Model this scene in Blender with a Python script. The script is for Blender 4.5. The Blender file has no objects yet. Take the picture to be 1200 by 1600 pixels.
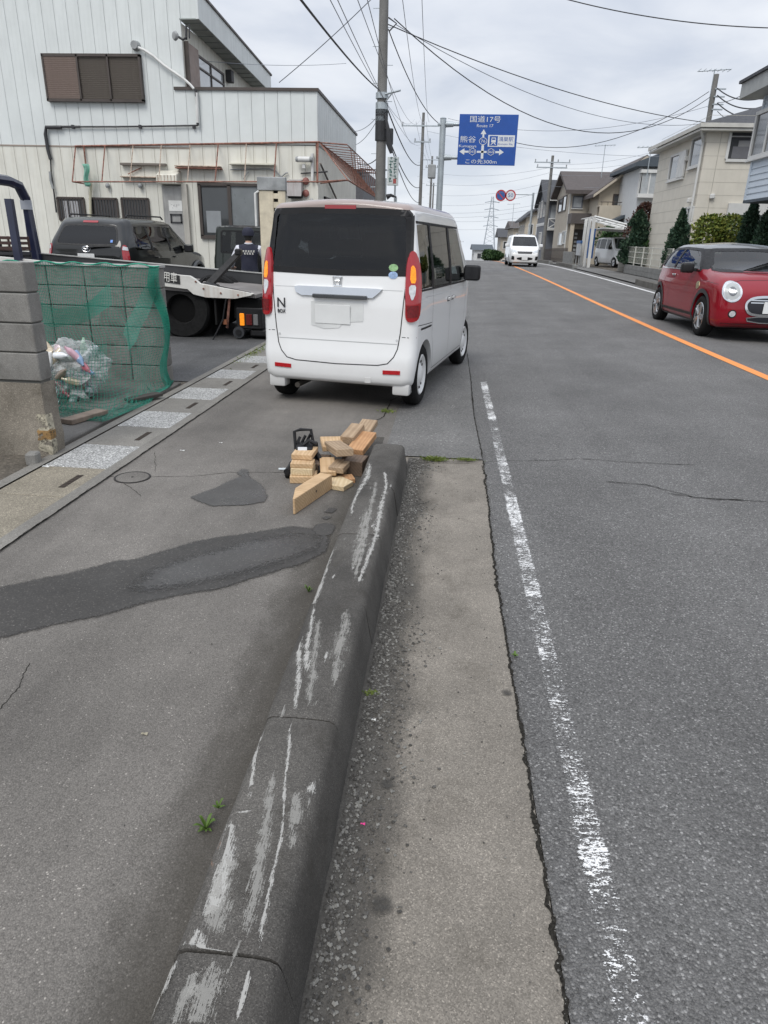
import bpy, bmesh, math, random
from mathutils import Vector, Matrix, Euler
from mathutils.bvhtree import BVHTree
from mathutils import noise as mnoise
R = math.radians
S = bpy.context.scene
col = S.collection
random.seed(7)

# ------------------------------------------------------------------ camera
CAMH = 1.45
FPX = 1060.0
RW = Matrix(((0.9954845451, -0.0565050958, 0.0762738133),
             (0.0917324139, 0.3660560135, -0.9260605592),
             (0.0244066525, 0.9288757555, 0.3695864529)))
cd = bpy.data.cameras.new('camera')
cam = bpy.data.objects.new('camera', cd)
col.objects.link(cam)
cam.matrix_world = Matrix.Translation((0, 0, CAMH)) @ RW.to_4x4()
cd.sensor_fit = 'VERTICAL'
cd.sensor_height = 36.0
cd.lens = 36.0 * FPX / 1600.0
cd.clip_start = 0.05
cd.clip_end = 6000
S.camera = cam
S.render.resolution_x = 768
S.render.resolution_y = 1024

# ------------------------------------------------------------------ sky, sun, exposure
SUN_EL, SUN_AZ = 50, 200      # behind thin cloud
w = bpy.data.worlds.new('World')
S.world = w
w.use_nodes = True
nt = w.node_tree
nt.nodes.clear()
def wn(t, **k):
    n = nt.nodes.new(t)
    for a, b in k.items():
        setattr(n, a, b)
    return n
out = wn('ShaderNodeOutputWorld')
bg = wn('ShaderNodeBackground')
tc = wn('ShaderNodeTexCoord')
sep = wn('ShaderNodeSeparateXYZ')
nt.links.new(tc.outputs['Generated'], sep.inputs[0])
zmax = wn('ShaderNodeMath', operation='MAXIMUM'); zmax.inputs[1].default_value = -0.06
nt.links.new(sep.outputs[2], zmax.inputs[0])
zadd = wn('ShaderNodeMath', operation='ADD'); zadd.inputs[1].default_value = 0.17
nt.links.new(zmax.outputs[0], zadd.inputs[0])
dx = wn('ShaderNodeMath', operation='DIVIDE'); dy = wn('ShaderNodeMath', operation='DIVIDE')
nt.links.new(sep.outputs[0], dx.inputs[0]); nt.links.new(zadd.outputs[0], dx.inputs[1])
nt.links.new(sep.outputs[1], dy.inputs[0]); nt.links.new(zadd.outputs[0], dy.inputs[1])
cmb = wn('ShaderNodeCombineXYZ')
nt.links.new(dx.outputs[0], cmb.inputs[0]); nt.links.new(dy.outputs[0], cmb.inputs[1])
n1 = wn('ShaderNodeTexNoise'); n1.inputs['Scale'].default_value = 1.5; n1.inputs['Detail'].default_value = 7
n1.inputs['Roughness'].default_value = 0.52; n1.inputs['Distortion'].default_value = 0.35
nt.links.new(cmb.outputs[0], n1.inputs['Vector'])
rmp = wn('ShaderNodeValToRGB')
rmp.color_ramp.elements[0].position = 0.36; rmp.color_ramp.elements[0].color = (0.54, 0.58, 0.66, 1)
rmp.color_ramp.elements[1].position = 0.66; rmp.color_ramp.elements[1].color = (0.76, 0.78, 0.82, 1)
nt.links.new(n1.outputs[0], rmp.inputs[0])
sky = wn('ShaderNodeTexSky')
sky.sky_type = 'NISHITA'; sky.sun_disc = False
sky.sun_elevation = R(SUN_EL); sky.sun_rotation = R(SUN_AZ)
skm = wn('ShaderNodeVectorMath', operation='SCALE'); skm.inputs['Scale'].default_value = 0.10
nt.links.new(sky.outputs[0], skm.inputs[0])
mx = wn('ShaderNodeMix', data_type='RGBA'); mx.inputs[0].default_value = 0.90   # 90 % cloud cover
nt.links.new(skm.outputs[0], mx.inputs[6]); nt.links.new(rmp.outputs[0], mx.inputs[7])
# overcast sky: brighter towards the zenith, paler and even at the horizon
z0 = wn('ShaderNodeMath', operation='MAXIMUM'); z0.inputs[1].default_value = 0; nt.links.new(sep.outputs[2], z0.inputs[0])
z2 = wn('ShaderNodeMath', operation='MULTIPLY'); nt.links.new(z0.outputs[0], z2.inputs[0]); nt.links.new(z0.outputs[0], z2.inputs[1])
z3 = wn('ShaderNodeMath', operation='MULTIPLY_ADD'); z3.inputs[1].default_value = 0.9; z3.inputs[2].default_value = 0.95; nt.links.new(z2.outputs[0], z3.inputs[0])
hz = wn('ShaderNodeMapRange'); hz.inputs[1].default_value = 0.0; hz.inputs[2].default_value = 0.12; hz.inputs[3].default_value = 0.75; hz.inputs[4].default_value = 0; nt.links.new(sep.outputs[2], hz.inputs[0])
mh_ = wn('ShaderNodeMix', data_type='RGBA'); mh_.inputs[7].default_value = (0.70, 0.755, 0.82, 1)
nt.links.new(hz.outputs[0], mh_.inputs[0]); nt.links.new(mx.outputs[2], mh_.inputs[6])
sc_ = wn('ShaderNodeVectorMath', operation='SCALE'); nt.links.new(mh_.outputs[2], sc_.inputs[0]); nt.links.new(z3.outputs[0], sc_.inputs['Scale'])
nt.links.new(sc_.outputs[0], bg.inputs[0]); bg.inputs[1].default_value = 1.0
nt.links.new(bg.outputs[0], out.inputs[0])
sl = bpy.data.lights.new('sun', 'SUN'); sl.energy = 1.5; sl.angle = R(28); sl.color = (1, 0.97, 0.92)
so = bpy.data.objects.new('sun', sl); col.objects.link(so)
sd = Vector((math.sin(R(SUN_AZ)) * math.cos(R(SUN_EL)), math.cos(R(SUN_AZ)) * math.cos(R(SUN_EL)), math.sin(R(SUN_EL))))
so.rotation_euler = sd.to_track_quat('Z', 'Y').to_euler()
S.view_settings.view_transform = 'Standard'
S.view_settings.look = 'None'
S.view_settings.gamma = 1
S.view_settings.use_curve_mapping = False
S.view_settings.exposure = 0.3

# ------------------------------------------------------------------ survey helpers: photograph bearing + distance -> place
CP = Vector((0, 0, CAMH))
def ray(px, py):
    return (RW @ Vector((px - 600, 800 - py, -FPX))).normalized()
def at(px, py, Y):
    d = ray(px, py); return CP + d * (Y / d.y)
def atx(px, py, X):
    d = ray(px, py); return CP + d * (X / d.x)
def gr(px, py, z=0.0):
    d = ray(px, py); return CP + d * ((z - CAMH) / d.z)
def sm(t):
    t = max(0, min(1, t)); return t * t * (3 - 2 * t)
def zg(y):                                   # long section of the road: a gentle rise, then a crest
    if y < 48: return 0.3 * sm((y - 8) / 40)
    if y < 66.9: return 0.3 - 0.00057 * (y - 48) ** 2
    return 0.3 - 0.00057 * 18.9 ** 2 - 0.0215 * (y - 66.9)

def zr(x, y):                                # road surface with its cross-fall
    k = 1 - sm((y - 20) / 35)
    return zg(y) + k * (.034 * max(0, min(3.5, x - .3)) - .02 * max(0, min(4, x - 3.8)))
# ------------------------------------------------------------------ materials
MATS = {}
class NT:
    def __init__(s, name):
        s.m = bpy.data.materials.new(name); s.m.use_nodes = True
        s.t = s.m.node_tree; s.b = s.t.nodes['Principled BSDF']; s.o = s.t.nodes['Material Output']
    def n(s, t, **k):
        n = s.t.nodes.new(t)
        for a, b in k.items(): setattr(n, a, b)
        return n
    def l(s, a, b): s.t.links.new(a, b)
    def coord(s, scale=(1, 1, 1), kind='Object', rnd=False):
        c = s.n('ShaderNodeTexCoord'); mp = s.n('ShaderNodeMapping'); mp.inputs['Scale'].default_value = scale
        s.l(c.outputs[kind], mp.inputs[0])
        if rnd:
            oi = s.n('ShaderNodeObjectInfo'); ml = s.n('ShaderNodeMath', operation='MULTIPLY'); ml.inputs[1].default_value = 37
            s.l(oi.outputs['Random'], ml.inputs[0]); s.l(ml.outputs[0], mp.inputs['Location'])
        return mp.outputs[0]
    def noise(s, vec, sc, det=4, ro=.55, dist=0):
        n = s.n('ShaderNodeTexNoise'); n.inputs['Scale'].default_value = sc; n.inputs['Detail'].default_value = det
        n.inputs['Roughness'].default_value = ro; n.inputs['Distortion'].default_value = dist
        s.l(vec, n.inputs['Vector']); return n.outputs[0]
    def vor(s, vec, sc, feat='F1', outp='Distance'):
        n = s.n('ShaderNodeTexVoronoi', feature=feat); n.inputs['Scale'].default_value = sc
        s.l(vec, n.inputs['Vector']); return n.outputs[outp]
    def ramp(s, f, stops, interp='LINEAR'):
        r = s.n('ShaderNodeValToRGB'); cr = r.color_ramp; cr.interpolation = interp
        while len(cr.elements) < len(stops): cr.elements.new(0.5)
        for e, (p, c) in zip(cr.elements, stops):
            e.position = p
            if not hasattr(c, '__len__'): c = (c, c, c)
            e.color = (c[0], c[1], c[2], 1)
        s.l(f, r.inputs[0]); return r.outputs[0]
    def mix(s, f, a, b, mode='MIX'):
        m = s.n('ShaderNodeMix', data_type='RGBA', blend_type=mode)
        for sock, v in ((m.inputs[0], f), (m.inputs[6], a), (m.inputs[7], b)):
            if hasattr(v, 'is_linked') or hasattr(v, 'links'): s.l(v, sock)
            elif hasattr(v, '__len__'): sock.default_value = (v[0], v[1], v[2], 1)
            else: sock.default_value = v
        return m.outputs[2]
    def math(s, op, a, b=0.5):
        m = s.n('ShaderNodeMath', operation=op)
        for sock, v in ((m.inputs[0], a), (m.inputs[1], b)):
            if hasattr(v, 'links'): s.l(v, sock)
            else: sock.default_value = v
        return m.outputs[0]
    def bump(s, h, st=.3, d=.01):
        b = s.n('ShaderNodeBump'); b.inputs['Strength'].default_value = st; b.inputs['Distance'].default_value = d
        s.l(h, b.inputs['Height']); s.l(b.outputs[0], s.b.inputs['Normal'])
    def col(s, c): s.l(c, s.b.inputs['Base Color'])
    def set(s, **k):
        for a, v in k.items(): s.b.inputs[a.replace('_', ' ')].default_value = v
    def alpha(s, f):
        tr = s.n('ShaderNodeBsdfTransparent'); mxs = s.n('ShaderNodeMixShader')
        s.l(f, mxs.inputs[0]); s.l(tr.outputs[0], mxs.inputs[1]); s.l(s.b.outputs[0], mxs.inputs[2]); s.l(mxs.outputs[0], s.o.inputs[0])

def M(name, c, rough=.6, metal=0, var=.12, sc=3., bump=0, bsc=60., coat=0, emit=0, streak=0, rnd=False, grime=None, spec=.5):
    if name in MATS: return MATS[name]
    t = NT(name)
    v = t.coord(rnd=rnd)
    f = t.noise(v, sc, 5, .6)
    lo = tuple(x * (1 - var) for x in c); hi = tuple(min(1, x * (1 + var)) for x in c)
    cc = t.ramp(f, [(.3, lo), (.7, hi)])
    if streak:
        v2 = t.coord((1, 1, .06)); f2 = t.noise(v2, 6, 5, .65)
        cc = t.mix(t.ramp(f2, [(.5, 0), (.75, streak)]), cc, grime or tuple(x * .45 for x in c))
    t.col(cc)
    t.set(Roughness=rough, Metallic=metal, Coat_Weight=coat, Coat_Roughness=.06, Specular_IOR_Level=spec)
    if rough > .25:
        rr = t.ramp(t.noise(v, sc * 2.3, 3), [(.3, max(0, rough - .1)), (.7, min(1, rough + .1))]); t.l(rr, t.b.inputs['Roughness'])
    if bump: t.bump(t.noise(v, bsc, 4), bump, .01)
    if emit:
        t.b.inputs['Emission Color'].default_value = (*c, 1); t.b.inputs['Emission Strength'].default_value = emit
    MATS[name] = t.m
    return t.m

# ------------------------------------------------------------------ mesh helpers
def link(o, parent=None):
    col.objects.link(o)
    if parent is not None: o.parent = parent
    return o
def tag(o, label=None, cat=None, group=None, kind=None):
    if label: o['label'] = label
    if cat: o['category'] = cat
    if group: o['group'] = group
    if kind: o['kind'] = kind
    return o
def thing(name, label, cat, loc=(0, 0, 0), rz=0, group=None, kind=None):
    o = bpy.data.objects.new(name, None); link(o)
    o.location = loc; o.rotation_euler = (0, 0, rz); o.empty_display_size = .1
    return tag(o, label, cat, group, kind)
def mesh_obj(name, me, mat, parent=None, loc=None, rot=None):
    o = bpy.data.objects.new(name, me)
    if mat is not None and len(me.materials) == 0: me.materials.append(mat)
    link(o, parent)
    if loc is not None: o.location = loc
    if rot is not None: o.rotation_euler = rot
    return o
def rotm(r):
    if r is None: return Matrix.Identity(3)
    if isinstance(r, (int, float)): return Matrix.Rotation(r, 3, 'Z')
    return Euler(r).to_matrix()
class MB:
    def __init__(s): s.v = []; s.f = []
    def add(s, vs, fs):
        o = len(s.v); s.v += [tuple(v) for v in vs]; s.f += [tuple(i + o for i in f) for f in fs]; return s
    def box(s, c, d, r=None):
        m = rotm(r); c = Vector(c)
        vs = [c + m @ Vector((x * d[0] / 2, y * d[1] / 2, z * d[2] / 2)) for x in (-1, 1) for y in (-1, 1) for z in (-1, 1)]
        return s.add(vs, [(0, 1, 3, 2), (4, 6, 7, 5), (0, 4, 5, 1), (2, 3, 7, 6), (0, 2, 6, 4), (1, 5, 7, 3)])
    def b2(s, a, b):
        return s.box([(p + q) / 2 for p, q in zip(a, b)], [abs(q - p) for p, q in zip(a, b)])
    def cyl(s, p0, p1, r0, r1=None, n=10):
        r1 = r0 if r1 is None else r1
        p0 = Vector(p0); p1 = Vector(p1); q = (p1 - p0).to_track_quat('Z', 'Y').to_matrix()
        vs = [p + q @ Vector((math.cos(2 * math.pi * i / n) * r, math.sin(2 * math.pi * i / n) * r, 0)) for p, r in ((p0, r0), (p1, r1)) for i in range(n)]
        fs = [(i, (i + 1) % n, n + (i + 1) % n, n + i) for i in range(n)] + [tuple(range(n - 1, -1, -1)), tuple(range(n, 2 * n))]
        return s.add(vs, fs)
    def tube(s, pts, r, n=6, closed=False):
        pts = [Vector(p) for p in pts]; N = len(pts); vs = []; up = None
        rr = r if hasattr(r, '__len__') else [r] * N
        for i, p in enumerate(pts):
            a = pts[i - 1] if (i or closed) else p; b = pts[(i + 1) % N] if (i < N - 1 or closed) else p
            t = (b - a)
            t = t.normalized() if t.length > 1e-9 else Vector((0, 0, 1))
            if up is None: up = Vector((0, 0, 1)) if abs(t.z) < .9 else Vector((1, 0, 0))
            x = t.cross(up)
            if x.length < 1e-6: x = t.orthogonal()
            x.normalize(); y = x.cross(t).normalized(); up = y
            vs += [p + x * math.cos(2 * math.pi * k / n) * rr[i] + y * math.sin(2 * math.pi * k / n) * rr[i] for k in range(n)]
        fs = []
        for i in range(N if closed else N - 1):
            j = (i + 1) % N
            fs += [(i * n + k, i * n + (k + 1) % n, j * n + (k + 1) % n, j * n + k) for k in range(n)]
        if not closed: fs += [tuple(range(n - 1, -1, -1)), tuple(range((N - 1) * n, N * n))]
        return s.add(vs, fs)
    def prism(s, poly, vec):
        n = len(poly); vec = Vector(vec); a = [Vector(p) for p in poly]; b = [p + vec for p in a]
        return s.add(a + b, [tuple(range(n - 1, -1, -1)), tuple(range(n, 2 * n))] + [(i, (i + 1) % n, n + (i + 1) % n, n + i) for i in range(n)])
    def poly(s, pts): return s.add(pts, [tuple(range(len(pts)))])
    def grid(s, fn, nu, nv):
        vs = [fn(i / nu, j / nv) for i in range(nu + 1) for j in range(nv + 1)]
        return s.add(vs, [(i * (nv + 1) + j, (i + 1) * (nv + 1) + j, (i + 1) * (nv + 1) + j + 1, i * (nv + 1) + j + 1) for i in range(nu) for j in range(nv)])
    def lathe(s, prof, c, ax=(0, 0, 1), n=24):
        c = Vector(c); q = Vector(ax).to_track_quat('Z', 'Y').to_matrix(); vs = []
        for r, h in prof:
            vs += [c + q @ Vector((math.cos(2 * math.pi * k / n) * r, math.sin(2 * math.pi * k / n) * r, h)) for k in range(n)]
        m = len(prof)
        return s.add(vs, [(i * n + k, i * n + (k + 1) % n, (i + 1) * n + (k + 1) % n, (i + 1) * n + k) for i in range(m - 1) for k in range(n)])
    def mesh(s, name, bevel=0, smooth=False, angle=35, seg=1, recalc=True):
        me = bpy.data.meshes.new(name); me.from_pydata(s.v, [], s.f); 
        bm = bmesh.new(); bm.from_mesh(me)
        bmesh.ops.remove_doubles(bm, verts=bm.verts, dist=1e-6)
        if recalc: bmesh.ops.recalc_face_normals(bm, faces=bm.faces)
        if bevel: bmesh.ops.bevel(bm, geom=bm.edges[:], offset=bevel, segments=seg, affect='EDGES', profile=.5)
        bm.to_mesh(me); bm.free()
        if smooth:
            me.polygons.foreach_set('use_smooth', [True] * len(me.polygons)); me.set_sharp_from_angle(angle=R(angle))
        return me
    def build(s, name, mat, parent=None, **k):
        loc = k.pop('loc', None); rot = k.pop('rot', None)
        return mesh_obj(name, s.mesh(name, **k), mat, parent, loc, rot)
def text_mesh(body, size=1., ext=.002, align='CENTER'):
    c = bpy.data.curves.new('lettering', 'FONT'); c.body = body; c.size = size; c.extrude = ext; c.resolution_u = 3
    c.align_x = align; c.align_y = 'CENTER'
    o = bpy.data.objects.new('lettering', c); col.objects.link(o)
    dg = bpy.context.evaluated_depsgraph_get(); me = bpy.data.meshes.new_from_object(o.evaluated_get(dg))
    bpy.data.objects.remove(o); bpy.data.curves.remove(c)
    return me
def text(name, body, size, mat, parent, mw, ext=.002, width=None):
    me = text_mesh(body, size, ext)
    me.materials.clear()
    if width and len(me.vertices):
        xs = [v.co.x for v in me.vertices]; k = width / max(1e-6, max(xs) - min(xs))
        for v in me.vertices: v.co.x *= k
    o = mesh_obj(name, me, mat, parent); o.matrix_local = mw; return o
def frame(o, x, y):                      # matrix with local x,y axes (lettering plane), z = normal
    x = Vector(x).normalized(); y = Vector(y); y = (y - x * y.dot(x)).normalized(); z = x.cross(y)
    m = Matrix((x, y, z)).transposed().to_4x4(); m.translation = Vector(o); return m
def lerpl(tab, t):
    if t <= tab[0][0]: return tab[0][1]
    for (a, p), (b, q) in zip(tab, tab[1:]):
        if t <= b: return p + (q - p) * (t - a) / (b - a)
    return tab[-1][1]
def smoothl(tab, t):
    if t <= tab[0][0]: return tab[0][1]
    for (a, p), (b, q) in zip(tab, tab[1:]):
        if t <= b: return p + (q - p) * sm((t - a) / (b - a))
    return tab[-1][1]
# ================================================================== SETTING: ground, road, pavement
def asphalt(name, dark, mid, light, sc=160., speck=.06, rough=.8, bst=.5, big=.25, tint=(1, 1, 1)):
    t = NT(name); v = t.coord()
    cell = t.vor(v, sc, 'F1', 'Color'); dist = t.vor(v, sc, 'F1', 'Distance')
    sp = t.n('ShaderNodeSeparateColor'); t.l(cell, sp.inputs[0])
    c = t.ramp(sp.outputs[0], [(0, dark * .8), (.3, mid * .85), (.7, mid * 1.1), (1 - speck, mid * 1.35), (1 - speck * .35, light), (1, min(1, light * 1.6))])
    c = t.mix(t.ramp(dist, [(.35, 0), (.8, .6)]), c, (dark * .6,) * 3)
    fn = t.noise(v, sc * 2.5, 2, .6); c = t.mix(.35, c, t.ramp(fn, [(.25, dark * .7), (.75, light)]))
    b = t.noise(v, .9, 6, .6); b2 = t.noise(t.coord((1, .12, 1)), 2.2, 4, .6)
    c = t.mix(1, c, t.ramp(b, [(.3, 1 - big), (.7, 1 + big)]), 'MULTIPLY')
    c = t.mix(1, c, t.ramp(b2, [(.3, 1 - big * .7), (.7, 1 + big * .5)]), 'MULTIPLY')
    c = t.mix(1, c, tint, 'MULTIPLY')
    t.col(c); t.set(Roughness=rough, Specular_IOR_Level=.4)
    h = t.math('ADD', t.ramp(dist, [(0, 1), (.7, 0)]), fn); t.bump(h, bst, .004)
    return t.m
MROAD = asphalt('road_asphalt', .045, .155, .33, 165, .16, .78, 1.0, .18, (1.02, 1, .97))
MSIDE = asphalt('pavement_asphalt', .080, .150, .31, 250, .03, .85, .45, .30, (1.08, 1, .90))
MSHO = asphalt('shoulder_asphalt', .080, .155, .30, 110, .07, .8, .8, .22, (1.02, 1, .96))
MYARD = asphalt('yard_asphalt', .05, .085, .17, 100, .05, .8, .7, .35)
MEARTH = asphalt('earth', .06, .10, .16, 60, .05, .95, .6, .4, (1.15, 1, .8))
def concrete(name, c, var=.2, speck=.25, sc=280, stain=.4, tint=(1.05, 1, .9), rough=.85, bst=.3, rnd=False, stc=.35):
    t = NT(name); v = t.coord(rnd=rnd)
    cell = t.vor(v, sc, 'F1', 'Color'); sp = t.n('ShaderNodeSeparateColor'); t.l(cell, sp.inputs[0])
    k = t.ramp(sp.outputs[0], [(0, c * (1 - speck)), (.5, c), (.92, c * (1 + speck)), (1, min(1, c * (1 + 3 * speck)))])
    b = t.noise(v, 2.2, 7, .62); k = t.mix(1, k, t.ramp(b, [(.28, 1 - var), (.72, 1 + var)]), 'MULTIPLY')
    s2 = t.noise(v, 5.5, 6, .7, .4); k = t.mix(t.ramp(s2, [(.52, 0), (.72, stain)]), k, tuple(c * stc * x for x in (1, .95, .85)))
    k = t.mix(1, k, tint, 'MULTIPLY'); t.col(k); t.set(Roughness=rough, Specular_IOR_Level=.35)
    t.bump(t.math('ADD', t.noise(v, sc * .8, 3), t.noise(v, 14, 4)), bst, .004)
    return t.m
MGUT = concrete('gutter_concrete', .165, .28, .28, 330, .45, (1.11, 1, .85))
MKERB = concrete('kerb_concrete', .068, .45, .34, 420, .6, (1.07, 1, .90), .85, .5, stc=.50)
MDRL = concrete('rough_white_slab', .30, .15, .5, 130, .2, (1, 1, .97), bst=.6, rnd=True)
MDRD = concrete('drain_slab', .175, .2, .2, 250, .3, (1.05, 1, .9), rnd=True)
MDRB = concrete('old_drain_slab', .19, .2, .3, 200, .35, (1.12, 1, .78), rnd=True)
MBLK = concrete('wall_block', .20, .3, .15, 300, .5, (1.03, 1, .93), rnd=True, bst=.25)
MOLD = concrete('old_wall_base', .17, .4, .2, 200, .6, (1.12, 1, .82), bst=.6)
MBLACK = M('black_void', (.012, .012, .012), .9)
MCRACK = M('crack_dirt', (.028, .026, .022), 1, var=.6, sc=120, bump=.8, bsc=200, spec=.1)

def ys(a, b, n): return [a + (b - a) * i / n for i in range(n + 1)]
LONG = ys(-6, 12, 6) + ys(15, 80, 26) + [100, 150, 250, 400, 700]
def strip(name, xl, xr, yy, dz, mat, kind='structure', parent=None, nx=1):
    m = MB(); fl = (lambda y: xl) if not callable(xl) else xl; fr = (lambda y: xr) if not callable(xr) else xr
    vs = []
    for y in yy:
        for i in range(nx + 1): xx = fl(y) + (fr(y) - fl(y)) * i / nx; vs.append((xx, y, zr(xx, y) + dz))
    q = nx + 1
    m.add(vs, [(j * q + i, j * q + i + 1, (j + 1) * q + i + 1, (j + 1) * q + i) for j in range(len(yy) - 1) for i in range(nx)])
    o = m.build(name, mat, parent, recalc=False)
    if kind and parent is None: o['kind'] = kind
    return o
strip('ground', -1500, 1500, ys(-40, 10, 4) + ys(12, 80, 26) + [120, 200, 400, 800, 1500, 3000], -.06, MEARTH)
EDGE = lambda y: .315 + .012 * math.sin(y * 1.7) - .01 * sm((y - 1) / 5)
strip('road', lambda y: EDGE(y), 7.02, ys(-6, 12, 60) + LONG[8:], 0, MROAD, nx=24)
strip('left_pavement', -2.10, -.38, LONG, .012, MSIDE)
strip('road_shoulder', -.40, lambda y: EDGE(y) - .005, ys(4.72, 12, 20) + LONG[8:], .015, MSHO)
strip('gutter_apron', -.30, lambda y: EDGE(y) - .004, ys(-6, 4.74, 40), .006, MGUT)
strip('yard_ground', -60, -2.68, ys(7.05, 15, 3) + LONG[9:], .012, MYARD)
strip('left_verge', -60, -2.60, ys(-6, 7.05, 6), .004, MEARTH)
strip('right_pavement', 7.00, 8.6, LONG, .05, MSHO)
strip('right_yards', 8.58, 60, LONG, .06, MEARTH)

# --- wet patches on the pavement
def blob(name, pts, z, mat, jit=.012, sub=4, fade=.05, cell=.02):
    w3 = [gr(*p, z) for p in pts]; E2 = []
    for i, p in enumerate(w3):
        q = w3[(i + 1) % len(w3)]
        for k in range(sub):
            a = p.lerp(q, k / sub); n = mnoise.noise_vector(a * 9) * jit + mnoise.noise_vector(a * 40) * jit * .5; E2.append((a.x + n.x, a.y + n.y))
    N = len(E2); segs = [(E2[i], E2[(i + 1) % N]) for i in range(N)]
    xa, xb = min(p[0] for p in E2), max(p[0] for p in E2); ya, yb = min(p[1] for p in E2), max(p[1] for p in E2)
    nx, ny = int((xb - xa) / cell) + 3, int((yb - ya) / cell) + 3; D = {}
    for i in range(nx):
        for j in range(ny):
            x, y = xa - cell + i * cell, ya - cell + j * cell; best = 9; ins = False
            for (x0, y0), (x1, y1) in segs:
                if (y0 > y) != (y1 > y) and x < x0 + (y - y0) * (x1 - x0) / (y1 - y0): ins = not ins
                dx_, dy_ = x1 - x0, y1 - y0; l2 = dx_ * dx_ + dy_ * dy_ + 1e-12; t_ = max(0, min(1, ((x - x0) * dx_ + (y - y0) * dy_) / l2)); d = (x - x0 - t_ * dx_) ** 2 + (y - y0 - t_ * dy_) ** 2
                if d < best: best = d
            d = math.sqrt(best); D[i, j] = (d if ins else -d)
    vs, ix, val = [], {}, []
    def vid(i, j):
        if (i, j) not in ix: ix[i, j] = len(vs); vs.append((xa - cell + i * cell, ya - cell + j * cell, z)); val.append(max(0, min(1, D[i, j] / fade + .35)))
        return ix[i, j]
    fs = [(vid(i, j), vid(i + 1, j), vid(i + 1, j + 1), vid(i, j + 1)) for i in range(nx - 1) for j in range(ny - 1) if max(D[i, j], D[i + 1, j], D[i, j + 1], D[i + 1, j + 1]) > -.5 * fade]
    me = bpy.data.meshes.new(name); me.from_pydata(vs, [], fs); a_ = me.attributes.new('edge', 'FLOAT', 'POINT')
    for i, e in enumerate(val): a_.data[i].value = e
    o = mesh_obj(name, me, mat); o['kind'] = 'structure'; return o
def wet(name, k, r0, r1):
    t = NT(name); v = t.coord()
    cell = t.vor(v, 200, 'F1', 'Color'); sp = t.n('ShaderNodeSeparateColor'); t.l(cell, sp.inputs[0])
    c = t.ramp(sp.outputs[0], [(0, k * .8), (.6, k), (.95, k * 1.4), (1, k * 3)])
    t.col(t.mix(1, t.mix(1, c, (1.08, 1, .9), 'MULTIPLY'), t.ramp(t.noise(v, 3, 5), [(.3, .8), (.7, 1.15)]), 'MULTIPLY'))
    t.l(t.ramp(t.noise(v, 4, 4), [(.35, r0), (.65, r1)]), t.b.inputs['Roughness'])
    t.bump(t.noise(v, 230, 3), .22 if r0 > .3 else .08, .003)
    at_ = t.n('ShaderNodeAttribute', attribute_name='edge'); e = t.math('ADD', at_.outputs['Fac'], t.math('MULTIPLY', t.math('SUBTRACT', t.noise(v, 55, 4, .7), .5), 1.1))
    t.alpha(t.ramp(e, [(.1, 0), (.55, .96)])); return t.m
MWET = wet('wet_asphalt', .040, .5, .65)
MFILM = wet('standing_water', .044, .22, .40)
WETP = [(-80, 938), (0, 917), (60, 905), (120, 893), (180, 877), (210, 873), (270, 857), (300, 848), (340, 840), (400, 832), (455, 822), (492, 826), (514, 838), (508, 860), (470, 882), (420, 896), (330, 921), (230, 940), (150, 962), (80, 977), (0, 996), (-80, 1018)]
blob('wet_patch', WETP, .0165, MWET)
blob('puddle', [(205, 915), (235, 893), (300, 870), (360, 855), (440, 836), (485, 833), (500, 843), (490, 858), (440, 876), (360, 898), (280, 914), (230, 922)], .0195, MFILM, .03, 4, .17)
blob('wet_patch', [(297, 777), (316, 769), (335, 763), (362, 750), (377, 745), (372, 738), (380, 732), (389, 735), (390, 745), (404, 753), (412, 765), (418, 776), (414, 784), (380, 789), (332, 791), (312, 783)], .0165, MFILM, .01, 4, .03, .01)
blob('wet_patch', [(487, 828), (495, 819), (512, 817), (524, 822), (520, 834), (505, 838)], .0166, MWET, .01, 4, .03, .01)
blob('oil_stain', [(505, 800), (515, 793), (528, 795), (520, 801)], .0166, MWET, .006, 4, .012, .006)
blob('oil_stain', [(502, 809), (510, 806), (518, 808), (509, 812)], .0167, MWET, .006, 4, .012, .006)
MSTAIN = M('stain', (.055, .052, .045), .8, var=.3, sc=40)
def softstain(name, px, py, r, z=.0105):
    t = NT('soft_stain_' + name); v = t.coord()
    g = t.n('ShaderNodeTexGradient', gradient_type='SPHERICAL'); t.l(t.coord((1 / r, 1 / r, 1)), g.inputs[0])
    a = t.math('MULTIPLY', t.ramp(g.outputs[1], [(0, 0), (.6, .8)]), t.ramp(t.noise(v, 60, 4), [(.3, .3), (.6, 1)]))
    t.set(Base_Color=(.05, .047, .042, 1), Roughness=.8); t.alpha(a)
    p = gr(px, py, z); m = MB(); m.poly([(r * math.cos(i * .5236), r * math.sin(i * .5236), 0) for i in range(12)])
    o = m.build(name, t.m, recalc=False, loc=p); o['kind'] = 'structure'
softstain('gum_stain', 596, 1413, .034); softstain('gum_stain', 792, 1082, .022); softstain('gum_stain', 605, 1225, .025)

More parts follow.
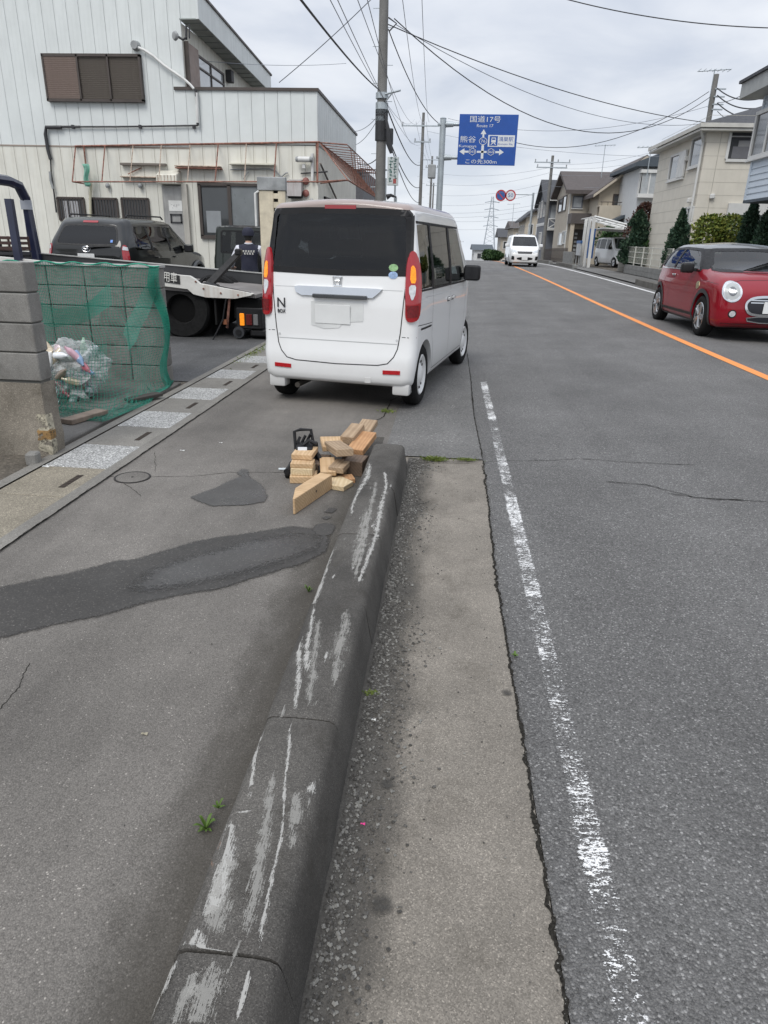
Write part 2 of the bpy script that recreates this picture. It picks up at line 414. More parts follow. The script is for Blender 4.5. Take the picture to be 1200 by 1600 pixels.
def soft_band(name, x0, x1, y0, y1, z, c, peak, lo, hi):
    t = NT('band_' + name); sp = t.n('ShaderNodeSeparateXYZ'); t.l(t.coord(), sp.inputs[0])
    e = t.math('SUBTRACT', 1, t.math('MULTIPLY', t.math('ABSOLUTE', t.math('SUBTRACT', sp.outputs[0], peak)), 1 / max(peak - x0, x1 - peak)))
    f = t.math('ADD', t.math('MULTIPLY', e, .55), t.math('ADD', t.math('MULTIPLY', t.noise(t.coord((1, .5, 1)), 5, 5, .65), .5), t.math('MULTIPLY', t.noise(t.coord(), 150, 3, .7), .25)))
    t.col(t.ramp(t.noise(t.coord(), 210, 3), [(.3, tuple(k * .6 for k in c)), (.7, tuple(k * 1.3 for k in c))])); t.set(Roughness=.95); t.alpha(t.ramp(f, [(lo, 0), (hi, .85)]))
    strip(name, x0, x1, ys(y0, y1, 20), z, t.m)
soft_band('grit_dirt', -.22, .05, .2, 4.7, .0072, (.085, .08, .072), -.205, .55, .85)
soft_band('kerb_dark_band', -1.0, -.44, .2, 5.2, .0138, (.085, .077, .064), -.46, .68, 1.15)  # soft brownish dark band, strongest next to the kerb
# --- painted lines
def paint(name, c, lo, hi, stretch=(30, 5, 1), wear=.5, sc=1.0):
    t = NT(name); v = t.coord(stretch)
    f = t.noise(v, sc, 8, .72); g = t.noise(t.coord(), 120, 3, .7); b = t.noise(t.coord((.2, 1, 1)), 2.3, 3)
    e = t.math('ADD', t.math('MULTIPLY', f, .55), t.math('ADD', t.math('MULTIPLY', g, .40), t.math('MULTIPLY', b, wear)))
    a = t.ramp(e, [(lo, 0), (hi, 1)])
    cc = t.mix(t.ramp(t.noise(t.coord(), 40, 4), [(.4, 0), (.7, .35)]), c, tuple(x * .6 for x in c))
    t.col(cc); t.set(Roughness=.7); t.alpha(a); t.bump(g, .3, .003)
    return t.m
def worn():
    t = NT('worn_white_paint'); f = t.noise(t.coord((38, 95, 1)), 1, 5, .7); g = t.noise(t.coord((1, 1.6, 1)), 170, 3, .75); b = t.noise(t.coord((.4, 1, 1)), 2.1, 4, .6); b2 = t.noise(t.coord((1, 1, 1)), 14, 3, .6)
    sp = t.n('ShaderNodeSeparateXYZ'); t.l(t.coord(), sp.inputs[0]); ex = t.math('MULTIPLY', t.math('MAXIMUM', t.math('SUBTRACT', t.math('ABSOLUTE', t.math('SUBTRACT', sp.outputs[0], .452)), .030), 0), 9)
    e = t.math('ADD', t.math('ADD', t.math('MULTIPLY', f, .5), t.math('MULTIPLY', g, .5)), t.math('ADD', t.math('MULTIPLY', b, .42), t.math('MULTIPLY', b2, .25)))
    e = t.math('SUBTRACT', e, ex)
    t.set(Base_Color=(.76, .76, .75, 1), Roughness=.75); t.alpha(t.ramp(e, [(.866, 0), (.888, .95)])); t.bump(g, .3, .003); return t.m
MWL = worn()
MOR = paint('orange_paint', (.80, .29, .075), .50, .60, (9, 3, 1), .5)
MWR = paint('white_paint', (.74, .74, .73), .56, .66, (9, 4, 1), .5)
strip('white_edge_line', lambda y: .375, lambda y: .545, ys(-1, 4.6, 14) + ys(5.0, 7.75, 6), .004, MWL)
strip('orange_centre_line', lambda y: 3.61 + .0012 * y, lambda y: 3.735 + .0012 * y, ys(-2, 12, 6) + LONG[8:-4], .004, MOR)
strip('white_side_line', 6.42, 6.57, LONG[:-4], .004, MWR)
# --- open joint between gutter apron and road, and hairline cracks
def crack(name, pts, w0, z, jit=.006, sub=30, mat=MCRACK):
    P = [Vector(p) if len(p) == 3 else gr(p[0], p[1], zr(gr(*p, z).x, 4) + z if p[0] > 800 else z) for p in pts]; c = []
    for a, b in zip(P, P[1:]):
        for k in range(sub): c.append(a.lerp(b, k / sub))
    c.append(P[-1]); L = []; Rr = []
    for i, p in enumerate(c):
        d = (c[min(i + 1, len(c) - 1)] - c[max(i - 1, 0)]); n = Vector((-d.y, d.x, 0)).normalized()
        o = mnoise.noise(p * 7) * jit * 1.4 + mnoise.noise(p * 30 + Vector((5, 0, 0))) * jit + mnoise.noise(p * 110) * jit * .6
        ww = w0 * (.30 + 1.1 * abs(mnoise.noise(p * 13 + Vector((0, 9, 0)))) + .7 * abs(mnoise.noise(p * 85))) * min(1, (i + .3) / 4, (len(c) - i) / 4)
        q = p + n * o; q.z = zr(q.x, q.y) + z; L.append(q + n * ww); Rr.append(q - n * ww)
    m = MB(); N = len(c); m.add(L + Rr, [(i, i + 1, N + i + 1, N + i) for i in range(N - 1)])
    o = m.build(name, mat, recalc=False); o['kind'] = 'structure'; return o
crack('joint_crack', [(EDGE(y) - .004, y, 0) for y in (.3, 1.2, 2, 3, 4, 4.72)], .0075, .0078, .009, 160)
crack('joint_crack', [(EDGE(y) - .004, y, 0) for y in (4.7, 6, 8, 12, 20)], .006, .0175, .004, 30)
crack('road_crack', [(735, 722), (800, 721), (860, 719), (905, 716)], .0035, .0048)
crack('road_crack', [(905, 716), (990, 722), (1090, 726)], .004, .0049)
crack('road_crack', [(945, 752), (1010, 757), (1090, 777), (1200, 783)], .005, .0048)
crack('road_crack', [(1040, 770), (1120, 780), (1160, 779)], .005, .005)
crack('pavement_crack', [(150, 742), (182, 745)], .003, .0135)
crack('pavement_crack', [(233, 745), (300, 744), (360, 738), (450, 738)], .0025, .0135)
crack('pavement_crack', [(192, 755), (222, 775)], .0025, .0135)
crack('pavement_crack', [(243, 738), (242, 705)], .002, .0135)
crack('pavement_crack', [(0, 1110), (30, 1070), (48, 1035)], .0018, .0135)
crack('shoulder_crack', [(560, 672), (600, 650), (612, 625), (660, 600)], .005, .0165)
crack('apron_joint', [(632, 722), (690, 722), (745, 721)], .006, .0175)
# --- manhole
mh = thing('manhole_cover', 'small round iron manhole cover set in the grey pavement', 'manhole', gr(207, 746, .014))
m = MB(); m.lathe([(.10, .001), (.104, .004), (.112, .004), (.113, 0)], (0, 0, 0), n=32); m.build('rim', M('iron_dark', (.035, .032, .03), .7, .3, bump=.3), mh, smooth=True)
m = MB(); m.lathe([(0, .003), (.10, .003), (.10, 0)], (0, 0, 0), n=32); m.build('lid', MSIDE, mh)
m = MB(); m.cyl((0, 0, .002), (0, 0, .006), .007, n=10); m.build('key_hole', MATS['iron_dark'], mh)

# --- drain with cover slabs along the left edge
dr = bpy.data.objects.new('drain', None); link(dr); dr['kind'] = 'structure'
MSLOT = M('slot_iron', (.03, .022, .017), .9, .2, var=.4, sc=40)
SL = .535
sl_meshes = {}
def drain_slab(y0, y1, mt, slot):
    h = .014 + .002 * random.random()
    m = MB(); m.b2((-2.615, y0 + .005, -.05), (-2.175, y1 - .005, h + zg(y0))); m.build('slab', mt, dr, bevel=.004)
    if slot:
        yc = (y0 + y1) / 2; s_ = MB(); s_.b2((-2.30, yc - .12, -.02), (-2.26, yc + .12, h + zg(y0) + .0015)); so_ = s_.build('slot', MSLOT, dr)
        for k in range(7):
            b = MB(); b.box((-2.28, yc - .1 + k * .033, h + zg(y0) + .002), (.03, .008, .004)); b.build('grate_bar', M('grate_iron', (.07, .055, .045), .8, .3), dr)
drain_slab(1.9, 3.55, MDRB, False); drain_slab(3.55, 4.085, MDRB, True)
y = 4.085
for k in range(11):
    lt = k % 2 == 0
    drain_slab(y, y + SL, MDRL if lt else MDRD, not lt); y += SL
strip('drain_lip', -2.17, -2.09, LONG, .022, MDRD, kind=None, parent=dr)
strip('drain_back_lip', -2.70, -2.62, ys(1.5, 14, 10), .020, MDRD, kind=None, parent=dr)
strip('drain_bed', -2.66, -2.12, ys(1.5, 14, 10), .003, MCRACK, kind=None, parent=dr)
crack('drain_edge_crack', [(-2.088, y_, 0) for y_ in (2.2, 3, 4, 5, 6.5, 8, 11)], .0025, .0235, .006, 60)

# --- kerb of concrete blocks beside the gutter
kb = thing('kerb', 'dark weathered concrete kerb with white scrape marks beside the gutter', 'kerb', kind='structure')
KY = [-1.22, -.53, .16, .86, 1.55, 2.235, 2.88, 3.56, 4.56]
def kprof(t=0):     # (x,z) cross-section of the kerb
    return [(-.475, -.04), (-.455, .148), (-.446, .174), (-.43, .184), (-.37, .187), (-.30, .187), (-.266, .184), (-.250, .174), (-.241, .155), (-.233, .11), (-.222, .05), (-.214, 0), (-.212, -.04)]
def kerb_pt(x, z, y):
    k = 1.0
    if y > 4.36: k = math.sqrt(max(0.05, 1 - ((y - 4.36) / .215) ** 2))
    if z > 0: z = z * (.35 + .65 * k)
    x = -.345 + (x + .345) * (.85 + .15 * k)
    n = mnoise.noise(Vector((x * 6, y * 5, z * 6))) * .004 + mnoise.noise(Vector((x * 25, y * 25, z * 25))) * .0018
    return Vector((x + n, y, z + n * .7))
for a, b in zip(KY, KY[1:]):
    m = MB(); pr = kprof(); n = 26; vs = []
    off = random.uniform(-.003, .003); offz = random.uniform(-.003, .003)
    for j in range(n + 1):
        y = a + .003 + (b - a - .006) * j / n
        e = min(j, n - j); sh = 1 if e > 0 else .985
        for (x, z) in pr:
            p = kerb_pt(x, z * sh if z > 0 else z, y); vs.append((p.x + off, p.y, p.z + (offz if z > 0 else 0)))
    q = len(pr)
    fs = [(j * q + i, j * q + i + 1, (j + 1) * q + i + 1, (j + 1) * q + i) for j in range(n) for i in range(q - 1)]
    fs += [tuple(range(q)), tuple(n * q + i for i in range(q - 1, -1, -1))]
    m.add(vs, fs); m.build('kerb_block', MKERB, kb, smooth=True, angle=50)
m = MB(); m.b2((-.455, -1.2, -.04), (-.262, 4.3, .130)); m.build('mortar', MCRACK, kb)
# scrape marks: worn strips lying on the block surface
def ktop(x, y):
    pr = kprof(); 
    for (x0, z0), (x1, z1) in zip(pr[1:], pr[2:]):
        if x0 <= x <= x1: z = z0 + (z1 - z0) * (x - x0) / (x1 - x0); return kerb_pt(x, z, y)
    return kerb_pt(x, pr[-2][1], y)
def scratch(name, c, lo, hi, st, mx=.8):
    t = NT(name); v = t.coord(st); f = t.noise(v, 1, 8, .75, .3); g = t.noise(t.coord((1.6, .8, 1)), 240, 4, .8); q_ = t.noise(t.coord(), 26, 4, .7)
    at_ = t.n('ShaderNodeAttribute', attribute_name='edge')
    e = t.math('ADD', t.math('ADD', t.math('MULTIPLY', f, .75), t.math('MULTIPLY', g, .45)), t.math('ADD', t.math('MULTIPLY', at_.outputs['Fac'], .24), t.math('MULTIPLY', q_, .45)))
    t.set(Base_Color=(*c, 1), Roughness=.9); t.alpha(t.ramp(e, [(lo, 0), (hi, mx)])); return t.m
MSC = scratch('scrape_white', (.50, .49, .46), .97, 1.17, (320, 22, 60), .66)
MSC2 = scratch('scrape_faint', (.40, .39, .36), .97, 1.25, (380, 16, 60), .5)
MSC3 = scratch('scrape_rust', (.36, .22, .15), .97, 1.22, (300, 18, 60), .7)
def mark(pts, wid, mat=MSC, z=.1845):
    P = [gr(px, py, z) for px, py in pts]; n = 14; seq = []
    for a, b in zip(P, P[1:]): seq += [a.lerp(b, k / n) for k in range(n)]
    seq.append(P[-1]); vs = []; ed = []
    ws = wid if hasattr(wid, '__len__') else [wid] * len(pts)
    for i, p in enumerate(seq):
        w_ = 1.7 * lerpl(list(enumerate(ws)), i / n)
        for k in range(5):
            x = p.x + w_ * (k / 4 - .5); q = ktop(max(-.452, min(-.214, x)), p.y); vs.append((q.x, q.y, q.z + .0035))
            ed.append((1 - abs(k / 2 - 1)) * min(1, i / 4, (len(seq) - 1 - i) / 4))
    m = MB(); m.add(vs, [(i * 5 + k, i * 5 + k + 1, i * 5 + k + 6, i * 5 + k + 5) for i in range(len(seq) - 1) for k in range(4)])
    me = bpy.data.meshes.new('scrape_mark'); me.from_pydata(m.v, [], m.f)
    at_ = me.attributes.new('edge', 'FLOAT', 'POINT')
    for i, e in enumerate(ed): at_.data[i].value = e
    me.polygons.foreach_set('use_smooth', [True] * len(me.polygons))
    mesh_obj('scrape_mark', me, mat, kb)
mark([(578, 722), (575, 745), (555, 778), (547, 803)], [.02, .035, .018, .016])
mark([(600, 735), (604, 757), (594, 800), (588, 835), (572, 880), (559, 917)], [.018, .02, .03, .028, .02, .022])
mark([(523, 850), (505, 900), (494, 935), (480, 960)], [.022, .02, .018, .03])
mark([(493, 938), (482, 1000), (478, 1060)], [.012, .018, .03])
mark([(470, 985), (466, 1060), (460, 1120)], [.02, .02, .01])
mark([(440, 1045), (428, 1080), (415, 1118)], [.014, .012, .012])
mark([(412, 1128), (398, 1180), (390, 1262)], .011)
mark([(357, 1270), (375, 1271), (392, 1268)], [.02, .02, .01])
mark([(455, 1140), (448, 1200), (442, 1300), (425, 1380), (402, 1490)], [.008, .010, .008, .009, .010], MSC)
mark([(472, 1232), (462, 1270), (455, 1335)], [.02, .035, .02], MSC2)
mark([(365, 1275), (352, 1345), (340, 1400), (318, 1440)], [.03, .04, .04, .03])
mark([(345, 1300), (335, 1325), (330, 1355)], [.01, .02, .008], MSC3)
mark([(312, 1450), (300, 1475), (318, 1484), (355, 1491)], [.02, .05, .03, .012])
mark([(275, 1495), (250, 1550), (222, 1600)], [.02, .012, .01])
mark([(310, 1512), (290, 1560), (270, 1610)], [.02, .028, .02], MSC2)
mark([(392, 1510), (378, 1570), (372, 1600)], [.008, .012, .01])
mark([(545, 945), (532, 1010), (520, 1080)], [.02, .05, .02], MSC2)
mark([(575, 790), (563, 850), (550, 900)], [.03, .06, .03], MSC2)
mark([(430, 1200), (415, 1300), (398, 1400), (380, 1480)], [.015, .03, .03, .02], MSC2)
mark([(500, 960), (490, 1040), (480, 1110)], [.02, .035, .02], MSC2)
mark([(360, 1330), (345, 1400), (330, 1470)], [.04, .06, .05], MSC2)
mark([(590, 745), (578, 800), (566, 860), (552, 915)], [.02, .03, .03, .02], MSC2)
mark([(340, 1500), (320, 1560), (300, 1610)], [.04, .06, .05], MSC2)
for k in range(26):
    y_ = random.uniform(.5, 4.2); x_ = random.uniform(-.43, -.26); p = ktop(x_, y_)
    from_px = None
    L_ = random.uniform(.03, .16); vs = []; 
    P_ = [Vector((x_, y_, 0)), Vector((x_ + random.uniform(-.01, .01), y_ + L_, 0))]
    m = MB(); w_ = random.uniform(.003, .016); vs = []; ed = []
    for i in range(7):
        q0 = P_[0].lerp(P_[1], i / 6)
        for j in range(3):
            q = ktop(q0.x + w_ * (j - 1), q0.y); vs.append((q.x, q.y, q.z + .0032)); ed.append((1 - abs(j - 1)) * (1 - abs(i - 3) / 3))
    me = bpy.data.meshes.new('scrape_mark'); me.from_pydata(vs, [], [(i * 3 + j, i * 3 + j + 1, i * 3 + j + 4, i * 3 + j + 3) for i in range(6) for j in range(2)])
    a_ = me.attributes.new('edge', 'FLOAT', 'POINT')
    for i, e in enumerate(ed): a_.data[i].value = e
    mesh_obj('scrape_mark', me, random.choice([MSC2, MSC2, MSC]), kb)
# pale worn arris at the foot of the kerb
m = MB(); vs = []; N = 160
for i in range(N + 1):
    y_ = .5 + 4.0 * i / N; h = max(.0008, .004 + .03 * mnoise.noise(Vector((0, y_ * 3, 0))) + .012 * mnoise.noise(Vector((0, y_ * 21, 4))))
    a = kerb_pt(-.2135, .0, y_); b = kerb_pt(-.222, .05, y_); b = a.lerp(b, min(1, h / .05))
    vs += [(a.x + .003, a.y, .006), (b.x + .003, b.y, max(.01, b.z))]
m.add(vs, [(2 * i, 2 * i + 1, 2 * i + 3, 2 * i + 2) for i in range(N)])
def foot():
    t = NT('kerb_foot'); t.set(Base_Color=(.26, .245, .205, 1), Roughness=.9); t.alpha(t.ramp(t.noise(t.coord((1, .35, 1)), 38, 6, .7), [(.50, 0), (.62, .8)])); return t.m

# ================================================================== VEHICLES
def paintm(name, c, coat=1., rough=.35, metal=0, dust=.35):
    if name in MATS: return MATS[name]
    t = NT(name); v = t.coord()
    d = t.noise(v, 3, 6, .6); sep_ = t.n('ShaderNodeSeparateXYZ'); t.l(v, sep_.inputs[0])
    low = t.ramp(t.math('ADD', sep_.outputs[2], t.math('MULTIPLY', d, .25)), [(.25, dust), (.62, 0)])
    cc = t.mix(t.ramp(d, [(.3, .0), (.8, .10)]), c, tuple(x * .7 for x in c))
    cc = t.mix(low, cc, (.16, .145, .12)); t.col(cc)          # road dust on the sills
    t.set(Roughness=rough, Metallic=metal, Coat_Weight=coat, Coat_Roughness=.04, Specular_IOR_Level=.12)
    MATS[name] = t.m; return t.m
def glassm(name, tint, dens, rough=.02):
    if name in MATS: return MATS[name]
    t = NT(name); t.set(Base_Color=(*[x * .1 for x in tint], 1), Roughness=rough, IOR=1.5, Specular_IOR_Level=.5)
    tr = t.n('ShaderNodeBsdfTransparent'); tr.inputs[0].default_value = (*tint, 1)
    gl = t.n('ShaderNodeBsdfGlossy'); gl.inputs['Roughness'].default_value = rough
    gl.inputs[0].default_value = (1, 1, 1, 1)
    fr = t.n('ShaderNodeFresnel'); fr.inputs[0].default_value = 1.5
    # both faces of a pane reflect
    f2 = t.math('MULTIPLY', fr.outputs[0], 1.0)
    ms = t.n('ShaderNodeMixShader'); t.l(f2, ms.inputs[0]); t.l(tr.outputs[0], ms.inputs[1]); t.l(gl.outputs[0], ms.inputs[2])
    t.l(ms.outputs[0], t.o.inputs[0]); t.t.nodes.remove(t.b)
    MATS[name] = t.m; return t.m
GL_PRIV = glassm('privacy_glass', (.10, .105, .11), .9)
GL_CLR = glassm('clear_glass', (.55, .60, .58), .4)
MRUB = M('rubber', (.012, .012, .012), .9, var=.3, sc=20, bump=.2, spec=.2)
MPLA = M('black_plastic', (.013, .013, .014), .5, var=.2, sc=10, spec=.3)
MCHR = M('chrome', (.72, .73, .74), .12, 1, var=.04)
MSIL = M('silver_alloy', (.48, .49, .5), .32, .9, var=.08)
MWHEELW = M('white_wheel', (.70, .70, .69), .4, 0, var=.08)
MSEAT = M('seat_cloth', (.035, .035, .038), .9, var=.2)
MRED = M('red_lens', (.34, .006, .012), .12, 0, var=.15, coat=1)
MREDL = M('red_lens_lit', (.75, .03, .03), .15, emit=.5)
MAMB = M('amber_lamp_lit', (1.0, .27, .015), .25, emit=.4, var=.45, sc=60)
MCLR = M('clear_lens', (.62, .63, .64), .12, .2, var=.25, sc=25, coat=1)
MREFL = M('red_reflector', (.40, .01, .015), .25, var=.2, sc=60)
MSEAM = M('panel_gap', (.03, .03, .032), .8)
MPLATE = M('number_plate', (.72, .73, .72), .45, var=.06)
MHEAD = M('headlamp', (.55, .57, .58), .25, .3, var=.3, sc=18, coat=1)
MUNDER = M('underbody', (.008, .008, .008), .95, spec=.1)

class Car:
    def __init__(s, name, label, cat, loc, rz, sp, group=None):
        s.sp = sp; s.root = thing(name, label, cat, loc, rz, group)
        s.paint = sp['paint']
    def bodymesh(s, inset=0.0, zb=None):
        sp = s.sp; W = sp['W'] - inset; L0 = sp['L0'] + inset; L1 = sp['L1'] - inset; ZB = sp['zb'] if zb is None else zb
        rr = sp.get('rr', .13); re = sp.get('re', .12)
        st = []; n = 30
        for i in range(9): st.append(L0 + re * (1 - math.cos(math.pi / 2 * i / 8)))
        a = L0 + re; b = L1 - re
        for i in range(1, n): st.append(a + (b - a) * i / n)
        for i in range(8, -1, -1): st.append(L1 - re * (1 - math.cos(math.pi / 2 * i / 8)))
        ring = []; K = 7
        rx = rr; 
        pts = []
        # unit ring in terms of (x side -1..1, vertical param), with corner rounding in metres handled below
        def ringpts(w, z0, z1):
            rt = min(rr, (z1 - z0) * .45); rb = min(.07, (z1 - z0) * .2); P = []
            for i in range(6): P.append((w - rb - (w - rb) * (1 - i / 6), z0, 0))       # bottom centre -> edge
            for i in range(K): t = math.pi / 2 * i / (K - 1); P.append((w - rb + rb * math.sin(t), z0 + rb - rb * math.cos(t), 1))
            nz = 14
            for i in range(1, nz): P.append((w, z0 + rb + (z1 - rt - z0 - rb) * i / nz, 1))
            for i in range(K): t = math.pi / 2 * i / (K - 1); P.append((w - rt + rt * math.cos(t), z1 - rt + rt * math.sin(t), 1))
            for i in range(1, 8): P.append(((w - rt) * (1 - i / 7), z1 + sp.get('crown', .03) * math.sin(math.pi / 2 * i / 7) , 1))
            return P
        V = []; 
        for y in st:
            d = min(y - L0, L1 - y); ins = 0
            if d < re: ins = re - math.sqrt(max(0, re * re - (re - d) ** 2))
            f = smoothl(sp['plan'], y); w = W * f - ins * .9
            zt = smoothl(sp['top'], y) if sp.get('smooth_top') else lerpl(sp['top'], y)
            zt = zt - inset * 1.0; z1 = zt - ins * sp.get('endz', .6); z0 = ZB + ins * .5
            V.append((y, ringpts(w, z0, z1)))
        q = len(V[0][1]); verts = []; N = 2 * q - 2
        def fin(x, y, z):
            k = smoothl(sp['side'], z); x = x * k
            wr = sm((sp['L0'] + .75 - y) / .75); wf = sm((y - sp['L1'] + .75) / .75)
            return (x, y + wr * smoothl(sp['rear'], z) + wf * smoothl(sp['front'], z), z)
        for y, P in V:
            for (x, z, _) in P: verts.append(fin(x, y, z))
            for (x, z, _) in P[-2:0:-1]: verts.append(fin(-x, y, z))
        fs = []; ns = len(V)
        for i in range(ns - 1):
            for k in range(N): fs.append((i * N + k, i * N + (k + 1) % N, (i + 1) * N + (k + 1) % N, (i + 1) * N + k))
        # end caps: rows bridging mirrored points
        for e in (0, ns - 1):
            P = V[e][1]; y = V[e][0]; rows = []
            for i in range(q):
                row = []; x, z, _ = P[i]
                nn = 8
                for j in range(nn + 1):
                    if j == 0: row.append(e * N + i)
                    elif j == nn: row.append(e * N + ((N - i) % N if i not in (0, q - 1) else i))
                    else:
                        if i in (0, q - 1): row.append(e * N + i)
                        else: verts.append(fin(x * (1 - 2 * j / nn), y, z)); row.append(len(verts) - 1)
                rows.append(row)
            for i in range(q - 1):
                for j in range(8):
                    f = [rows[i][j], rows[i][j + 1], rows[i + 1][j + 1], rows[i + 1][j]]
                    g = []
                    for x in f:
                        if x not in g: g.append(x)
                    if len(g) > 2: fs.append(tuple(g))
        m = MB(); m.v = verts; m.f = fs
        return m.mesh('body')
    def make_body(s):
        sp = s.sp; me = s.bodymesh()
        bm = bmesh.new(); bm.from_mesh(me); bmesh.ops.triangulate(bm, faces=bm.faces[:]); s.bvh = BVHTree.FromBMesh(bm); bm.free()
        o = bpy.data.objects.new('body', me); link(o)
        cut = []
        def cutter(mesh): c = bpy.data.objects.new('cut', mesh); link(c); cut.append(c)
        if sp.get('hollow', True): cutter(s.bodymesh(.07, sp.get('cabin_z', .45)))
        for poly in sp['side_win']:
            m = MB(); m.prism([(-2, y, z) for y, z in poly], (4, 0, 0)); cutter(m.mesh('c'))
        if sp.get('rear_win'):
            m = MB(); m.prism([(x, sp['L0'] - 1, z) for x, z in sp['rear_win']], (0, 1.5, 0)); cutter(m.mesh('c'))
        if sp.get('wind'):
            m = MB(); m.prism([(x, sp['wind_y'], z) for x, z in sp['wind']], (0, 3, 0)); cutter(m.mesh('c'))
        for ya in (sp['ra'], sp['fa']):
            for sx in (-1, 1):
                m = MB(); m.cyl((sx * (sp['W'] - .26), ya, sp['rw']), (sx * (sp['W'] + .3), ya, sp['rw']), sp['rw'] + sp.get('gap', .045), n=40); cutter(m.mesh('c'))
        for c in cut:
            md = o.modifiers.new('b', 'BOOLEAN'); md.operation = 'DIFFERENCE'; md.object = c; md.solver = 'EXACT'
        dg = bpy.context.evaluated_depsgraph_get(); ev = o.evaluated_get(dg); nm = bpy.data.meshes.new_from_object(ev)
        bpy.data.objects.remove(o)
        for c in cut: bpy.data.objects.remove(c)
        bm = bmesh.new(); bm.from_mesh(nm)
        if sp.get('roofz'):
            bmesh.ops.bisect_plane(bm, geom=bm.verts[:] + bm.edges[:] + bm.faces[:], plane_co=(0, 0, sp['roofz']), plane_no=(0, 0, 1))
            b2 = bm.copy()
            bmesh.ops.delete(bm, geom=[f for f in bm.faces if f.calc_center_median().z > sp['roofz']], context='FACES')
            bmesh.ops.delete(b2, geom=[f for f in b2.faces if f.calc_center_median().z <= sp['roofz']], context='FACES')
            rm = bpy.data.meshes.new('roof'); b2.to_mesh(rm); b2.free(); s._fin(rm, sp['roofmat'], 'roof')
            if sp.get('beltz'):
                bmesh.ops.bisect_plane(bm, geom=bm.verts[:] + bm.edges[:] + bm.faces[:], plane_co=(0, 0, sp['beltz']), plane_no=(0, 0, 1)); b2 = bm.copy()
                isp = lambda f: f.calc_center_median().z > sp['beltz'] and -1.45 < f.calc_center_median().y < sp.get('belty', .80)
                bmesh.ops.delete(bm, geom=[f for f in bm.faces if isp(f)], context='FACES'); bmesh.ops.delete(b2, geom=[f for f in b2.faces if not isp(f)], context='FACES')
                rm = bpy.data.meshes.new('pillars'); b2.to_mesh(rm); b2.free(); s._fin(rm, MPLA, 'pillars')
        bm.to_mesh(nm); bm.free(); nm.name = 'body'
        return s._fin(nm, s.paint, 'body')
    def _fin(s, me, mat, name):
        me.materials.clear(); me.materials.append(mat)
        me.polygons.foreach_set('use_smooth', [True] * len(me.polygons)); me.set_sharp_from_angle(angle=R(32))
        return mesh_obj(name, me, mat, s.root)
    def patch(s, name, poly, d, mat, off=.004, step=.06, parent=None, thick=.012, mirror=False):
        """poly: 2-D points. d: 'R' right side (y,z), 'L' left side (y,z), 'B' rear (x,z), 'F' front (x,z), 'T' top (x,y), or (angle) = rear corner seen from that bearing (u,z)"""
        if mirror: poly = [(-a, b) for a, b in poly][::-1]
        if d == 'R': o, u, v, k = Vector((3, 0, 0)), Vector((0, 1, 0)), Vector((0, 0, 1)), Vector((-1, 0, 0))
        elif d == 'L': o, u, v, k = Vector((-3, 0, 0)), Vector((0, 1, 0)), Vector((0, 0, 1)), Vector((1, 0, 0))
        elif d == 'B': o, u, v, k = Vector((0, -5, 0)), Vector((1, 0, 0)), Vector((0, 0, 1)), Vector((0, 1, 0))
        elif d == 'F': o, u, v, k = Vector((0, 5, 0)), Vector((1, 0, 0)), Vector((0, 0, 1)), Vector((0, -1, 0))
        elif d == 'T': o, u, v, k = Vector((0, 0, 4)), Vector((1, 0, 0)), Vector((0, 1, 0)), Vector((0, 0, -1))
        else:
            (cx, cy), ang = d; k = Vector((math.sin(ang), math.cos(ang), 0)); u = Vector((math.cos(ang), -math.sin(ang), 0)); v = Vector((0, 0, 1)); o = Vector((cx, cy, 0)) - k * 3
        bm = bmesh.new(); vs = [bm.verts.new((a, b, 0)) for a, b in poly]; bm.faces.new(vs)
        a0, a1 = min(p[0] for p in poly), max(p[0] for p in poly); b0, b1 = min(p[1] for p in poly), max(p[1] for p in poly)
        for i in range(1, int((a1 - a0) / step) + 1):
            bmesh.ops.bisect_plane(bm, geom=bm.verts[:] + bm.edges[:] + bm.faces[:], plane_co=(a0 + i * (a1 - a0) / (int((a1 - a0) / step) + 1), 0, 0), plane_no=(1, 0, 0))
        for i in range(1, int((b1 - b0) / step) + 1):
            bmesh.ops.bisect_plane(bm, geom=bm.verts[:] + bm.edges[:] + bm.faces[:], plane_co=(0, b0 + i * (b1 - b0) / (int((b1 - b0) / step) + 1), 0), plane_no=(0, 1, 0))
        last = None; miss = []
        for vtx in bm.verts:
            og = o + u * vtx.co.x + v * vtx.co.y
            loc, nor, _, _ = s.bvh.ray_cast(og, k)
            if loc is None: miss.append(vtx); continue
            if nor.dot(k) > 0: nor = -nor
            vtx.co = loc + nor * off
        if miss: bmesh.ops.delete(bm, geom=miss, context='VERTS')
        if thick:
            be = [e for e in bm.edges if len(e.link_faces) == 1]
            r_ = bmesh.ops.extrude_edge_only(bm, edges=be)
            for g in r_['geom']:
                if isinstance(g, bmesh.types.BMVert): g.co += k * thick
        bmesh.ops.recalc_face_normals(bm, faces=bm.faces)
        if sum(f.normal.dot(k) * f.calc_area() for f in bm.faces) > 0: bmesh.ops.reverse_faces(bm, faces=bm.faces)
        me = bpy.data.meshes.new(name); bm.to_mesh(me); bm.free()
        me.polygons.foreach_set('use_smooth', [True] * len(me.polygons)); me.set_sharp_from_angle(angle=R(40))
        return mesh_obj(name, me, mat, parent or s.root)
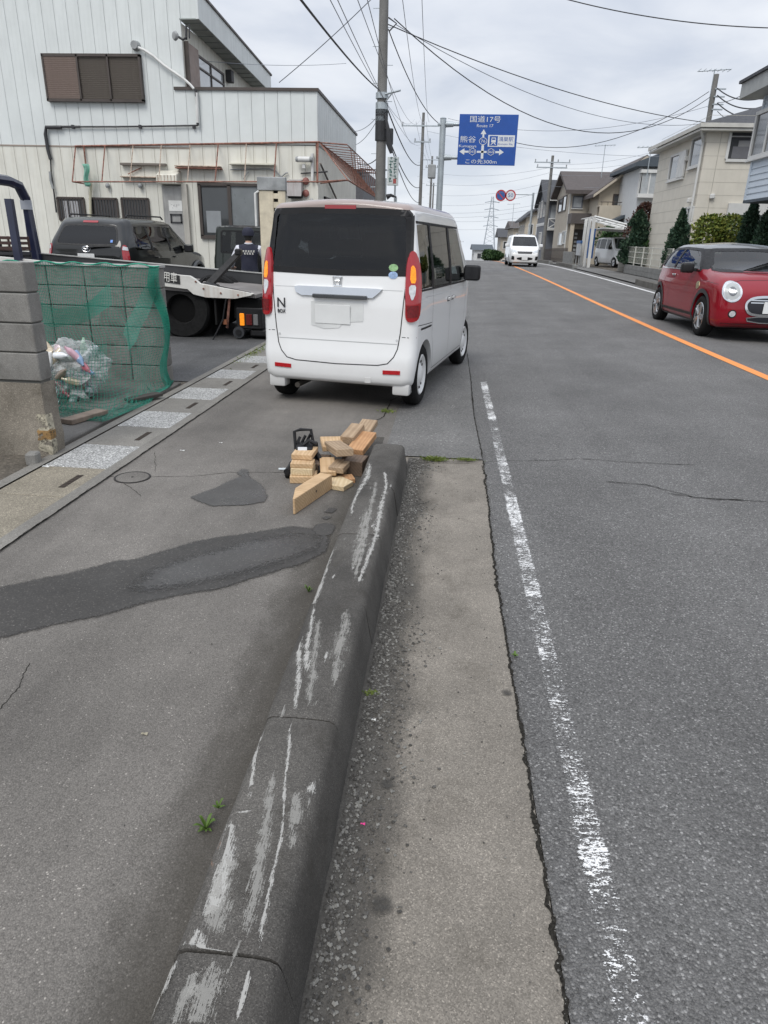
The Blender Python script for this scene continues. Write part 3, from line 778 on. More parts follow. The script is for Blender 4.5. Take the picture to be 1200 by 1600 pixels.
    def seam(s, pts, d, w=.005, mat=None, name='panel_gap', off=.0015):
        if d == 'T': o, u, v, k = Vector((0, 0, 4)), Vector((1, 0, 0)), Vector((0, 1, 0)), Vector((0, 0, -1))
        else: o, u, v, k = {'R': (Vector((3, 0, 0)), Vector((0, 1, 0)), Vector((0, 0, 1)), Vector((-1, 0, 0))), 'L': (Vector((-3, 0, 0)), Vector((0, 1, 0)), Vector((0, 0, 1)), Vector((1, 0, 0))), 'B': (Vector((0, -5, 0)), Vector((1, 0, 0)), Vector((0, 0, 1)), Vector((0, 1, 0))), 'F': (Vector((0, 5, 0)), Vector((1, 0, 0)), Vector((0, 0, 1)), Vector((0, -1, 0)))}[d]
        c = []
        for a, b in zip(pts, pts[1:]):
            n = max(2, int(math.dist(a, b) / .05))
            for i in range(n): c.append((a[0] + (b[0] - a[0]) * i / n, a[1] + (b[1] - a[1]) * i / n))
        c.append(pts[-1]); P = []
        for i, p in enumerate(c):
            a = c[max(0, i - 1)]; b = c[min(len(c) - 1, i + 1)]; t = Vector((b[0] - a[0], b[1] - a[1])); t = t.normalized() if t.length else Vector((1, 0)); nn = Vector((-t.y, t.x))
            row = []
            for sg in (-1, 1):
                q = (p[0] + nn.x * w * sg / 2, p[1] + nn.y * w * sg / 2); og = o + u * q[0] + v * q[1]; loc, nor, _, _ = s.bvh.ray_cast(og, k)
                if loc is None: row = None; break
                if nor.dot(k) > 0: nor = -nor
                row.append(loc + nor * off)
            if row: P.append(row)
        m = MB(); m.add([x for r_ in P for x in r_], [(2 * i, 2 * i + 1, 2 * i + 3, 2 * i + 2) for i in range(len(P) - 1)])
        return m.build(name, mat or MSEAM, s.root)
    def hit(s, d, a, b):
        o, k = {'R': (Vector((3, a, b)), Vector((-1, 0, 0))), 'L': (Vector((-3, a, b)), Vector((1, 0, 0))), 'B': (Vector((a, -5, b)), Vector((0, 1, 0))), 'F': (Vector((a, 5, b)), Vector((0, -1, 0))), 'T': (Vector((a, b, 4)), Vector((0, 0, -1)))}[d]
        loc, nor, _, _ = s.bvh.ray_cast(o, k); return loc
    def windows(s, mats):
        sp = s.sp
        for poly, mt in zip(sp['side_win'], mats):
            for d in 'RL': s.patch('side_window', poly, d, mt, -.004, .12, thick=0)
    def wheels(s, tyre_w, style, rim_mat):
        sp = s.sp; r = sp['rw']
        if not hasattr(s, '_w'): s._w = None
        tm = MB(); tw = tyre_w; ri = r * sp.get('rim', .66)
        tm.lathe([(ri, -tw / 2 + .01), (ri + .02, -tw / 2), (r - .03, -tw / 2 + .002), (r - .008, -tw / 2 + .018), (r, -tw / 2 + .035), (r, tw / 2 - .035), (r - .008, tw / 2 - .018), (r - .03, tw / 2 - .002), (ri + .02, tw / 2), (ri, tw / 2 - .01), (ri - .01, 0), (ri, -tw / 2 + .01)], (0, 0, 0), (1, 0, 0), 40)
        tme = tm.mesh('tyre', smooth=True)
        rm = MB(); x = tw / 2
        if style == 'disc':
            rm.lathe([(ri, x - .012), (ri - .012, x - .004), (ri * .86, x - .012), (ri * .72, x - .045), (ri * .55, x - .03), (ri * .35, x - .008), (ri * .30, x - .002), (ri * .12, x), (0, x)], (0, 0, 0), (1, 0, 0), 36)
        else:
            rm.lathe([(ri, x - .012), (ri - .01, x - .004), (ri * .88, x - .012), (ri * .86, x - .10), (ri * .3, x - .09), (0, x - .09)], (0, 0, 0), (1, 0, 0), 36)
            for k in range(5):
                a = 2 * math.pi * k / 5 + .3
                for da in (-.17, .17):
                    c0 = Vector((x - .02, math.cos(a) * ri * .12, math.sin(a) * ri * .12)); c1 = Vector((x - .012, math.cos(a + da) * ri * .9, math.sin(a + da) * ri * .9))
                    rm.tube([c0, c1], [.03, .026], 6)
            rm.cyl((x - .05, 0, 0), (x - .002, 0, 0), ri * .18, ri * .15, 14)
        rme = rm.mesh('rim', smooth=True)
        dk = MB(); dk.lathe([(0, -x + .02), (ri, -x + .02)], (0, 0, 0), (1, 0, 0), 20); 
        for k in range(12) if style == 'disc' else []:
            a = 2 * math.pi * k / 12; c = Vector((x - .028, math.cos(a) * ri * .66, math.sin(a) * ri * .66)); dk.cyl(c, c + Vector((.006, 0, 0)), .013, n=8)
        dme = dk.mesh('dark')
        for ya in (sp['ra'], sp['fa']):
            for sx in (-1, 1):
                w_ = bpy.data.objects.new('wheel', None); link(w_, s.root); w_.empty_display_size = .05
                w_.location = (sx * (sp['W'] - tw / 2 - sp.get('wheel_in', .02)), ya, r)
                w_.rotation_euler = (random.uniform(0, 6), 0, 0 if sx > 0 else math.pi)
                if ya == sp['fa'] and sp.get('steer'): w_.rotation_euler = (0, 0, (0 if sx > 0 else math.pi) + sp['steer'])
                mesh_obj('tyre', tme, MRUB, w_); mesh_obj('rim', rme, rim_mat, w_); mesh_obj('brake_shadow', dme, MBLACK, w_)
    def mirror(s, y, z, mat, size=(.20, .10, .15), stem=.07, gls=True):
        for d, sx in (('R', 1), ('L', -1)):
            p = s.hit(d, y, z)
            if p is None: continue
            c = p + Vector((sx * (stem + size[0] / 2), -.03, .03))
            m = MB(); m.box(c, size); m.tube([p - Vector((sx * .03, 0, 0)), c - Vector((sx * size[0] * .3, 0, .02))], .025, 8)
            mm = m.mesh('mirror'); bm = bmesh.new(); bm.from_mesh(mm); bmesh.ops.bevel(bm, geom=[e for e in bm.edges if e.calc_length() > .05], offset=.032, segments=3, affect='EDGES', profile=.5); bm.to_mesh(mm); bm.free()
            mm.polygons.foreach_set('use_smooth', [True] * len(mm.polygons))
            mo = mesh_obj('mirror', mm, mat, s.root)
            if gls: g = MB(); g.box(c + Vector((0, -size[1] / 2 - .001, 0)), (size[0] * .8, .004, size[2] * .78)); g.build('mirror_glass', M('mirror_dark_reflection', (.02, .02, .022), .15, coat=.3), mo, bevel=.001)  # near-black colour stands in for the dark surroundings the glass reflects
    def interior(s, rows, seat_z=.75, wheel_side=1):
        sp = s.sp
        for y, xs, hr in rows:
            for x in xs:
                m = MB(); m.box((x, y, seat_z - .1), (.46, .48, .18)); m.build('seat', MSEAT, s.root, bevel=.05, seg=2, smooth=True)
                m = MB(); m.box((x, y - .27, seat_z + .24), (.44, .14, .60), (R(12), 0, 0)); m.build('seat_back', MSEAT, s.root, bevel=.05, seg=2, smooth=True)
                if hr: m = MB(); m.box((x, y - .35, seat_z + .63), (.25, .10, .17), (R(8), 0, 0)); m.build('headrest', MSEAT, s.root, bevel=.035, seg=2, smooth=True)
        yd = sp['dash']; m = MB(); m.box((0, yd, seat_z + .12), (sp['W'] * 1.75, .35, .22)); m.build('dashboard', MPLA, s.root, bevel=.05, seg=2)
        m = MB(); c = Vector((wheel_side * .36, yd - .32, seat_z + .20)); m.tube([c + Vector((math.cos(a) * .18, math.sin(a) * .05, math.sin(a) * .18)) for a in [2 * math.pi * i / 20 for i in range(20)]], .014, 6, True); m.build('steering_wheel', MPLA, s.root)
    def underbody(s):
        sp = s.sp; m = MB(); m.b2((-sp['W'] + .18, sp['L0'] + .3, sp['zb'] - .03), (sp['W'] - .18, sp['L1'] - .3, sp['zb'] + .12)); m.build('underbody', MUNDER, s.root)
        m = MB()
        for ya in (sp['ra'], sp['fa']): m = MB(); m.cyl((-sp['W'] + .2, ya, sp['rw']), (sp['W'] - .2, ya, sp['rw']), .05, n=8); m.build('axle', MUNDER, s.root)

def smooth_poly(poly, it=2):
    for _ in range(it):
        q = []
        for a, b in zip(poly, poly[1:] + poly[:1]):
            q += [(a[0] * .75 + b[0] * .25, a[1] * .75 + b[1] * .25), (a[0] * .25 + b[0] * .75, a[1] * .25 + b[1] * .75)]
        poly = q
    return poly
def mini_box(name, c, d, mat, parent, bev=.006, rot=None, seg=1):
    m = MB(); m.box((0, 0, 0), d); o = m.build(name, mat, parent, bevel=bev, seg=seg, smooth=seg > 1); o.location = c
    if rot: o.rotation_euler = rot
    return o

# ------------------------------------------------------------------ white kei van (hero)
PW = paintm('white_pearl', (.80, .805, .80)); PROOF = paintm('taupe_roof', (.32, .262, .24), .8, .3)
VW = dict(paint=PW, W=.7375, L0=-1.645, L1=1.75, zb=.21, ra=-1.26, fa=1.26, rw=.285, rr=.10, re=.095, crown=.035, endz=.45,
    top=[(-1.645, 1.735), (-1.2, 1.755), (.3, 1.755), (.55, 1.73), (1.18, 1.12), (1.3, 1.04), (1.7, .93), (1.75, .88)],
    plan=[(-1.645, .985), (-1.2, 1), (1.1, 1), (1.75, .90)],
    side=[(.2, .975), (.45, 1), (.98, 1), (1.10, .985), (1.72, .885), (1.8, .87)],
    rear=[(.2, .005), (.30, -.015), (.48, -.015), (.55, .008), (.95, .012), (1.1, .03), (1.72, .105)], front=[(.2, 0), (.9, -.02), (1.0, -.05)],
    side_win=[[(-1.50, 1.11), (-1.46, 1.58), (-1.02, 1.60), (-1.02, 1.06), (-1.46, 1.06)], [(-.96, 1.055), (-.96, 1.60), (-.10, 1.60), (-.10, 1.045)], [(-.02, 1.045), (-.02, 1.60), (.50, 1.58), (.92, 1.05)]],
    rear_win=[(-.66, 1.20), (-.63, 1.655), (-.60, 1.69), (-.3, 1.702), (0, 1.705), (.3, 1.702), (.60, 1.69), (.63, 1.655), (.66, 1.20), (.64, 1.168), (0, 1.155), (-.64, 1.168)],
    wind=[(-.60, 1.10), (-.53, 1.62), (.53, 1.62), (.60, 1.10)], wind_y=.45, dash=.95, cabin_z=.45, roofz=1.69, roofmat=PROOF, steer=-.06, gap=.04)
VAN_YAW = R(-10.0)
vc = Vector((-.91, 6.56, .013)) + Matrix.Rotation(VAN_YAW, 3, 'Z') @ Vector((0, 1.26, 0))
van = Car('kei_van', 'white boxy kei van with taupe roof, amber hazards lit, stopped by the kerb', 'van', vc, VAN_YAW, VW)
van.make_body(); van.underbody()
van.windows([GL_PRIV, GL_PRIV, GL_CLR])
rw_ = van.patch('rear_window', VW['rear_win'], 'B', GL_PRIV, .002, .12, thick=0)
# black ceramic border round the rear glass
def border(car, poly, d, wid, mat, name, parent=None, off=.0035):
    cx = sum(p[0] for p in poly) / len(poly); cy = sum(p[1] for p in poly) / len(poly)
    pts = poly + [poly[0]]
    pin = [(cx + (x - cx) * (1 - wid / max(.1, abs(x - cx) + .001) * (1 if abs(x - cx) > .05 else 0)), cy + (y - cy) * (1 - wid / max(.1, abs(y - cy)))) for x, y in poly]
    return car.seam([((a[0] + b[0]) / 2, (a[1] + b[1]) / 2) for a, b in zip(poly + [poly[0]], pin + [pin[0]])], d, wid, mat, name, off)
border(van, VW['rear_win'], 'B', .05, MPLA, 'rear_window_border')
border(van, [(x * 1.015, z) for x, z in VW['rear_win']], 'B', .018, M('rear_rubber', (.03, .03, .03), .6), 'rear_window_seal', off=.002)
wsh = van.patch('windscreen', VW['wind'], 'F', GL_CLR, 0, .12, thick=0)
for dd in 'RL':
    # black B/C pillars between the side windows
    for a, b in ((-1.03, -.95), (-.11, -.01)): van.patch('window_pillar', [(a, 1.05), (a, 1.605), (b, 1.605), (b, 1.045)], dd, MPLA, .002, .1, thick=.004)
    van.seam([(-1.52, 1.05), (.94, 1.035)], dd, .018, MPLA, 'belt_moulding', .004)
    van.seam([(-1.48, 1.60), (.52, 1.60)], dd, .02, MPLA, 'window_top_moulding', .003)
    van.seam([(-.99, 1.05), (-.99, .62), (-.93, .52), (-.88, .30)], dd); van.seam([(-.06, 1.04), (-.06, .30)], dd); van.seam([(.90, 1.03), (.97, .85), (.93, .55), (.86, .30)], dd)
    van.seam([(-.90, .29), (.88, .29)], dd, .006); van.seam([(-1.56, .76), (-1.02, .74)], dd, .006)
    van.seam([(-1.46, .72), (-1.03, .715)], dd, .018, MPLA, 'door_rail', .002)
    van.seam([(-1.30, .985), (1.2, .965)], dd, .006, M('white_crease', (.42, .43, .43), .5), 'body_crease', .001)
    for y_ in (-.17, .08):
        p = van.hit(dd, y_, .905); sx = 1 if dd == 'R' else -1
        mini_box('door_handle', p + Vector((sx * .014, 0, 0)), (.026, .15, .03), PW, van.root, .01, seg=2)
        mini_box('handle_recess', p + Vector((sx * .001, 0, -.006)), (.006, .13, .045), MPLA, van.root, .002)
    # tail lamp (wraps the corner)
    sg = 1 if dd == 'R' else -1
    lp = [(-.005, 1.375), (.03, 1.35), (.062, 1.24), (.075, 1.08), (.068, .86), (.055, .735), (-.005, .70), (-.045, .725), (-.048, .90), (-.047, 1.10), (-.04, 1.26), (-.025, 1.34)]
    lp = smooth_poly([(x * 1.05, z if z > 1.2 else 1.2 - (1.2 - z) * .82) for x, z in lp])
    fr = (((sg * .665), -1.6), R(-28) * sg)
    l_ = van.patch('tail_lamp', lp if sg > 0 else [(-a, b) for a, b in lp][::-1], fr, MRED, .022, .03, thick=.05)
    amb = smooth_poly([(-.016, 1.235), (.0, 1.26), (.018, 1.225), (.024, 1.115), (-.020, 1.115)], 1)
    van.patch('indicator', amb if sg > 0 else [(-a, b) for a, b in amb][::-1], fr, MAMB, .026, .03, l_, .01)
    rev = smooth_poly([(-.022, 1.10), (.024, 1.10), (.018, 1.03), (.004, .98), (-.010, .975), (-.024, 1.03)], 1)
    van.patch('reverse_lamp', rev if sg > 0 else [(-a, b) for a, b in rev][::-1], fr, MCLR, .026, .03, l_, .01)
    dk = [(-.04, .935), (.05, .935), (.045, .84), (-.035, .835)]
    van.patch('brake_segment', dk if sg > 0 else [(-a, b) for a, b in dk][::-1], fr, M('red_lens_inner', (.16, .004, .008), .2, coat=1, var=.4, sc=50), .025, .03, l_, .01)
    van.patch('rear_reflector', [(sg * .44, .335), (sg * .44, .37), (sg * .60, .375), (sg * .60, .34)], 'B', MREFL, .008, .05)
    van.patch('parking_sensor', [(sg * .555 + .011 * math.cos(a), .635 + .011 * math.sin(a)) for a in [i * .7854 for i in range(8)]], 'B', M('white_sensor', (.55, .56, .56), .4), .004, .1, thick=.004)
    van.patch('mud_flap_corner', [(sg * .52, .21), (sg * .54, .24), (sg * .67, .24), (sg * .67, .13), (sg * .54, .13)], 'B', PW, .03, .2) if False else mini_box('bumper_corner', (sg * .60, -1.56, .205), (.16, .14, .12), PW, van.root, .02, seg=2)
# tailgate gaps, bumper
tg = [(-.615, 1.12), (-.60, .90), (-.585, .70), (-.565, .56), (-.535, .49), (-.48, .43), (-.39, .41), (0, .40), (.39, .41), (.48, .43), (.535, .49), (.565, .56), (.585, .70), (.60, .90), (.615, 1.12)]
van.seam(tg, 'B', .009); van.seam([(-.59, 1.05), (.59, 1.05)], 'B', .004, M('white_crease', (.42, .43, .43), .5), 'body_crease')
van.seam([(-.72, .66), (-.60, .665)], 'B', .006); van.seam([(.60, .665), (.72, .66)], 'B', .006)
van.seam([(-.56, .60), (.56, .60)], 'B', .008, M('white_crease', (.42, .43, .43), .5), 'body_crease', .001)
van.patch('high_stop_lamp', [(-.14, 1.692), (-.14, 1.722), (.14, 1.722), (.14, 1.692)], 'B', M('stop_lamp', (.30, .01, .015), .2, coat=1), .006, .05)
# garnish with handle
gz = 1.025
van.patch('tailgate_garnish', [(-.40, gz + .025), (-.385, gz - .02), (-.33, gz - .045), (.33, gz - .045), (.385, gz + .0), (.41, gz + .03), (.36, gz + .035), (-.36, gz + .035)], 'B', MCHR, .022, .05, thick=.03)
p = van.hit('B', 0, gz - .03); mini_box('tailgate_handle', p + Vector((.03, -.03, -.012)), (.50, .03, .034), M('handle_dark_reflection', (.10, .105, .11), .3, .6), van.root, .006)  # handle darkened to stand in for the dark reflection under the chrome
# number plate: blank pale plate in its recess
van.patch('plate_recess', [(-.245, .73), (-.245, .935), (.245, .935), (.245, .78), (.06, .765), (.02, .715), (-.12, .70)], 'B', M('plate_shade', (.66, .67, .66), .5), .004, .08, thick=.004)
p = van.hit('B', -.04, .83); mini_box('number_plate', p + Vector((0, -.012, 0)), (.33, .006, .165), MPLATE, van.root, .002, rot=(R(3), 0, 0))
# badges
def onback(car, x, z, body, size, mat, name='badge', width=None):
    p = car.hit('B', x, z); return text(name, body, size, mat, car.root, frame(p + Vector((0, -.006, 0)), (1, 0, 0), (0, .06, 1)), .003, width)
onback(van, -.53, .905, 'N', .12, M('badge_dark', (.05, .05, .055), .3, .5), 'badge', .075); onback(van, -.53, .835, 'BOX', .045, MATS['badge_dark'], 'badge', .075)
p = van.hit('B', .0, 1.11); m = MB()
P = lambda x, z: (p.x + x, p.y - .008, p.z + z)
m.tube([P(-.042, .038), P(.042, .038), P(.036, -.036), P(-.036, -.036)], .0045, 6, True); m.tube([P(-.026, .030), P(-.02, -.03)], .006, 6); m.tube([P(.026, .030), P(.02, -.03)], .006, 6); m.tube([P(-.022, .002), P(.022, .002)], .006, 6)
m.build('emblem', MCHR, van.root)
for i, (z, c) in enumerate(((1.235, (.25, .42, .20)), (1.175, (.30, .42, .62)))):
    van.patch('window_sticker', [(.50 + .042 * math.cos(a), z + .030 * math.sin(a)) for a in [k * .5236 for k in range(12)]], 'B', M('sticker%d' % i, c, .5, var=.3, sc=40), .0045, .1, thick=0)
van.wheels(.155, 'disc', MWHEELW)
van.mirror(.80, 1.10, MPLA, (.19, .11, .17), .01)
van.interior([(-.75, (-.34, .34), True), (.15, (-.34, .34), True)], .74)
for dd, sg in (('R', 1), ('L', -1)):
    van.patch('headlamp', [(sg * .42, .70), (sg * .42, .86), (sg * .66, .88), (sg * .66, .70)], 'F', MHEAD, .006, .05)
van.patch('grille', [(-.40, .74), (-.40, .84), (.40, .84), (.40, .74)], 'F', MPLA, .006, .05); van.patch('lower_grille', [(-.45, .3), (-.45, .45), (.45, .45), (.45, .3)], 'F', MPLA, .006, .05)
mini_box('tow_hook_cover', van.hit('B', .30, .27) + Vector((0, -.003, 0)), (.06, .006, .05), PW, van.root, .002)
m = MB(); m.cyl((-.4, -1.62, .17), (-.4, -1.3, .17), .025, n=10); m.build('exhaust', M('exhaust_steel', (.1, .09, .08), .5, .8), van.root)
# ================================================================== LEFT SIDE: workshop building
MPU = M('panel_pale_green', (.66, .69, .675), .5, .0, var=.06, sc=1.2, streak=.35, grime=(.36, .39, .37), rnd=True)
MPLo = M('panel_cream', (.68, .67, .60), .55, .0, var=.08, sc=1.5, streak=.5, grime=(.40, .36, .28), rnd=True)
MRUST = M('rusty_steel', (.24, .115, .085), .85, .1, var=.55, sc=12, bump=.3)
MRUSTL = M('rusty_pale_steel', (.42, .33, .26), .8, .1, var=.5, sc=14)
MBRN = M('bronze_frame', (.075, .062, .055), .5, .3, var=.15)
MLOUV = M('louvre_brown', (.27, .21, .18), .6, var=.12); MLOUV2 = M('louvre_grey', (.155, .135, .115), .6, var=.12)
MDARKW = M('dark_wall_core', (.36, .37, .36), .9)
MPIPE = M('grey_pipe', (.30, .31, .31), .6, var=.2); MPIPEW = M('white_pipe', (.62, .62, .60), .5, var=.15); MPIPEB = M('black_pipe', (.035, .035, .038), .6)
MWGL = glassm('window_glass', (.25, .27, .28), .7)
MROOM = M('dark_room', (.035, .037, .04), .8); MPATCH = M('grey_patch', (.26, .275, .285), .7, var=.1)
YB = 21.6
bld = thing('workshop_building', 'pale green and cream metal-clad workshop with shuttered upper window', 'building', (-3.95, YB, 0))
def bp(m, name, mat, parent=None, **k):      # world-space mesh parented to the building
    o = m.build(name, mat, parent or bld, **k); o.location = -Vector(bld.location) if parent is None else (0, 0, 0); return o
XM, XA = -7.72, -3.95
m = MB(); m.b2((-26, YB + .06, 0), (XM - .04, YB + 9.5, 6.9)); bp(m, 'core_wall', MDARKW)
m = MB(); m.b2((XM - .04, YB + .06, 0), (XA - .05, YB + 8.4, 5.33)); bp(m, 'annexe_core_wall', MDARKW)
pw = .362
def panel_row(x0, x1, z0, z1, mat):
    n = max(1, round((x1 - x0) / pw)); w = (x1 - x0) / n
    sh = {}
    for i in range(n):
        m = MB(); d = .028; r = .007
        m.prism([(-w / 2 + .003, .06, 0), (-w / 2 + .003, r, 0), (-w / 2 + .009, 0, 0), (w / 2 - .009, 0, 0), (w / 2 - .003, r, 0), (w / 2 - .003, .06, 0)], (0, 0, z1 - z0))
        if 'me' not in sh: sh['me'] = m.mesh('wall_panel'); sh['me'].materials.append(mat)
        o = mesh_obj('wall_panel', sh['me'], mat, bld); o.location = Vector((x0 + w * (i + .5), YB, z0)) - Vector(bld.location)
panel_row(-15.6, XM, 3.86, 8.0, MPU); panel_row(-15.6, XM, .0, 3.83, MPLo)
panel_row(XM, XA, 3.98, 5.30, MPU); panel_row(XM, XA, 0, 3.95, MPLo)
def side_row(x, y0, y1, z0, z1, mat, sh={}):
    n = max(1, round((y1 - y0) / pw)); w = (y1 - y0) / n
    m = MB(); m.prism([(-.06, -w / 2 + .005, 0), (-.012, -w / 2 + .005, 0), (0, -w / 2 + .03, 0), (0, w / 2 - .03, 0), (-.012, w / 2 - .005, 0), (-.06, w / 2 - .005, 0)], (0, 0, z1 - z0)); me = m.mesh('wall_panel'); me.materials.append(mat)
    for i in range(n):
        o = mesh_obj('wall_panel', me, mat, bld); o.location = Vector((x, y0 + w * (i + .5), z0)) - Vector(bld.location)
side_row(XA, YB, YB + 8.4, 3.98, 5.30, MPU); side_row(XA, YB, YB + 8.4, 0, 3.95, MPLo); side_row(XM, YB, YB + 9.4, 5.36, 6.9, MPLo)
m = MB(); m.b2((-16, YB - .012, 3.825), (XM, YB + .05, 3.865)); bp(m, 'wall_flashing', M('flashing_brown', (.30, .25, .21), .6))
m = MB(); m.b2((XM - .32, YB - .05, 5.30), (XA + .04, YB + 8.45, 5.375)); bp(m, 'annexe_coping', MBRN)
# overhanging eaves with sloping fascia
m = MB(); m.prism([(-7.72, YB + .02, 6.98), (-7.72, YB + .02, 8.0), (-7.28, YB + .02, 8.0), (-7.28, YB + .02, 6.98)], (0, .10, 0)); bp(m, 'eaves_end_wall', MPU)
m = MB(); m.prism([(-7.28, YB - .02, 6.98), (-7.28, YB - .02, 7.62), (-7.28, YB + 8, 7.22), (-7.28, YB + 8, 6.66)], (.08, 0, 0)); bp(m, 'eaves_fascia', MPU)
m = MB(); m.prism([(-7.30, YB - .04, 7.62), (-7.30, YB - .04, 7.68), (-7.30, YB + 8.05, 7.28), (-7.30, YB + 8.05, 7.22)], (.14, 0, 0)); bp(m, 'eaves_capping', MBRN)
m = MB(); m.prism([(-7.75, YB - .01, 6.97), (-7.22, YB - .01, 6.97), (-7.22, YB + 8, 6.65), (-7.75, YB + 8, 6.65)], (0, 0, .03)); bp(m, 'soffit', M('soffit_grey', (.34, .37, .35), .6))
for i in range(14):
    y_ = YB + .3 + i * .55; m = MB(); m.box((-7.49, y_, 6.965 - (y_ - YB) * .0402), (.46, .025, .02)); bp(m, 'soffit_batten', M('soffit_line', (.20, .22, .21), .7))
# shuttered upper window
def wallbox(x0, x1, z0, z1, y0, y1, name, mat, parent=None, bev=0):
    m = MB(); m.b2((x0, YB + y0, z0), (x1, YB + y1, z1)); return bp(m, name, mat, None, bevel=bev) if parent is None else m.build(name, mat, parent)
sw = bpy.data.objects.new('shuttered_window', None); link(sw, bld); sw.location = -Vector(bld.location)
def sub(m, name, mat, parent, **k): return m.build(name, mat, parent, **k)
x0, x1, z0, z1 = -11.78, -8.92, 4.99, 6.12
for a, b, mt, yy in ((x0 + .05, x0 + 1.02, MLOUV, -.10), (x0 + 1.04, x0 + 1.90, MLOUV2, -.06), (x0 + 1.93, x1 - .05, MLOUV2, -.06)):
    m = MB(); m.b2((a, YB + yy, z0 + .05), (b, YB + yy + .02, z1 - .05)); sub(m, 'shutter_back', MBRN, sw)
    n = 22; zz = (z1 - z0 - .1) / n; me = None
    for i in range(n):
        m = MB(); m.box((0, 0, 0), (b - a, .018, zz * .85), (R(28), 0, 0)); o = m.build('louvre_slat', mt, sw); o.location = ((a + b) / 2, YB + yy - .012, z0 + .05 + zz * (i + .5))
for a, b, c, d in ((x0, x1, z0 - .02, z0 + .05), (x0, x1, z1 - .05, z1 + .02), (x0, x0 + .05, z0, z1), (x1 - .05, x1, z0, z1), (x0 + 1.0, x0 + 1.05, z0, z1), (x0 + 1.89, x0 + 1.94, z0, z1)):
    m = MB(); m.b2((a, YB - .14, c), (b, YB + .0, d)); sub(m, 'shutter_frame', MBRN, sw)
# windows on the upper side wall
def side_window(y0, y1, z0, z1, x, shut=None):
    wn_ = bpy.data.objects.new('window', None); link(wn_, bld); wn_.location = -Vector(bld.location)
    m = MB(); m.b2((x, y0, z0), (x + .02, y1, z1)); sub(m, 'pane', M('sky_pane', (.34, .36, .37), .12, 0, coat=1), wn_)
    for a, b, c, d in ((y0, y1, z0, z0 + .06), (y0, y1, z1 - .06, z1), (y0, y0 + .06, z0, z1), (y1 - .06, y1, z0, z1), ((y0 + y1) / 2 - .03, (y0 + y1) / 2 + .03, z0, z1), (y0, y1, z0 + (z1 - z0) * .62, z0 + (z1 - z0) * .62 + .05)):
        m = MB(); m.b2((x + .005, a, c), (x + .05, b, d)); sub(m, 'frame', MBRN, wn_)
    if shut:
        m = MB(); m.b2((x, y0 - shut, z0 - .1), (x + .12, y0 - .02, z1 + .06)); sub(m, 'shutter_box', MLOUV, wn_, bevel=.01)
        m = MB(); m.b2((x, y0 - shut - .03, z0 - .1), (x + .13, y0 - shut, z1 + .08)); sub(m, 'shutter_box_edge', MBRN, wn_)
side_window(YB + 1.0, YB + 3.6, 5.5, 6.42, XM, .85)
side_window(YB + 4.5, YB + 5.6, 5.5, 6.1, XM)
m = MB(); m.b2((XM, YB + 3.9, 6.25), (XM + .2, YB + 4.2, 6.6)); bp(m, 'vent_hood', MPIPEB, bevel=.02)
# small barred windows
for a, b, c, d in ((90, 134, 309, 333), (141, 186, 310, 339), (190, 235, 310, 340)):
    A = at(a, c, YB); B = at(b, d, YB); wn_ = bpy.data.objects.new('barred_window', None); link(wn_, bld); wn_.location = -Vector(bld.location)
    zb_ = A.z - .62; m = MB(); m.b2((A.x, YB - .02, zb_), (B.x, YB + .005, A.z)); sub(m, 'pane', M('dim_pane', (.05, .05, .05), .15, coat=.6), wn_)
    for q in ((A.x, B.x, zb_ - .03, zb_ + .02), (A.x, B.x, A.z - .03, A.z + .03), (A.x - .02, A.x + .03, zb_, A.z), (B.x - .03, B.x + .02, zb_, A.z)):
        m = MB(); m.b2((q[0], YB - .06, q[2]), (q[1], YB, q[3])); sub(m, 'frame', MBRN, wn_)
    nb = 9
    for i in range(nb):
        m = MB(); m.cyl((A.x + .06 + (B.x - A.x - .12) * i / (nb - 1), YB - .08, zb_), (A.x + .06 + (B.x - A.x - .12) * i / (nb - 1), YB - .08, A.z), .012, n=6); sub(m, 'bar', MBRN, wn_)
    if a == 90:
        for k in (.18, .36, .5): m = MB(); m.b2((A.x + k, YB - .03, zb_), (A.x + k + .13, YB - .022, A.z - .08)); sub(m, 'curtain', M('white_curtain', (.55, .55, .56), .8), wn_)
# doorway with hood, notice and frame
m = MB(); m.b2((-8.62, YB - .12, 0), (-8.02, YB + .0, 2.85)); bp(m, 'door_leaf', M('brushed_door', (.36, .355, .34), .45, .3, var=.2, sc=2, streak=.5), bevel=.01)
m = MB(); m.b2((-8.02, YB - .14, 0), (-7.86, YB + .0, 2.9)); bp(m, 'door_post', M('post_cream', (.46, .44, .39), .6, streak=.5))
m = MB(); m.prism([(-8.65, YB - .02, 3.26), (-8.65, YB - .02, 2.87), (-8.65, YB - .42, 2.87), (-8.65, YB - .40, 3.12)], (.62, 0, 0)); bp(m, 'lamp_hood', M('ribbed_plastic', (.62, .60, .52), .4, var=.15), bevel=.02)
for i in range(6): m = MB(); m.b2((-8.60 + i * .1, YB - .425, 2.9), (-8.59 + i * .1, YB - .40, 3.1)); bp(m, 'hood_rib', MRUSTL)
A = at(263, 313, YB - .13); B = at(285, 330, YB - .13)
m = MB(); m.b2((A.x, YB - .128, B.z), (B.x, YB - .122, A.z)); bp(m, 'notice', M('paper', (.68, .68, .65), .8))
m = MB(); c = Vector(((A.x + B.x) / 2, YB - .132, (A.z + B.z) / 2))
for k in range(9):
    a = Vector((c.x - .12 + .03 * k, c.y, c.z + random.uniform(-.06, .04))); m.tube([a, a + Vector((random.uniform(-.02, .03), 0, random.uniform(-.08, .06)))], .004, 4)
o = bp(m, 'handwriting', M('ink', (.18, .18, .2), .8)); o['kind'] = 'stuff'
A = at(266, 334, YB - .13); B = at(285, 349, YB - .13)
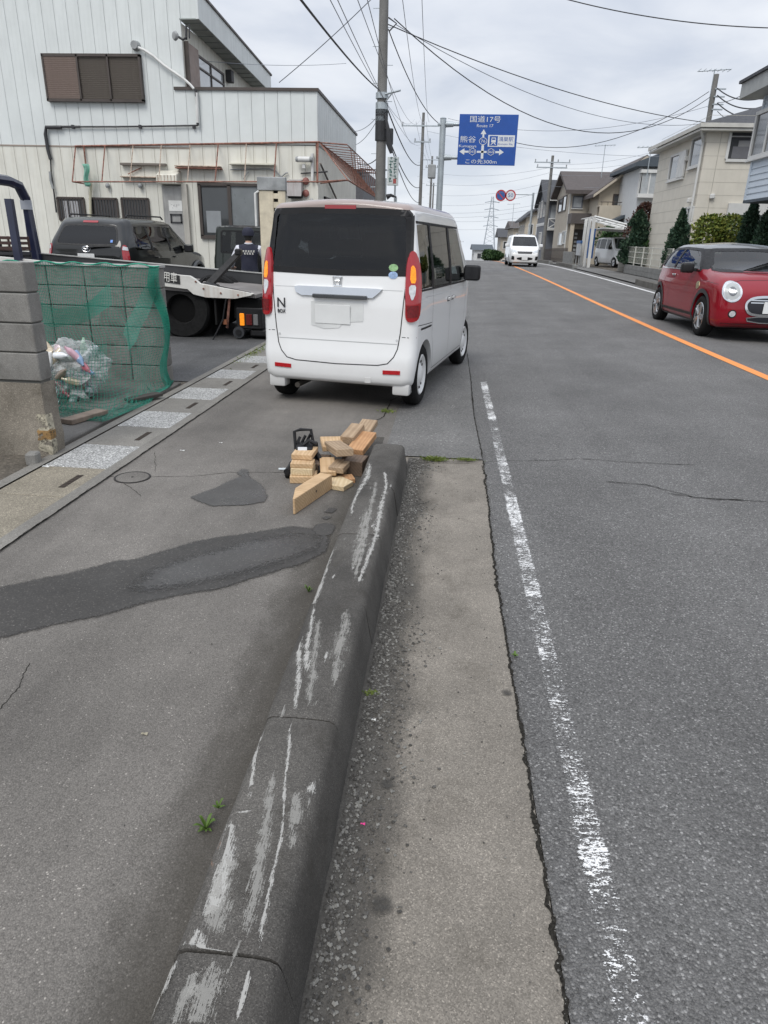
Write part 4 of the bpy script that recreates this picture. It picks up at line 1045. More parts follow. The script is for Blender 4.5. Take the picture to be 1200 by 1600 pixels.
for q in ((A.x, B.x, A.z - .04, A.z), (A.x, B.x, B.z, B.z + .04), (A.x, A.x + .04, B.z, A.z), (B.x - .04, B.x, B.z, A.z)):
    m = MB(); m.b2((q[0], YB - .15, q[2]), (q[1], YB - .121, q[3])); bp(m, 'door_window_frame', MPIPEB)
# large sliding window
A = at(312, 288, YB); B = at(408, 371, YB); gw = bpy.data.objects.new('sliding_window', None); link(gw, bld); gw.location = -Vector(bld.location); mid = (A.x + B.x) / 2
m = MB(); m.b2((A.x, YB - .03, B.z), (mid, YB, A.z)); sub(m, 'pane', M('dark_pane', (.03, .034, .037), .06, coat=1), gw)
m = MB(); m.b2((mid, YB - .035, B.z), (B.x, YB, A.z)); sub(m, 'pane', M('grey_pane', (.17, .185, .19), .35, coat=.5), gw)
m = MB(); m.b2((A.x + .15, YB - .033, B.z + .1), (mid - .3, YB - .029, B.z + .7)); sub(m, 'pane_patch', MPATCH, gw)  # flat grey rectangle low on the left pane
for q in ((A.x - .05, B.x + .05, A.z - .03, A.z + .05), (A.x - .05, B.x + .05, B.z - .08, B.z + .03), (A.x - .05, A.x + .04, B.z, A.z), (B.x - .04, B.x + .05, B.z, A.z), (mid - .05, mid + .05, B.z, A.z)):
    m = MB(); m.b2((q[0], YB - .08, q[2]), (q[1], YB, q[3])); sub(m, 'frame', MBRN, gw)
# pipework
def wpipe(pts, r, mat, name='pipe', dy=-.06, n=8):
    m = MB(); m.tube([at(px, py, YB + dy) for px, py in pts], r, n); return bp(m, name, mat, smooth=True)
wpipe([(213, 73), (225, 78), (240, 88), (256, 102), (272, 113), (288, 124), (297, 132), (303, 139)], .035, MPIPEW, 'conduit', -.1)
m = MB(); c = at(213, 72, YB); m.cyl(c + Vector((0, -.16, 0)), c, .10, .13, 12); bp(m, 'vent_cap', MPIPE, smooth=True)
wpipe([(306, 140), (308, 170), (309, 196)], .04, MPIPEB, 'downpipe', -.1); wpipe([(307, 145), (309, 192)], .044, MPIPEW, 'pipe_sleeve', -.1)
wpipe([(309, 196), (250, 197), (180, 198), (125, 198)], .022, MPIPEB); wpipe([(125, 198), (88, 198)], .03, MPIPEB)
wpipe([(96, 199), (72, 199), (71, 210), (75, 235), (79, 249)], .05, MPIPEB, 'pipe_lagging', -.08); wpipe([(79, 249), (80, 270), (83, 290), (88, 332)], .022, MPIPEB)
wpipe([(78, 268), (79, 282), (83, 295)], .035, MPIPE, 'pipe_fitting', -.1)
for px in (114, 219, 303): m = MB(); c = at(px, 198, YB - .05); m.box(c, (.07, .08, .09)); bp(m, 'pipe_bracket', MPIPEB)
wpipe([(142, 286), (141, 312), (142, 345)], .04, M('cream_pipe', (.52, .49, .36), .6), 'downpipe', -.1)
# rusty awning frame
def bar(p, q, r=.035, mat=MRUST, name='awning_bar'):
    r *= .6; m = MB(); d = Vector(q) - Vector(p); m.tube([p, q], r, 4); bp(m, name, mat)
ao = -.95                     # projection from the wall
T = lambda px: at(px, 228 - (px - 117) * 6 / 383, YB - .05)
Bq = lambda px: at(px, 285 - (px - 113) * .006, YB + ao)
bar(at(117, 228.5, YB - .05), at(500, 222, YB - .05), .045); bar(at(113, 284, YB + ao), at(497, 284, YB + ao), .032); bar(at(131, 228, YB - .05), at(137, 288, YB - .1), .04)
bar(at(118, 229, YB - .05), at(113, 284, YB + ao), .032); bar(at(113, 284, YB + ao), at(137, 288, YB - .1), .03)
for tx, bx, mt in ((164, 159, MRUST), (208, 203, MRUSTL), (252, 248, MRUSTL), (297, 293, MRUSTL), (341, 336, MRUST), (385, 382, MRUSTL), (432, 428, MRUST), (497, 496, MRUST)):
    bar(T(tx), Bq(bx), .022 if mt is MRUSTL else .03, mt)
bar(at(495, 224, YB - .04), at(496, 286, YB - .04), .055)
XS = XA + .05; XO = XA + 1.0
ya = lambda f: YB + f
P1 = Vector((XS, YB, 4.04)); P2 = Vector((XS, YB + 8.2, 4.04)); Q1 = Vector((XO, YB - .95, 3.02)); Q2 = Vector((XO, YB + 8.2, 3.02))
bar(P1, P2, .045); bar(Q1, Q2, .04); bar(at(497, 284, YB + ao), Q1, .032); bar(P1 + Vector((.0, 0, 0)), Q1, .03); bar((XO - .1, YB - .4, 3.95), (XO - .1, YB + 8.2, 3.95), .03); bar(P1, (XO - .1, YB - .4, 3.95), .03)
for i in range(12):
    f = .3 + i * .68; bar((XS, YB + f, 4.02), (XO, YB + f, 3.04), .02); bar((XS, YB + f, 4.02), (XO - .1, YB + f, 3.95), .018); bar((XO - .1, YB + f, 3.95), (XO, YB + f + .3, 3.04), .018)
bar((XS, YB + .1, 3.0), (XO, YB - .9, 3.02), .03); bar((XS + .02, YB, 3.5), (XS + .02, YB + 5, 2.2), .05, MBRN, 'stair_stringer')
# fixtures on the wall
def fix(x0, x1, z0, z1, y0, name, mat, bev=.005): m = MB(); m.b2((x0, YB + y0, z0), (x1, YB - .005, z1)); return bp(m, name, mat, bevel=bev)
def fixp(px0, py0, px1, py1, y0, name, mat):
    A = at(px0, py0, YB + y0); B = at(px1, py1, YB + y0); return fix(min(A.x, B.x), max(A.x, B.x), min(A.z, B.z), max(A.z, B.z), y0, name, mat)
fixp(187, 254, 258, 259, -.15, 'bracket_rail', M('old_rail', (.16, .14, .12), .7)); fixp(187, 275, 257, 278, -.2, 'bracket_rail', MRUSTL); fixp(273, 261, 344, 264, -.25, 'bracket_rail', MRUST); fixp(272, 258, 343, 261, -.22, 'light_fitting', MRUSTL)
fixp(357, 254, 428, 258, -.25, 'light_fitting', M('tube_fitting', (.62, .60, .50), .5)); wpipe([(200, 272), (212, 266), (221, 262)], .015, MRUST, 'stay')
for px in (168, 219): c = at(px, 289, YB - .08); m = MB(); m.lathe([(0, .05), (.05, .04), (.07, -.02), (.05, -.08), (0, -.09)], c, n=10); bp(m, 'wall_lamp', MPIPE, smooth=True)
for px, py in ((478, 283), (478, 302)): c = at(px, py, YB); m = MB(); m.lathe([(0, .10), (.05, .09), (.09, .06), (.10, 0)], c, (0, -1, 0), 16); bp(m, 'alarm_bell', M('bell_red', (.33, .13, .11), .6, var=.3), smooth=True)
c = at(475, 249, YB - .2); m = MB(); m.cyl(c + Vector((-.17, 0, .0)), c + Vector((.17, 0, .0)), .075, n=12); bp(m, 'flood_lamp', MPIPEW, smooth=True)
for s_ in (-1, 1): m = MB(); m.cyl(c + Vector((s_ * .17, 0, 0)), c + Vector((s_ * .24, 0, -.0)), .08, .06, 12); bp(m, 'flood_lamp_end', MPIPE, smooth=True)
m = MB(); c2 = at(475, 260, YB - .12); m.box(c2, (.09, .12, .12)); bp(m, 'sensor', MPIPEW, bevel=.01)
A = at(448, 272, YB - .3); m = MB(); m.prism([(A.x, YB - .01, 3.08), (A.x, YB - .32, 3.04), (A.x, YB - .36, 2.62), (A.x, YB - .01, 2.86)], (.42, 0, 0)); bp(m, 'exhaust_hood', M('hood_grey', (.40, .38, .37), .6, streak=.6, grime=(.2, .12, .1)))
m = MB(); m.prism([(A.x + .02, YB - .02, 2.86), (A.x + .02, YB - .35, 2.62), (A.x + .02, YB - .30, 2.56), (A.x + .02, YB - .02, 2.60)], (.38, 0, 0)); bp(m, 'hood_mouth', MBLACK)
wpipe([(470, 271), (485, 270), (500, 269), (512, 268)], .02, MPIPEB, 'cable'); wpipe([(441, 292), (440, 276), (447, 270), (450, 270)], .02, MPIPE, 'cable'); wpipe([(431, 267), (438, 275), (440, 284)], .02, MPIPE, 'cable')
fixp(416, 285, 425, 300, -.15, 'meter_box', MPIPE); fixp(438, 288, 446, 300, -.2, 'meter_box', MPIPE)
wpipe([(488, 240), (488, 283)], .045, MPIPEW, 'downpipe', -.08); wpipe([(487, 310), (487, 330)], .045, MPIPEW, 'downpipe', -.08)
wpipe([(360, 265), (395, 264), (420, 264), (431, 267)], .018, MPIPE, 'cable'); wpipe([(380, 280), (388, 268)], .015, MPIPE, 'cable')
# CCTV type bracket under the eaves
c = at(274, 56, YB - .35); m = MB(); m.lathe([(0, .06), (.09, .05), (.12, 0), (.08, -.05), (0, -.06)], c, (-.6, -.8, 0), 14); bp(m, 'eaves_lamp', MPIPE, smooth=True)
wpipe([(276, 56), (286, 62), (292, 58)], .03, MPIPEB, 'lamp_arm', -.25); wpipe([(291, 40), (291, 62)], .03, MPIPEB, 'lamp_arm', -.2); wpipe([(296, 38), (296, 60)], .02, MPIPEB, 'lamp_arm', -.2)
# side windows ground floor
side_window(YB + .9, YB + 2.6, 1.6, 2.7, XA); side_window(YB + 3.4, YB + 6.0, 1.6, 2.7, XA)
# green cloth hanging in the awning
m = MB(); c0 = at(131, 256, YB - .3)
m.grid(lambda u, v: (c0.x - .06 + .2 * u + .03 * math.sin(v * 7), YB - .3 + .05 * math.sin(u * 9 + v * 3), c0.z - .6 * v * (1 if u < .8 else .95)), 8, 10)
o = m.build('hanging_cloth', M('mint_cloth', (.20, .42, .33), .9), smooth=True, angle=80); tag(o, 'mint green cloth hanging from the rusty awning frame', 'cloth')
sol = o.modifiers.new('t', 'SOLIDIFY'); sol.thickness = .004

# ================================================================== refuse enclosure: block walls
def block(parent, c, d, mat=MBLK, name='block', bev=.006): return mini_box(name, c, d, mat, parent, bev)
bw = thing('block_wall', 'grey concrete block wall behind the green refuse net', 'wall', (-2.87, 6.9, 0))
ch = .193; H_ = 6
for r_ in range(H_):
    x = -2.862
    while x > -6.2:
        block(bw, Vector((x - .195, 6.95 + random.uniform(-.003, .003), r_ * ch + ch / 2)) - bw.location, (.384, .13, ch - .008)); x -= .393
m = MB(); m.b2((-6.2, 6.905, 0), (-2.875, 6.995, H_ * ch - .01)); o = m.build('mortar', M('mortar', (.11, .11, .10), .95), bw); o.location = -Vector(bw.location)
m = MB(); m.b2((-6.2, 6.87, H_ * ch), (-2.855, 7.03, H_ * ch + .022)); o = m.build('coping', M('coping_pale', (.42, .42, .40), .85, var=.2, sc=8), bw); o.location = -Vector(bw.location)
pl = thing('block_wall', 'grey block wall with a crumbling stained base at the left edge', 'wall', (-2.75, 4.36, 0))
for r_ in range(4):
    z = .52 + r_ * .19; x = -2.685; 
    for k in range(4):
        wd = .39
        block(pl, Vector((x - wd / 2, 4.40, z + .095)) - pl.location, (wd - .008, .14, .182)); x -= wd
m = MB(); m.b2((-4.2, 4.345, .5), (-2.70, 4.46, 1.265)); o = m.build('mortar', MATS['mortar'], pl); o.location = -Vector(pl.location)
# block return wall running back beside the enclosure
rt = MB()
def basept(u, v):
    x = -2.70 - .012 + .03 * (1 - v) ** 2; n = mnoise.noise(Vector((u * 5, v * 6, 1))) * .02
    return n
m = MB(); vs = []
NX, NZ = 24, 14
def bpnt(a, z):   # a: 0 front-left .. 1 front-right corner .. 2 back-right
    if a <= 1: x = -4.2 + (1.5) * a; y = 4.33
    else: x = -2.70; y = 4.33 + (a - 1) * .17
    k = .5 - z
    n = mnoise.fractal(Vector((x * 4, y * 4, z * 5)), 1., 2., 4) * .018
    fl = .025 * sm(k / .5)
    return Vector((x + (fl + n if a > .97 else 0), y - fl - n * .6, z))
aa = [i / 16 for i in range(17)] + [1 + i / 4 for i in range(1, 5)]
for a in aa:
    for j in range(NZ + 1): vs.append(bpnt(a, -.02 + .53 * j / NZ))
q = NZ + 1
m.add(vs, [(i * q + j, (i + 1) * q + j, (i + 1) * q + j + 1, i * q + j + 1) for i in range(len(aa) - 1) for j in range(NZ)])
m.b2((-4.2, 4.352, 0), (-2.735, 4.48, .50))
o = m.build('rendered_base', MOLD, pl, smooth=True); o.location = -Vector(pl.location)
m = MB(); vs = []; n_ = 10
for i in range(n_ + 1):
    for j in range(n_ + 1):
        u, v = i / n_, j / n_; wv = .06 + .05 * math.sin(v * 5) ** 2
        p_ = bpnt(1.0 - wv * .5 * (1 - u), .03 + .28 * v); vs.append((p_.x + .006, p_.y - .006 - .004 * u, p_.z))
def patchm(nm, c):
    if nm in MATS: return MATS[nm]
    t = NT(nm); t.col(t.ramp(t.noise(t.coord(), 30, 5), [(.3, tuple(x * .5 for x in c)), (.7, c)])); t.set(Roughness=.95); t.alpha(t.ramp(t.noise(t.coord(), 24, 6, .7), [(.42, 0), (.50, 1)])); MATS[nm] = t.m; return t.m
for kx, (za, zb_, mt, nm) in enumerate(((.02, .13, 'patch_cream', 'render_patch'), (.12, .20, 'patch_ochre', 'render_patch'), (.19, .30, 'patch_cream', 'render_patch'))):
    mtm = patchm(mt, (.48, .44, .34) if 'cream' in mt else (.30, .18, .07))
    m = MB(); vs = []
    for i in range(7):
        for j in range(9):
            u, v = i / 6, j / 8; z = za + (zb_ - za) * v; ww = (.06 + .04 * mnoise.noise(Vector((kx * 3, z * 20, 2)))) 
            p_ = bpnt(1 - ww / 1.5 * (1 - u) + .0, z); vs.append((p_.x + .007, p_.y - .007, z))
    for j in range(9):
        z = za + (zb_ - za) * j / 8; p_ = bpnt(1 + .35, z); vs.append((p_.x + .008, p_.y, z))
    q = 9; m.add(vs, [(i * q + j, (i + 1) * q + j, (i + 1) * q + j + 1, i * q + j + 1) for i in range(7) for j in range(8)])
    o = m.build(nm, mtm, pl, smooth=True); o.location = -Vector(pl.location)
o = mini_box('concrete_block', gr(52, 716, .045) + Vector((0, 0, .0)), (.075, .09, .085), MBLK, None, .01, (0, 0, .2)); tag(o, 'small loose concrete block at the foot of the stained wall', 'block')
# enclosure floor slab
m = MB(); m.b2((-6, 4.5, -.05), (-2.74, 6.9, .035)); fl_ = m.build('enclosure_floor', concrete('floor_concrete', .13, .3, .2, 250, .5, (1.05, 1, .92)), bevel=.01); fl_['kind'] = 'structure'

# ------------------------------------------------------------------ green refuse net
MNET = M('green_net', (.018, .215, .15), .6, var=.15, sc=6)
def netpt(u, v):       # u: left(0)..right(1), v: top(0)..hem(1)
    top = Vector((-4.45 + 1.60 * u, 6.86 - .01 * math.sin(u * 20), 1.175 + .012 * math.sin(u * 31)))
    hem = [(0, Vector((-3.85, 5.55, .05))), (.35, Vector((-3.35, 5.30, .045))), (.62, Vector((-2.70, 5.12, .03))), (.80, Vector((-2.66, 5.9, .03))), (1, Vector((-2.80, 6.86, .03)))]
    for (a, p), (b, q_) in zip(hem, hem[1:]):
        if u <= b: h_ = p.lerp(q_, sm((u - a) / (b - a)) * .5 + (u - a) / (b - a) * .5); break
    else: h_ = hem[-1][1]
    t = min(1, v / .86) ** .95; horiz = .75 * v + .25 * v * v
    p = Vector((top.x + (h_.x - top.x) * horiz, top.y + (h_.y - top.y) * horiz, top.z + (.045 - top.z) * t))
    p.y -= .05 * math.sin(math.pi * min(1, v * 1.1)) + .02 * math.sin(u * 17 + v * 3) * math.sin(math.pi * v)
    # bag pushes the net outwards
    d = Vector((p.x + 3.42, p.y - 6.0, p.z - .25)); 
    wv = math.sin(math.pi * min(1, v * 1.05)); p.y -= .06 * wv * math.sin(u * 9 + 1.5 * v * 4 + .6 * math.sin(v * 7)); p.x += .05 * wv * math.sin(v * 8 + u * 5)
    p.z = max(.045, p.z - .05 * math.sin(math.pi * u) * math.sin(math.pi * min(1, v * 2)))
    return p + Vector((mnoise.noise(p * 3) * .05, mnoise.noise(p * 2.5 + Vector((7, 0, 0))) * .06, 0))
nu, nv = 62, 54
m = MB()
def ribbon(pts, r):
    vs = []; 
    for i, p in enumerate(pts):
        t = pts[min(i + 1, len(pts) - 1)] - pts[max(i - 1, 0)]; a = t.cross(Vector((.1, -1, .2))); a = a.normalized() * r if a.length > 1e-6 else Vector((r, 0, 0)); b = Vector((0, -r * .9, r * .2))
        vs += [p + a, p - a * .5 + b, p - a * .5 - b]
    m.add(vs, [(i * 3 + k, i * 3 + (k + 1) % 3, i * 3 + 3 + (k + 1) % 3, i * 3 + 3 + k) for i in range(len(pts) - 1) for k in range(3)])
for i in range(nu + 1): ribbon([netpt(i / nu, j / 30) for j in range(31)], .0021)
for j in range(nv + 1): ribbon([netpt(i / 36, j / nv) for i in range(37)], .0021)
# gathered folds: denser cords
for k in range(26):
    o_ = k * .005; ribbon([netpt(u, .08 + o_ + .17 * math.sin(math.pi * min(1, u * 1.35)) * (1 if u < .74 else 0.2)) + Vector((0, -.02, 0)) for u in [i / 40 * .72 for i in range(41)]], .0016)
for k in range(20): ribbon([netpt(.72 + .26 * i / 20, .42 - .38 * i / 20 + k * .006) + Vector((0, -.02, 0)) for i in range(21)], .0014)
for k in range(26): ribbon([netpt(.93 + k * .0026, j / 20 * .9) for j in range(21)], .0015)
for k in range(10): ribbon([netpt(.15 + .5 * i / 24, .30 + .22 * math.sin(i / 24 * 2.2) + k * .007) + Vector((0, -.015, 0)) for i in range(25)], .0014)
for k in range(170):
    a = random.random(); b = random.uniform(.80, 1); ribbon([netpt(min(1, a + .12 * i / 8), min(1, b + .03 * math.sin(i * 2 + k))) + Vector((0, 0, .012 * random.random())) for i in range(9)], .0013)
net = m.build('refuse_net', MNET, recalc=False); tag(net, 'green mesh net draped over the rubbish and block wall', 'net')
# top rope
m = MB(); m.tube([netpt(i / 30, 0) + Vector((0, -.005, .006)) for i in range(31)], .007, 6); m.build('hem_rope', M('net_rope', (.03, .30, .20), .7), net)

# ------------------------------------------------------------------ rubbish bag
t = NT('bag_film'); v = t.coord(); t.set(Roughness=.22, Specular_IOR_Level=.6)
t.col(t.ramp(t.noise(v, 9, 6, .65), [(.35, (.66, .70, .71)), (.65, (.86, .87, .86))])); t.bump(t.noise(v, 22, 6, .7, 1.5), .9, .03)
t.alpha(t.ramp(t.noise(v, 7, 4), [(.35, .18), (.7, .75)])); MBAG = t.m
bagc = Vector((-3.40, 6.02, .30))
bag = thing('rubbish_bag', 'clear plastic rubbish bag full of bottles under the green net', 'bag', (bagc.x, bagc.y, .03))
m = MB(); bm = bmesh.new(); bmesh.ops.create_icosphere(bm, subdivisions=5, radius=1)
for vtx in bm.verts:
    p = vtx.co.copy(); n = mnoise.fractal(p * 2.1, 1, 2, 5) * .16 + abs(mnoise.noise(p * 6)) * .10
    vtx.co = Vector((p.x * .30, p.y * .24, p.z * .27 if p.z < 0 else p.z * .25)) * (1 + n); vtx.co.z = max(-.262, vtx.co.z)
me = bpy.data.meshes.new('film'); bm.to_mesh(me); bm.free(); me.polygons.foreach_set('use_smooth', [True] * len(me.polygons)); me.set_sharp_from_angle(angle=R(25))
o = mesh_obj('film', me, MBAG, bag); o.location = (0, 0, .27)
m = MB(); m.grid(lambda u, v: (.05 + .17 * v + .05 * math.sin(u * 9) * v, -.20 - .04 * v + .03 * math.sin(u * 14), .30 - .30 * u + .02 * math.sin(v * 6)), 14, 8); o = m.build('film_flap', MBAG, bag, smooth=True, angle=60)
cols = [(.62, .66, .68), (.55, .6, .62), (.7, .7, .68), (.20, .30, .46), (.40, .12, .15), (.5, .42, .3), (.35, .55, .4), (.22, .18, .14), (.6, .62, .66), (.55, .34, .40), (.7, .72, .74)]
for k in range(30):
    c = Vector((random.uniform(-.21, .21), random.uniform(-.19, .10), random.uniform(.06, .44)))
    if (c.x / .27) ** 2 + ((c.z - .27) / .25) ** 2 > 1: continue
    a = Vector((random.uniform(-1, 1), random.uniform(-1, 1), random.uniform(-1, 1))).normalized(); m = MB()
    rr_ = random.uniform(.026, .036); m.lathe([(0, -.09), (rr_, -.085), (rr_, .02), (rr_ * .95, .04), (rr_ * .4, .08), (rr_ * .38, .10), (0, .10)], c, a, 12)
    ci = random.randrange(len(cols)); m.build('bottle', M('bottle_%d' % ci, cols[ci], .2, coat=.8, var=.2, sc=20), bag, smooth=True)
for (bx_, by_, bz_, ci) in ((.17, -.20, .40, 3), (.20, -.19, .33, 4), (.22, -.17, .27, 3), (.13, -.22, .44, 9), (.10, -.25, .20, 5), (.02, -.26, .26, 7), (-.14, -.23, .17, 10), (-.18, -.20, .30, 0), (-.08, -.25, .38, 2), (-.22, -.16, .10, 4), (.03, -.24, .42, 10)):
    m = MB(); m.lathe([(0, -.07), (.03, -.065), (.032, .02), (.028, .04), (.012, .07), (.011, .085), (0, .085)], (bx_, by_, bz_), (math.sin(bx_ * 40), -.3, math.cos(bx_ * 50)), 12); m.build('bottle', M('bottle_%d' % ci, cols[ci], .2, coat=.8, var=.2, sc=20), bag, smooth=True)
m = MB(); m.grid(lambda u, v: (-.10 + .11 * u, -.33 + .02 * math.sin(v * 9) - .03 * u, .005 + .15 * v + .01 * math.sin(u * 8)), 6, 6)
o = m.build('paper_wrapper', M('foil_white', (.6, .66, .7), .35, var=.3, sc=20)); o.location = bag.location; tag(o, 'crumpled white wrapper lying below the rubbish bag', 'litter'); o.modifiers.new('t', 'SOLIDIFY').thickness = .003
# planks weighing the net down
MPLK = M('weathered_plank', (.21, .165, .13), .85, var=.3, sc=9, streak=.0, bump=.3, bsc=40)
a = gr(112, 657, .07); b = gr(146, 643, .07)
o = mini_box('plank', (a + b) / 2 + Vector((0, .03, -.012)), (.12, .40, .04), MPLK, None, .004, (0, 0, R(-16))); tag(o, 'weathered wooden plank lying on the green net', 'plank')
a = gr(222, 627, .03); o = mini_box('plank', a + Vector((.0, .05, .03)), (.10, .36, .03), M('dark_plank', (.05, .045, .04), .8), None, .004, (0, 0, R(-28))); tag(o, 'thin dark slat at the far end of the net by the wall', 'plank')
# ================================================================== OTHER VEHICLES
# ---- black SUV in the yard
PBK = paintm('black_green_paint', (.008, .009, .009), 1, .4, 0, .05); PGF = paintm('dark_grey_green', (.020, .025, .021), 1, .4, 0, .1)
SUVS = dict(paint=PGF, W=.92, L0=-2.42, L1=2.35, zb=.33, ra=-1.395, fa=1.395, rw=.37, rr=.13, re=.16, crown=.03, endz=.4,
    top=[(-2.42, 1.70), (-2.0, 1.755), (-.6, 1.775), (.25, 1.74), (1.02, 1.20), (1.2, 1.13), (2.2, 1.02), (2.35, .95)], plan=[(-2.42, .94), (-1.9, 1), (1.6, 1), (2.35, .88)],
    side=[(.3, .96), (.6, 1), (1.02, 1), (1.15, .975), (1.75, .80)], rear=[(.3, 0), (.6, -.02), (1.0, .0), (1.12, .04), (1.75, .36)], front=[(.3, 0), (1, -.05)],
    side_win=[[(-2.02, 1.20), (-1.78, 1.60), (-1.24, 1.62), (-1.24, 1.15), (-1.95, 1.15)], [(-1.17, 1.14), (-1.17, 1.62), (-.26, 1.64), (-.26, 1.12)], [(-.18, 1.12), (-.18, 1.64), (.20, 1.62), (.78, 1.14)]],
    rear_win=[(-.66, 1.27), (-.57, 1.58), (-.50, 1.62), (.50, 1.62), (.57, 1.58), (.66, 1.27), (.60, 1.24), (-.60, 1.24)],
    wind=[(-.66, 1.2), (-.56, 1.64), (.56, 1.64), (.66, 1.2)], wind_y=.15, dash=.75, gap=.06, wheel_in=.03, rim=.6)
SUVS['paint'] = PBK
suv = Car('black_suv', 'black estate SUV parked nose to the workshop wall beyond the flatbed', 'car', (-7.42, 16.72, .012), R(-1), SUVS)
suv.make_body(); suv.underbody(); suv.windows([GL_PRIV, GL_PRIV, GL_CLR]); suv.patch('rear_window', SUVS['rear_win'], 'B', GL_PRIV, .002, .12, thick=0); suv.patch('windscreen', SUVS['wind'], 'F', GL_CLR, 0, .12, thick=0)
suv.seam(smooth_poly(SUVS['rear_win']) + [smooth_poly(SUVS['rear_win'])[0]], 'B', .03, MPLA, 'rear_window_seal', .004)
for sg, dd in ((1, 'R'), (-1, 'L')):
    lp = smooth_poly([(-.05, .86), (-.06, 1.17), (-.03, 1.25), (.06, 1.23), (.09, .86)]); fr = ((sg * .78, -2.3), R(-28) * sg); q = lambda P: P if sg > 0 else [(-a, b) for a, b in P][::-1]
    l_ = suv.patch('tail_lamp', q(lp), fr, MRED, .02, .05, thick=.05); suv.patch('clear_segment', q([(-.05, 1.15), (-.03, 1.22), (.05, 1.20), (.06, 1.14)]), fr, MCLR, .024, .04, l_, .01); suv.patch('clear_segment', q([(-.05, .88), (-.05, .94), (.07, .94), (.08, .88)]), fr, MCLR, .024, .04, l_, .01)
    for a in (-1.205, -.22): suv.patch('window_pillar', [(a - .04, 1.13), (a - .04, 1.63), (a + .04, 1.63), (a + .04, 1.13)], dd, MPLA, .002, .1, thick=.004)
    suv.seam([(-1.2, 1.1), (-1.2, .5), (-1.0, .42), (.7, .42)], dd); suv.seam([(-.22, 1.1), (-.22, .42)], dd); suv.seam([(.82, 1.1), (.8, .5)], dd)
    for y_ in (-1.05, -.05): mini_box('door_handle', suv.hit(dd, y_, 1.0) + Vector((sg * .015, 0, 0)), (.03, .17, .035), PBK, suv.root, .01, seg=2)
    for yy in (-1.395, 1.395):
        m = MB(); pts = [(sg * (.92 + .012), yy + math.cos(a) * .47, .37 + math.sin(a) * .47) for a in [math.pi * i / 16 for i in range(17)]]; m.tube(pts, .055, 6); m.build('wheel_flare', M('flare_grey', (.10, .105, .11), .55), suv.root, smooth=True)
    m = MB(); m.tube([(sg * .62, -1.75, 1.79), (sg * .62, -1.7, 1.83), (sg * .62, .0, 1.85), (sg * .62, .1, 1.80)], .018, 6); m.build('roof_rail', MPLA, suv.root)
suv.patch('high_stop_lamp', [(-.16, 1.665), (-.16, 1.70), (.16, 1.70), (.16, 1.665)], 'B', MATS['stop_lamp'], .01, .05)
p = suv.hit('B', 0, 1.0); mini_box('number_plate', p + Vector((0, -.015, -.02)), (.36, .008, .18), MPLATE, suv.root, .002)
p = suv.hit('B', 0, 1.155); m = MB(); m.tube([p + Vector((math.cos(a) * .085, -.012, math.sin(a) * .055)) for a in [i * .3491 for i in range(18)]], .008, 6, True); m.tube([p + Vector((math.cos(a) * .03, -.012, math.sin(a) * .052)) for a in [i * .5236 for i in range(12)]], .006, 6, True); m.tube([p + Vector((math.cos(a) * .06, -.012, .025 + math.sin(a) * .022)) for a in [i * .5236 for i in range(12)]], .006, 6, True); m.build('emblem', MCHR, suv.root)
p = suv.hit('B', .1, 1.22); m = MB(); m.tube([p + Vector((-.05, -.03, -.04)), p + Vector((.1, -.04, -.015)), p + Vector((.42, -.03, .0))], [.028, .02, .008], 6); m.build('rear_wiper', MPLA, suv.root)
suv.patch('rear_bumper', [(-.80, .40), (-.80, .66), (.80, .66), (.80, .40)], 'B', M('bumper_dark', (.03, .033, .033), .4), .05, .1, thick=.06)
suv.patch('window_sticker', [(.50, 1.29), (.50, 1.34), (.55, 1.34), (.55, 1.29)], 'B', M('sticker_blue', (.12, .25, .6), .5), .004, .1, thick=0)
suv.wheels(.24, 'spoke', MSIL); suv.mirror(.62, 1.15, PGF, (.22, .12, .18), .02); suv.interior([(-.8, (-.38, .38), True), (.1, (-.4, .4), True)], .95)
# ---- boxy black-green 4x4 behind the man
JS = dict(paint=PGF, W=.76, L0=-1.75, L1=1.75, zb=.36, ra=-1.125, fa=1.125, rw=.34, rr=.07, re=.07, crown=.02, endz=.4,
    top=[(-1.75, 1.68), (.2, 1.70), (.55, 1.66), (.72, 1.10), (.85, 1.06), (1.75, 1.02)], plan=[(-1.75, .98), (1.3, 1), (1.75, .96)], side=[(.3, .98), (.5, 1), (1.0, 1), (1.08, .97), (1.7, .90)], rear=[(.3, 0), (1.7, .06)], front=[(.3, 0), (1, -.03)],
    side_win=[[(-1.5, 1.12), (-1.46, 1.58), (-.65, 1.6), (-.65, 1.12)], [(-.57, 1.12), (-.57, 1.6), (.38, 1.58), (.58, 1.12)]], rear_win=[(-.56, 1.14), (-.54, 1.55), (-.50, 1.58), (.50, 1.58), (.54, 1.55), (.56, 1.14)], wind=[(-.6, 1.14), (-.55, 1.6), (.55, 1.6), (.6, 1.14)], wind_y=.4, dash=.5, gap=.06, wheel_in=.02)
jm = Car('boxy_off_roader', 'boxy dark green off-roader parked behind the man in the vest', 'car', (-4.55, 17.4, .012), R(2), JS)
jm.make_body(); jm.underbody(); jm.windows([GL_PRIV, GL_CLR]); jm.patch('rear_window', JS['rear_win'], 'B', GL_PRIV, .002, .15, thick=0); jm.patch('windscreen', JS['wind'], 'F', GL_CLR, 0, .15, thick=0)
jm.seam(JS['rear_win'] + [JS['rear_win'][0]], 'B', .035, MPLA, 'rear_window_seal', .004); jm.patch('drip_rail', [(-.68, 1.655), (-.68, 1.69), (.68, 1.69), (.68, 1.655)], 'B', MPLA, .012, .1)
for sg in (1, -1): jm.patch('tail_lamp', [(sg * .50, .52), (sg * .50, .60), (sg * .68, .60), (sg * .68, .52)], 'B', MRED, .02, .1)
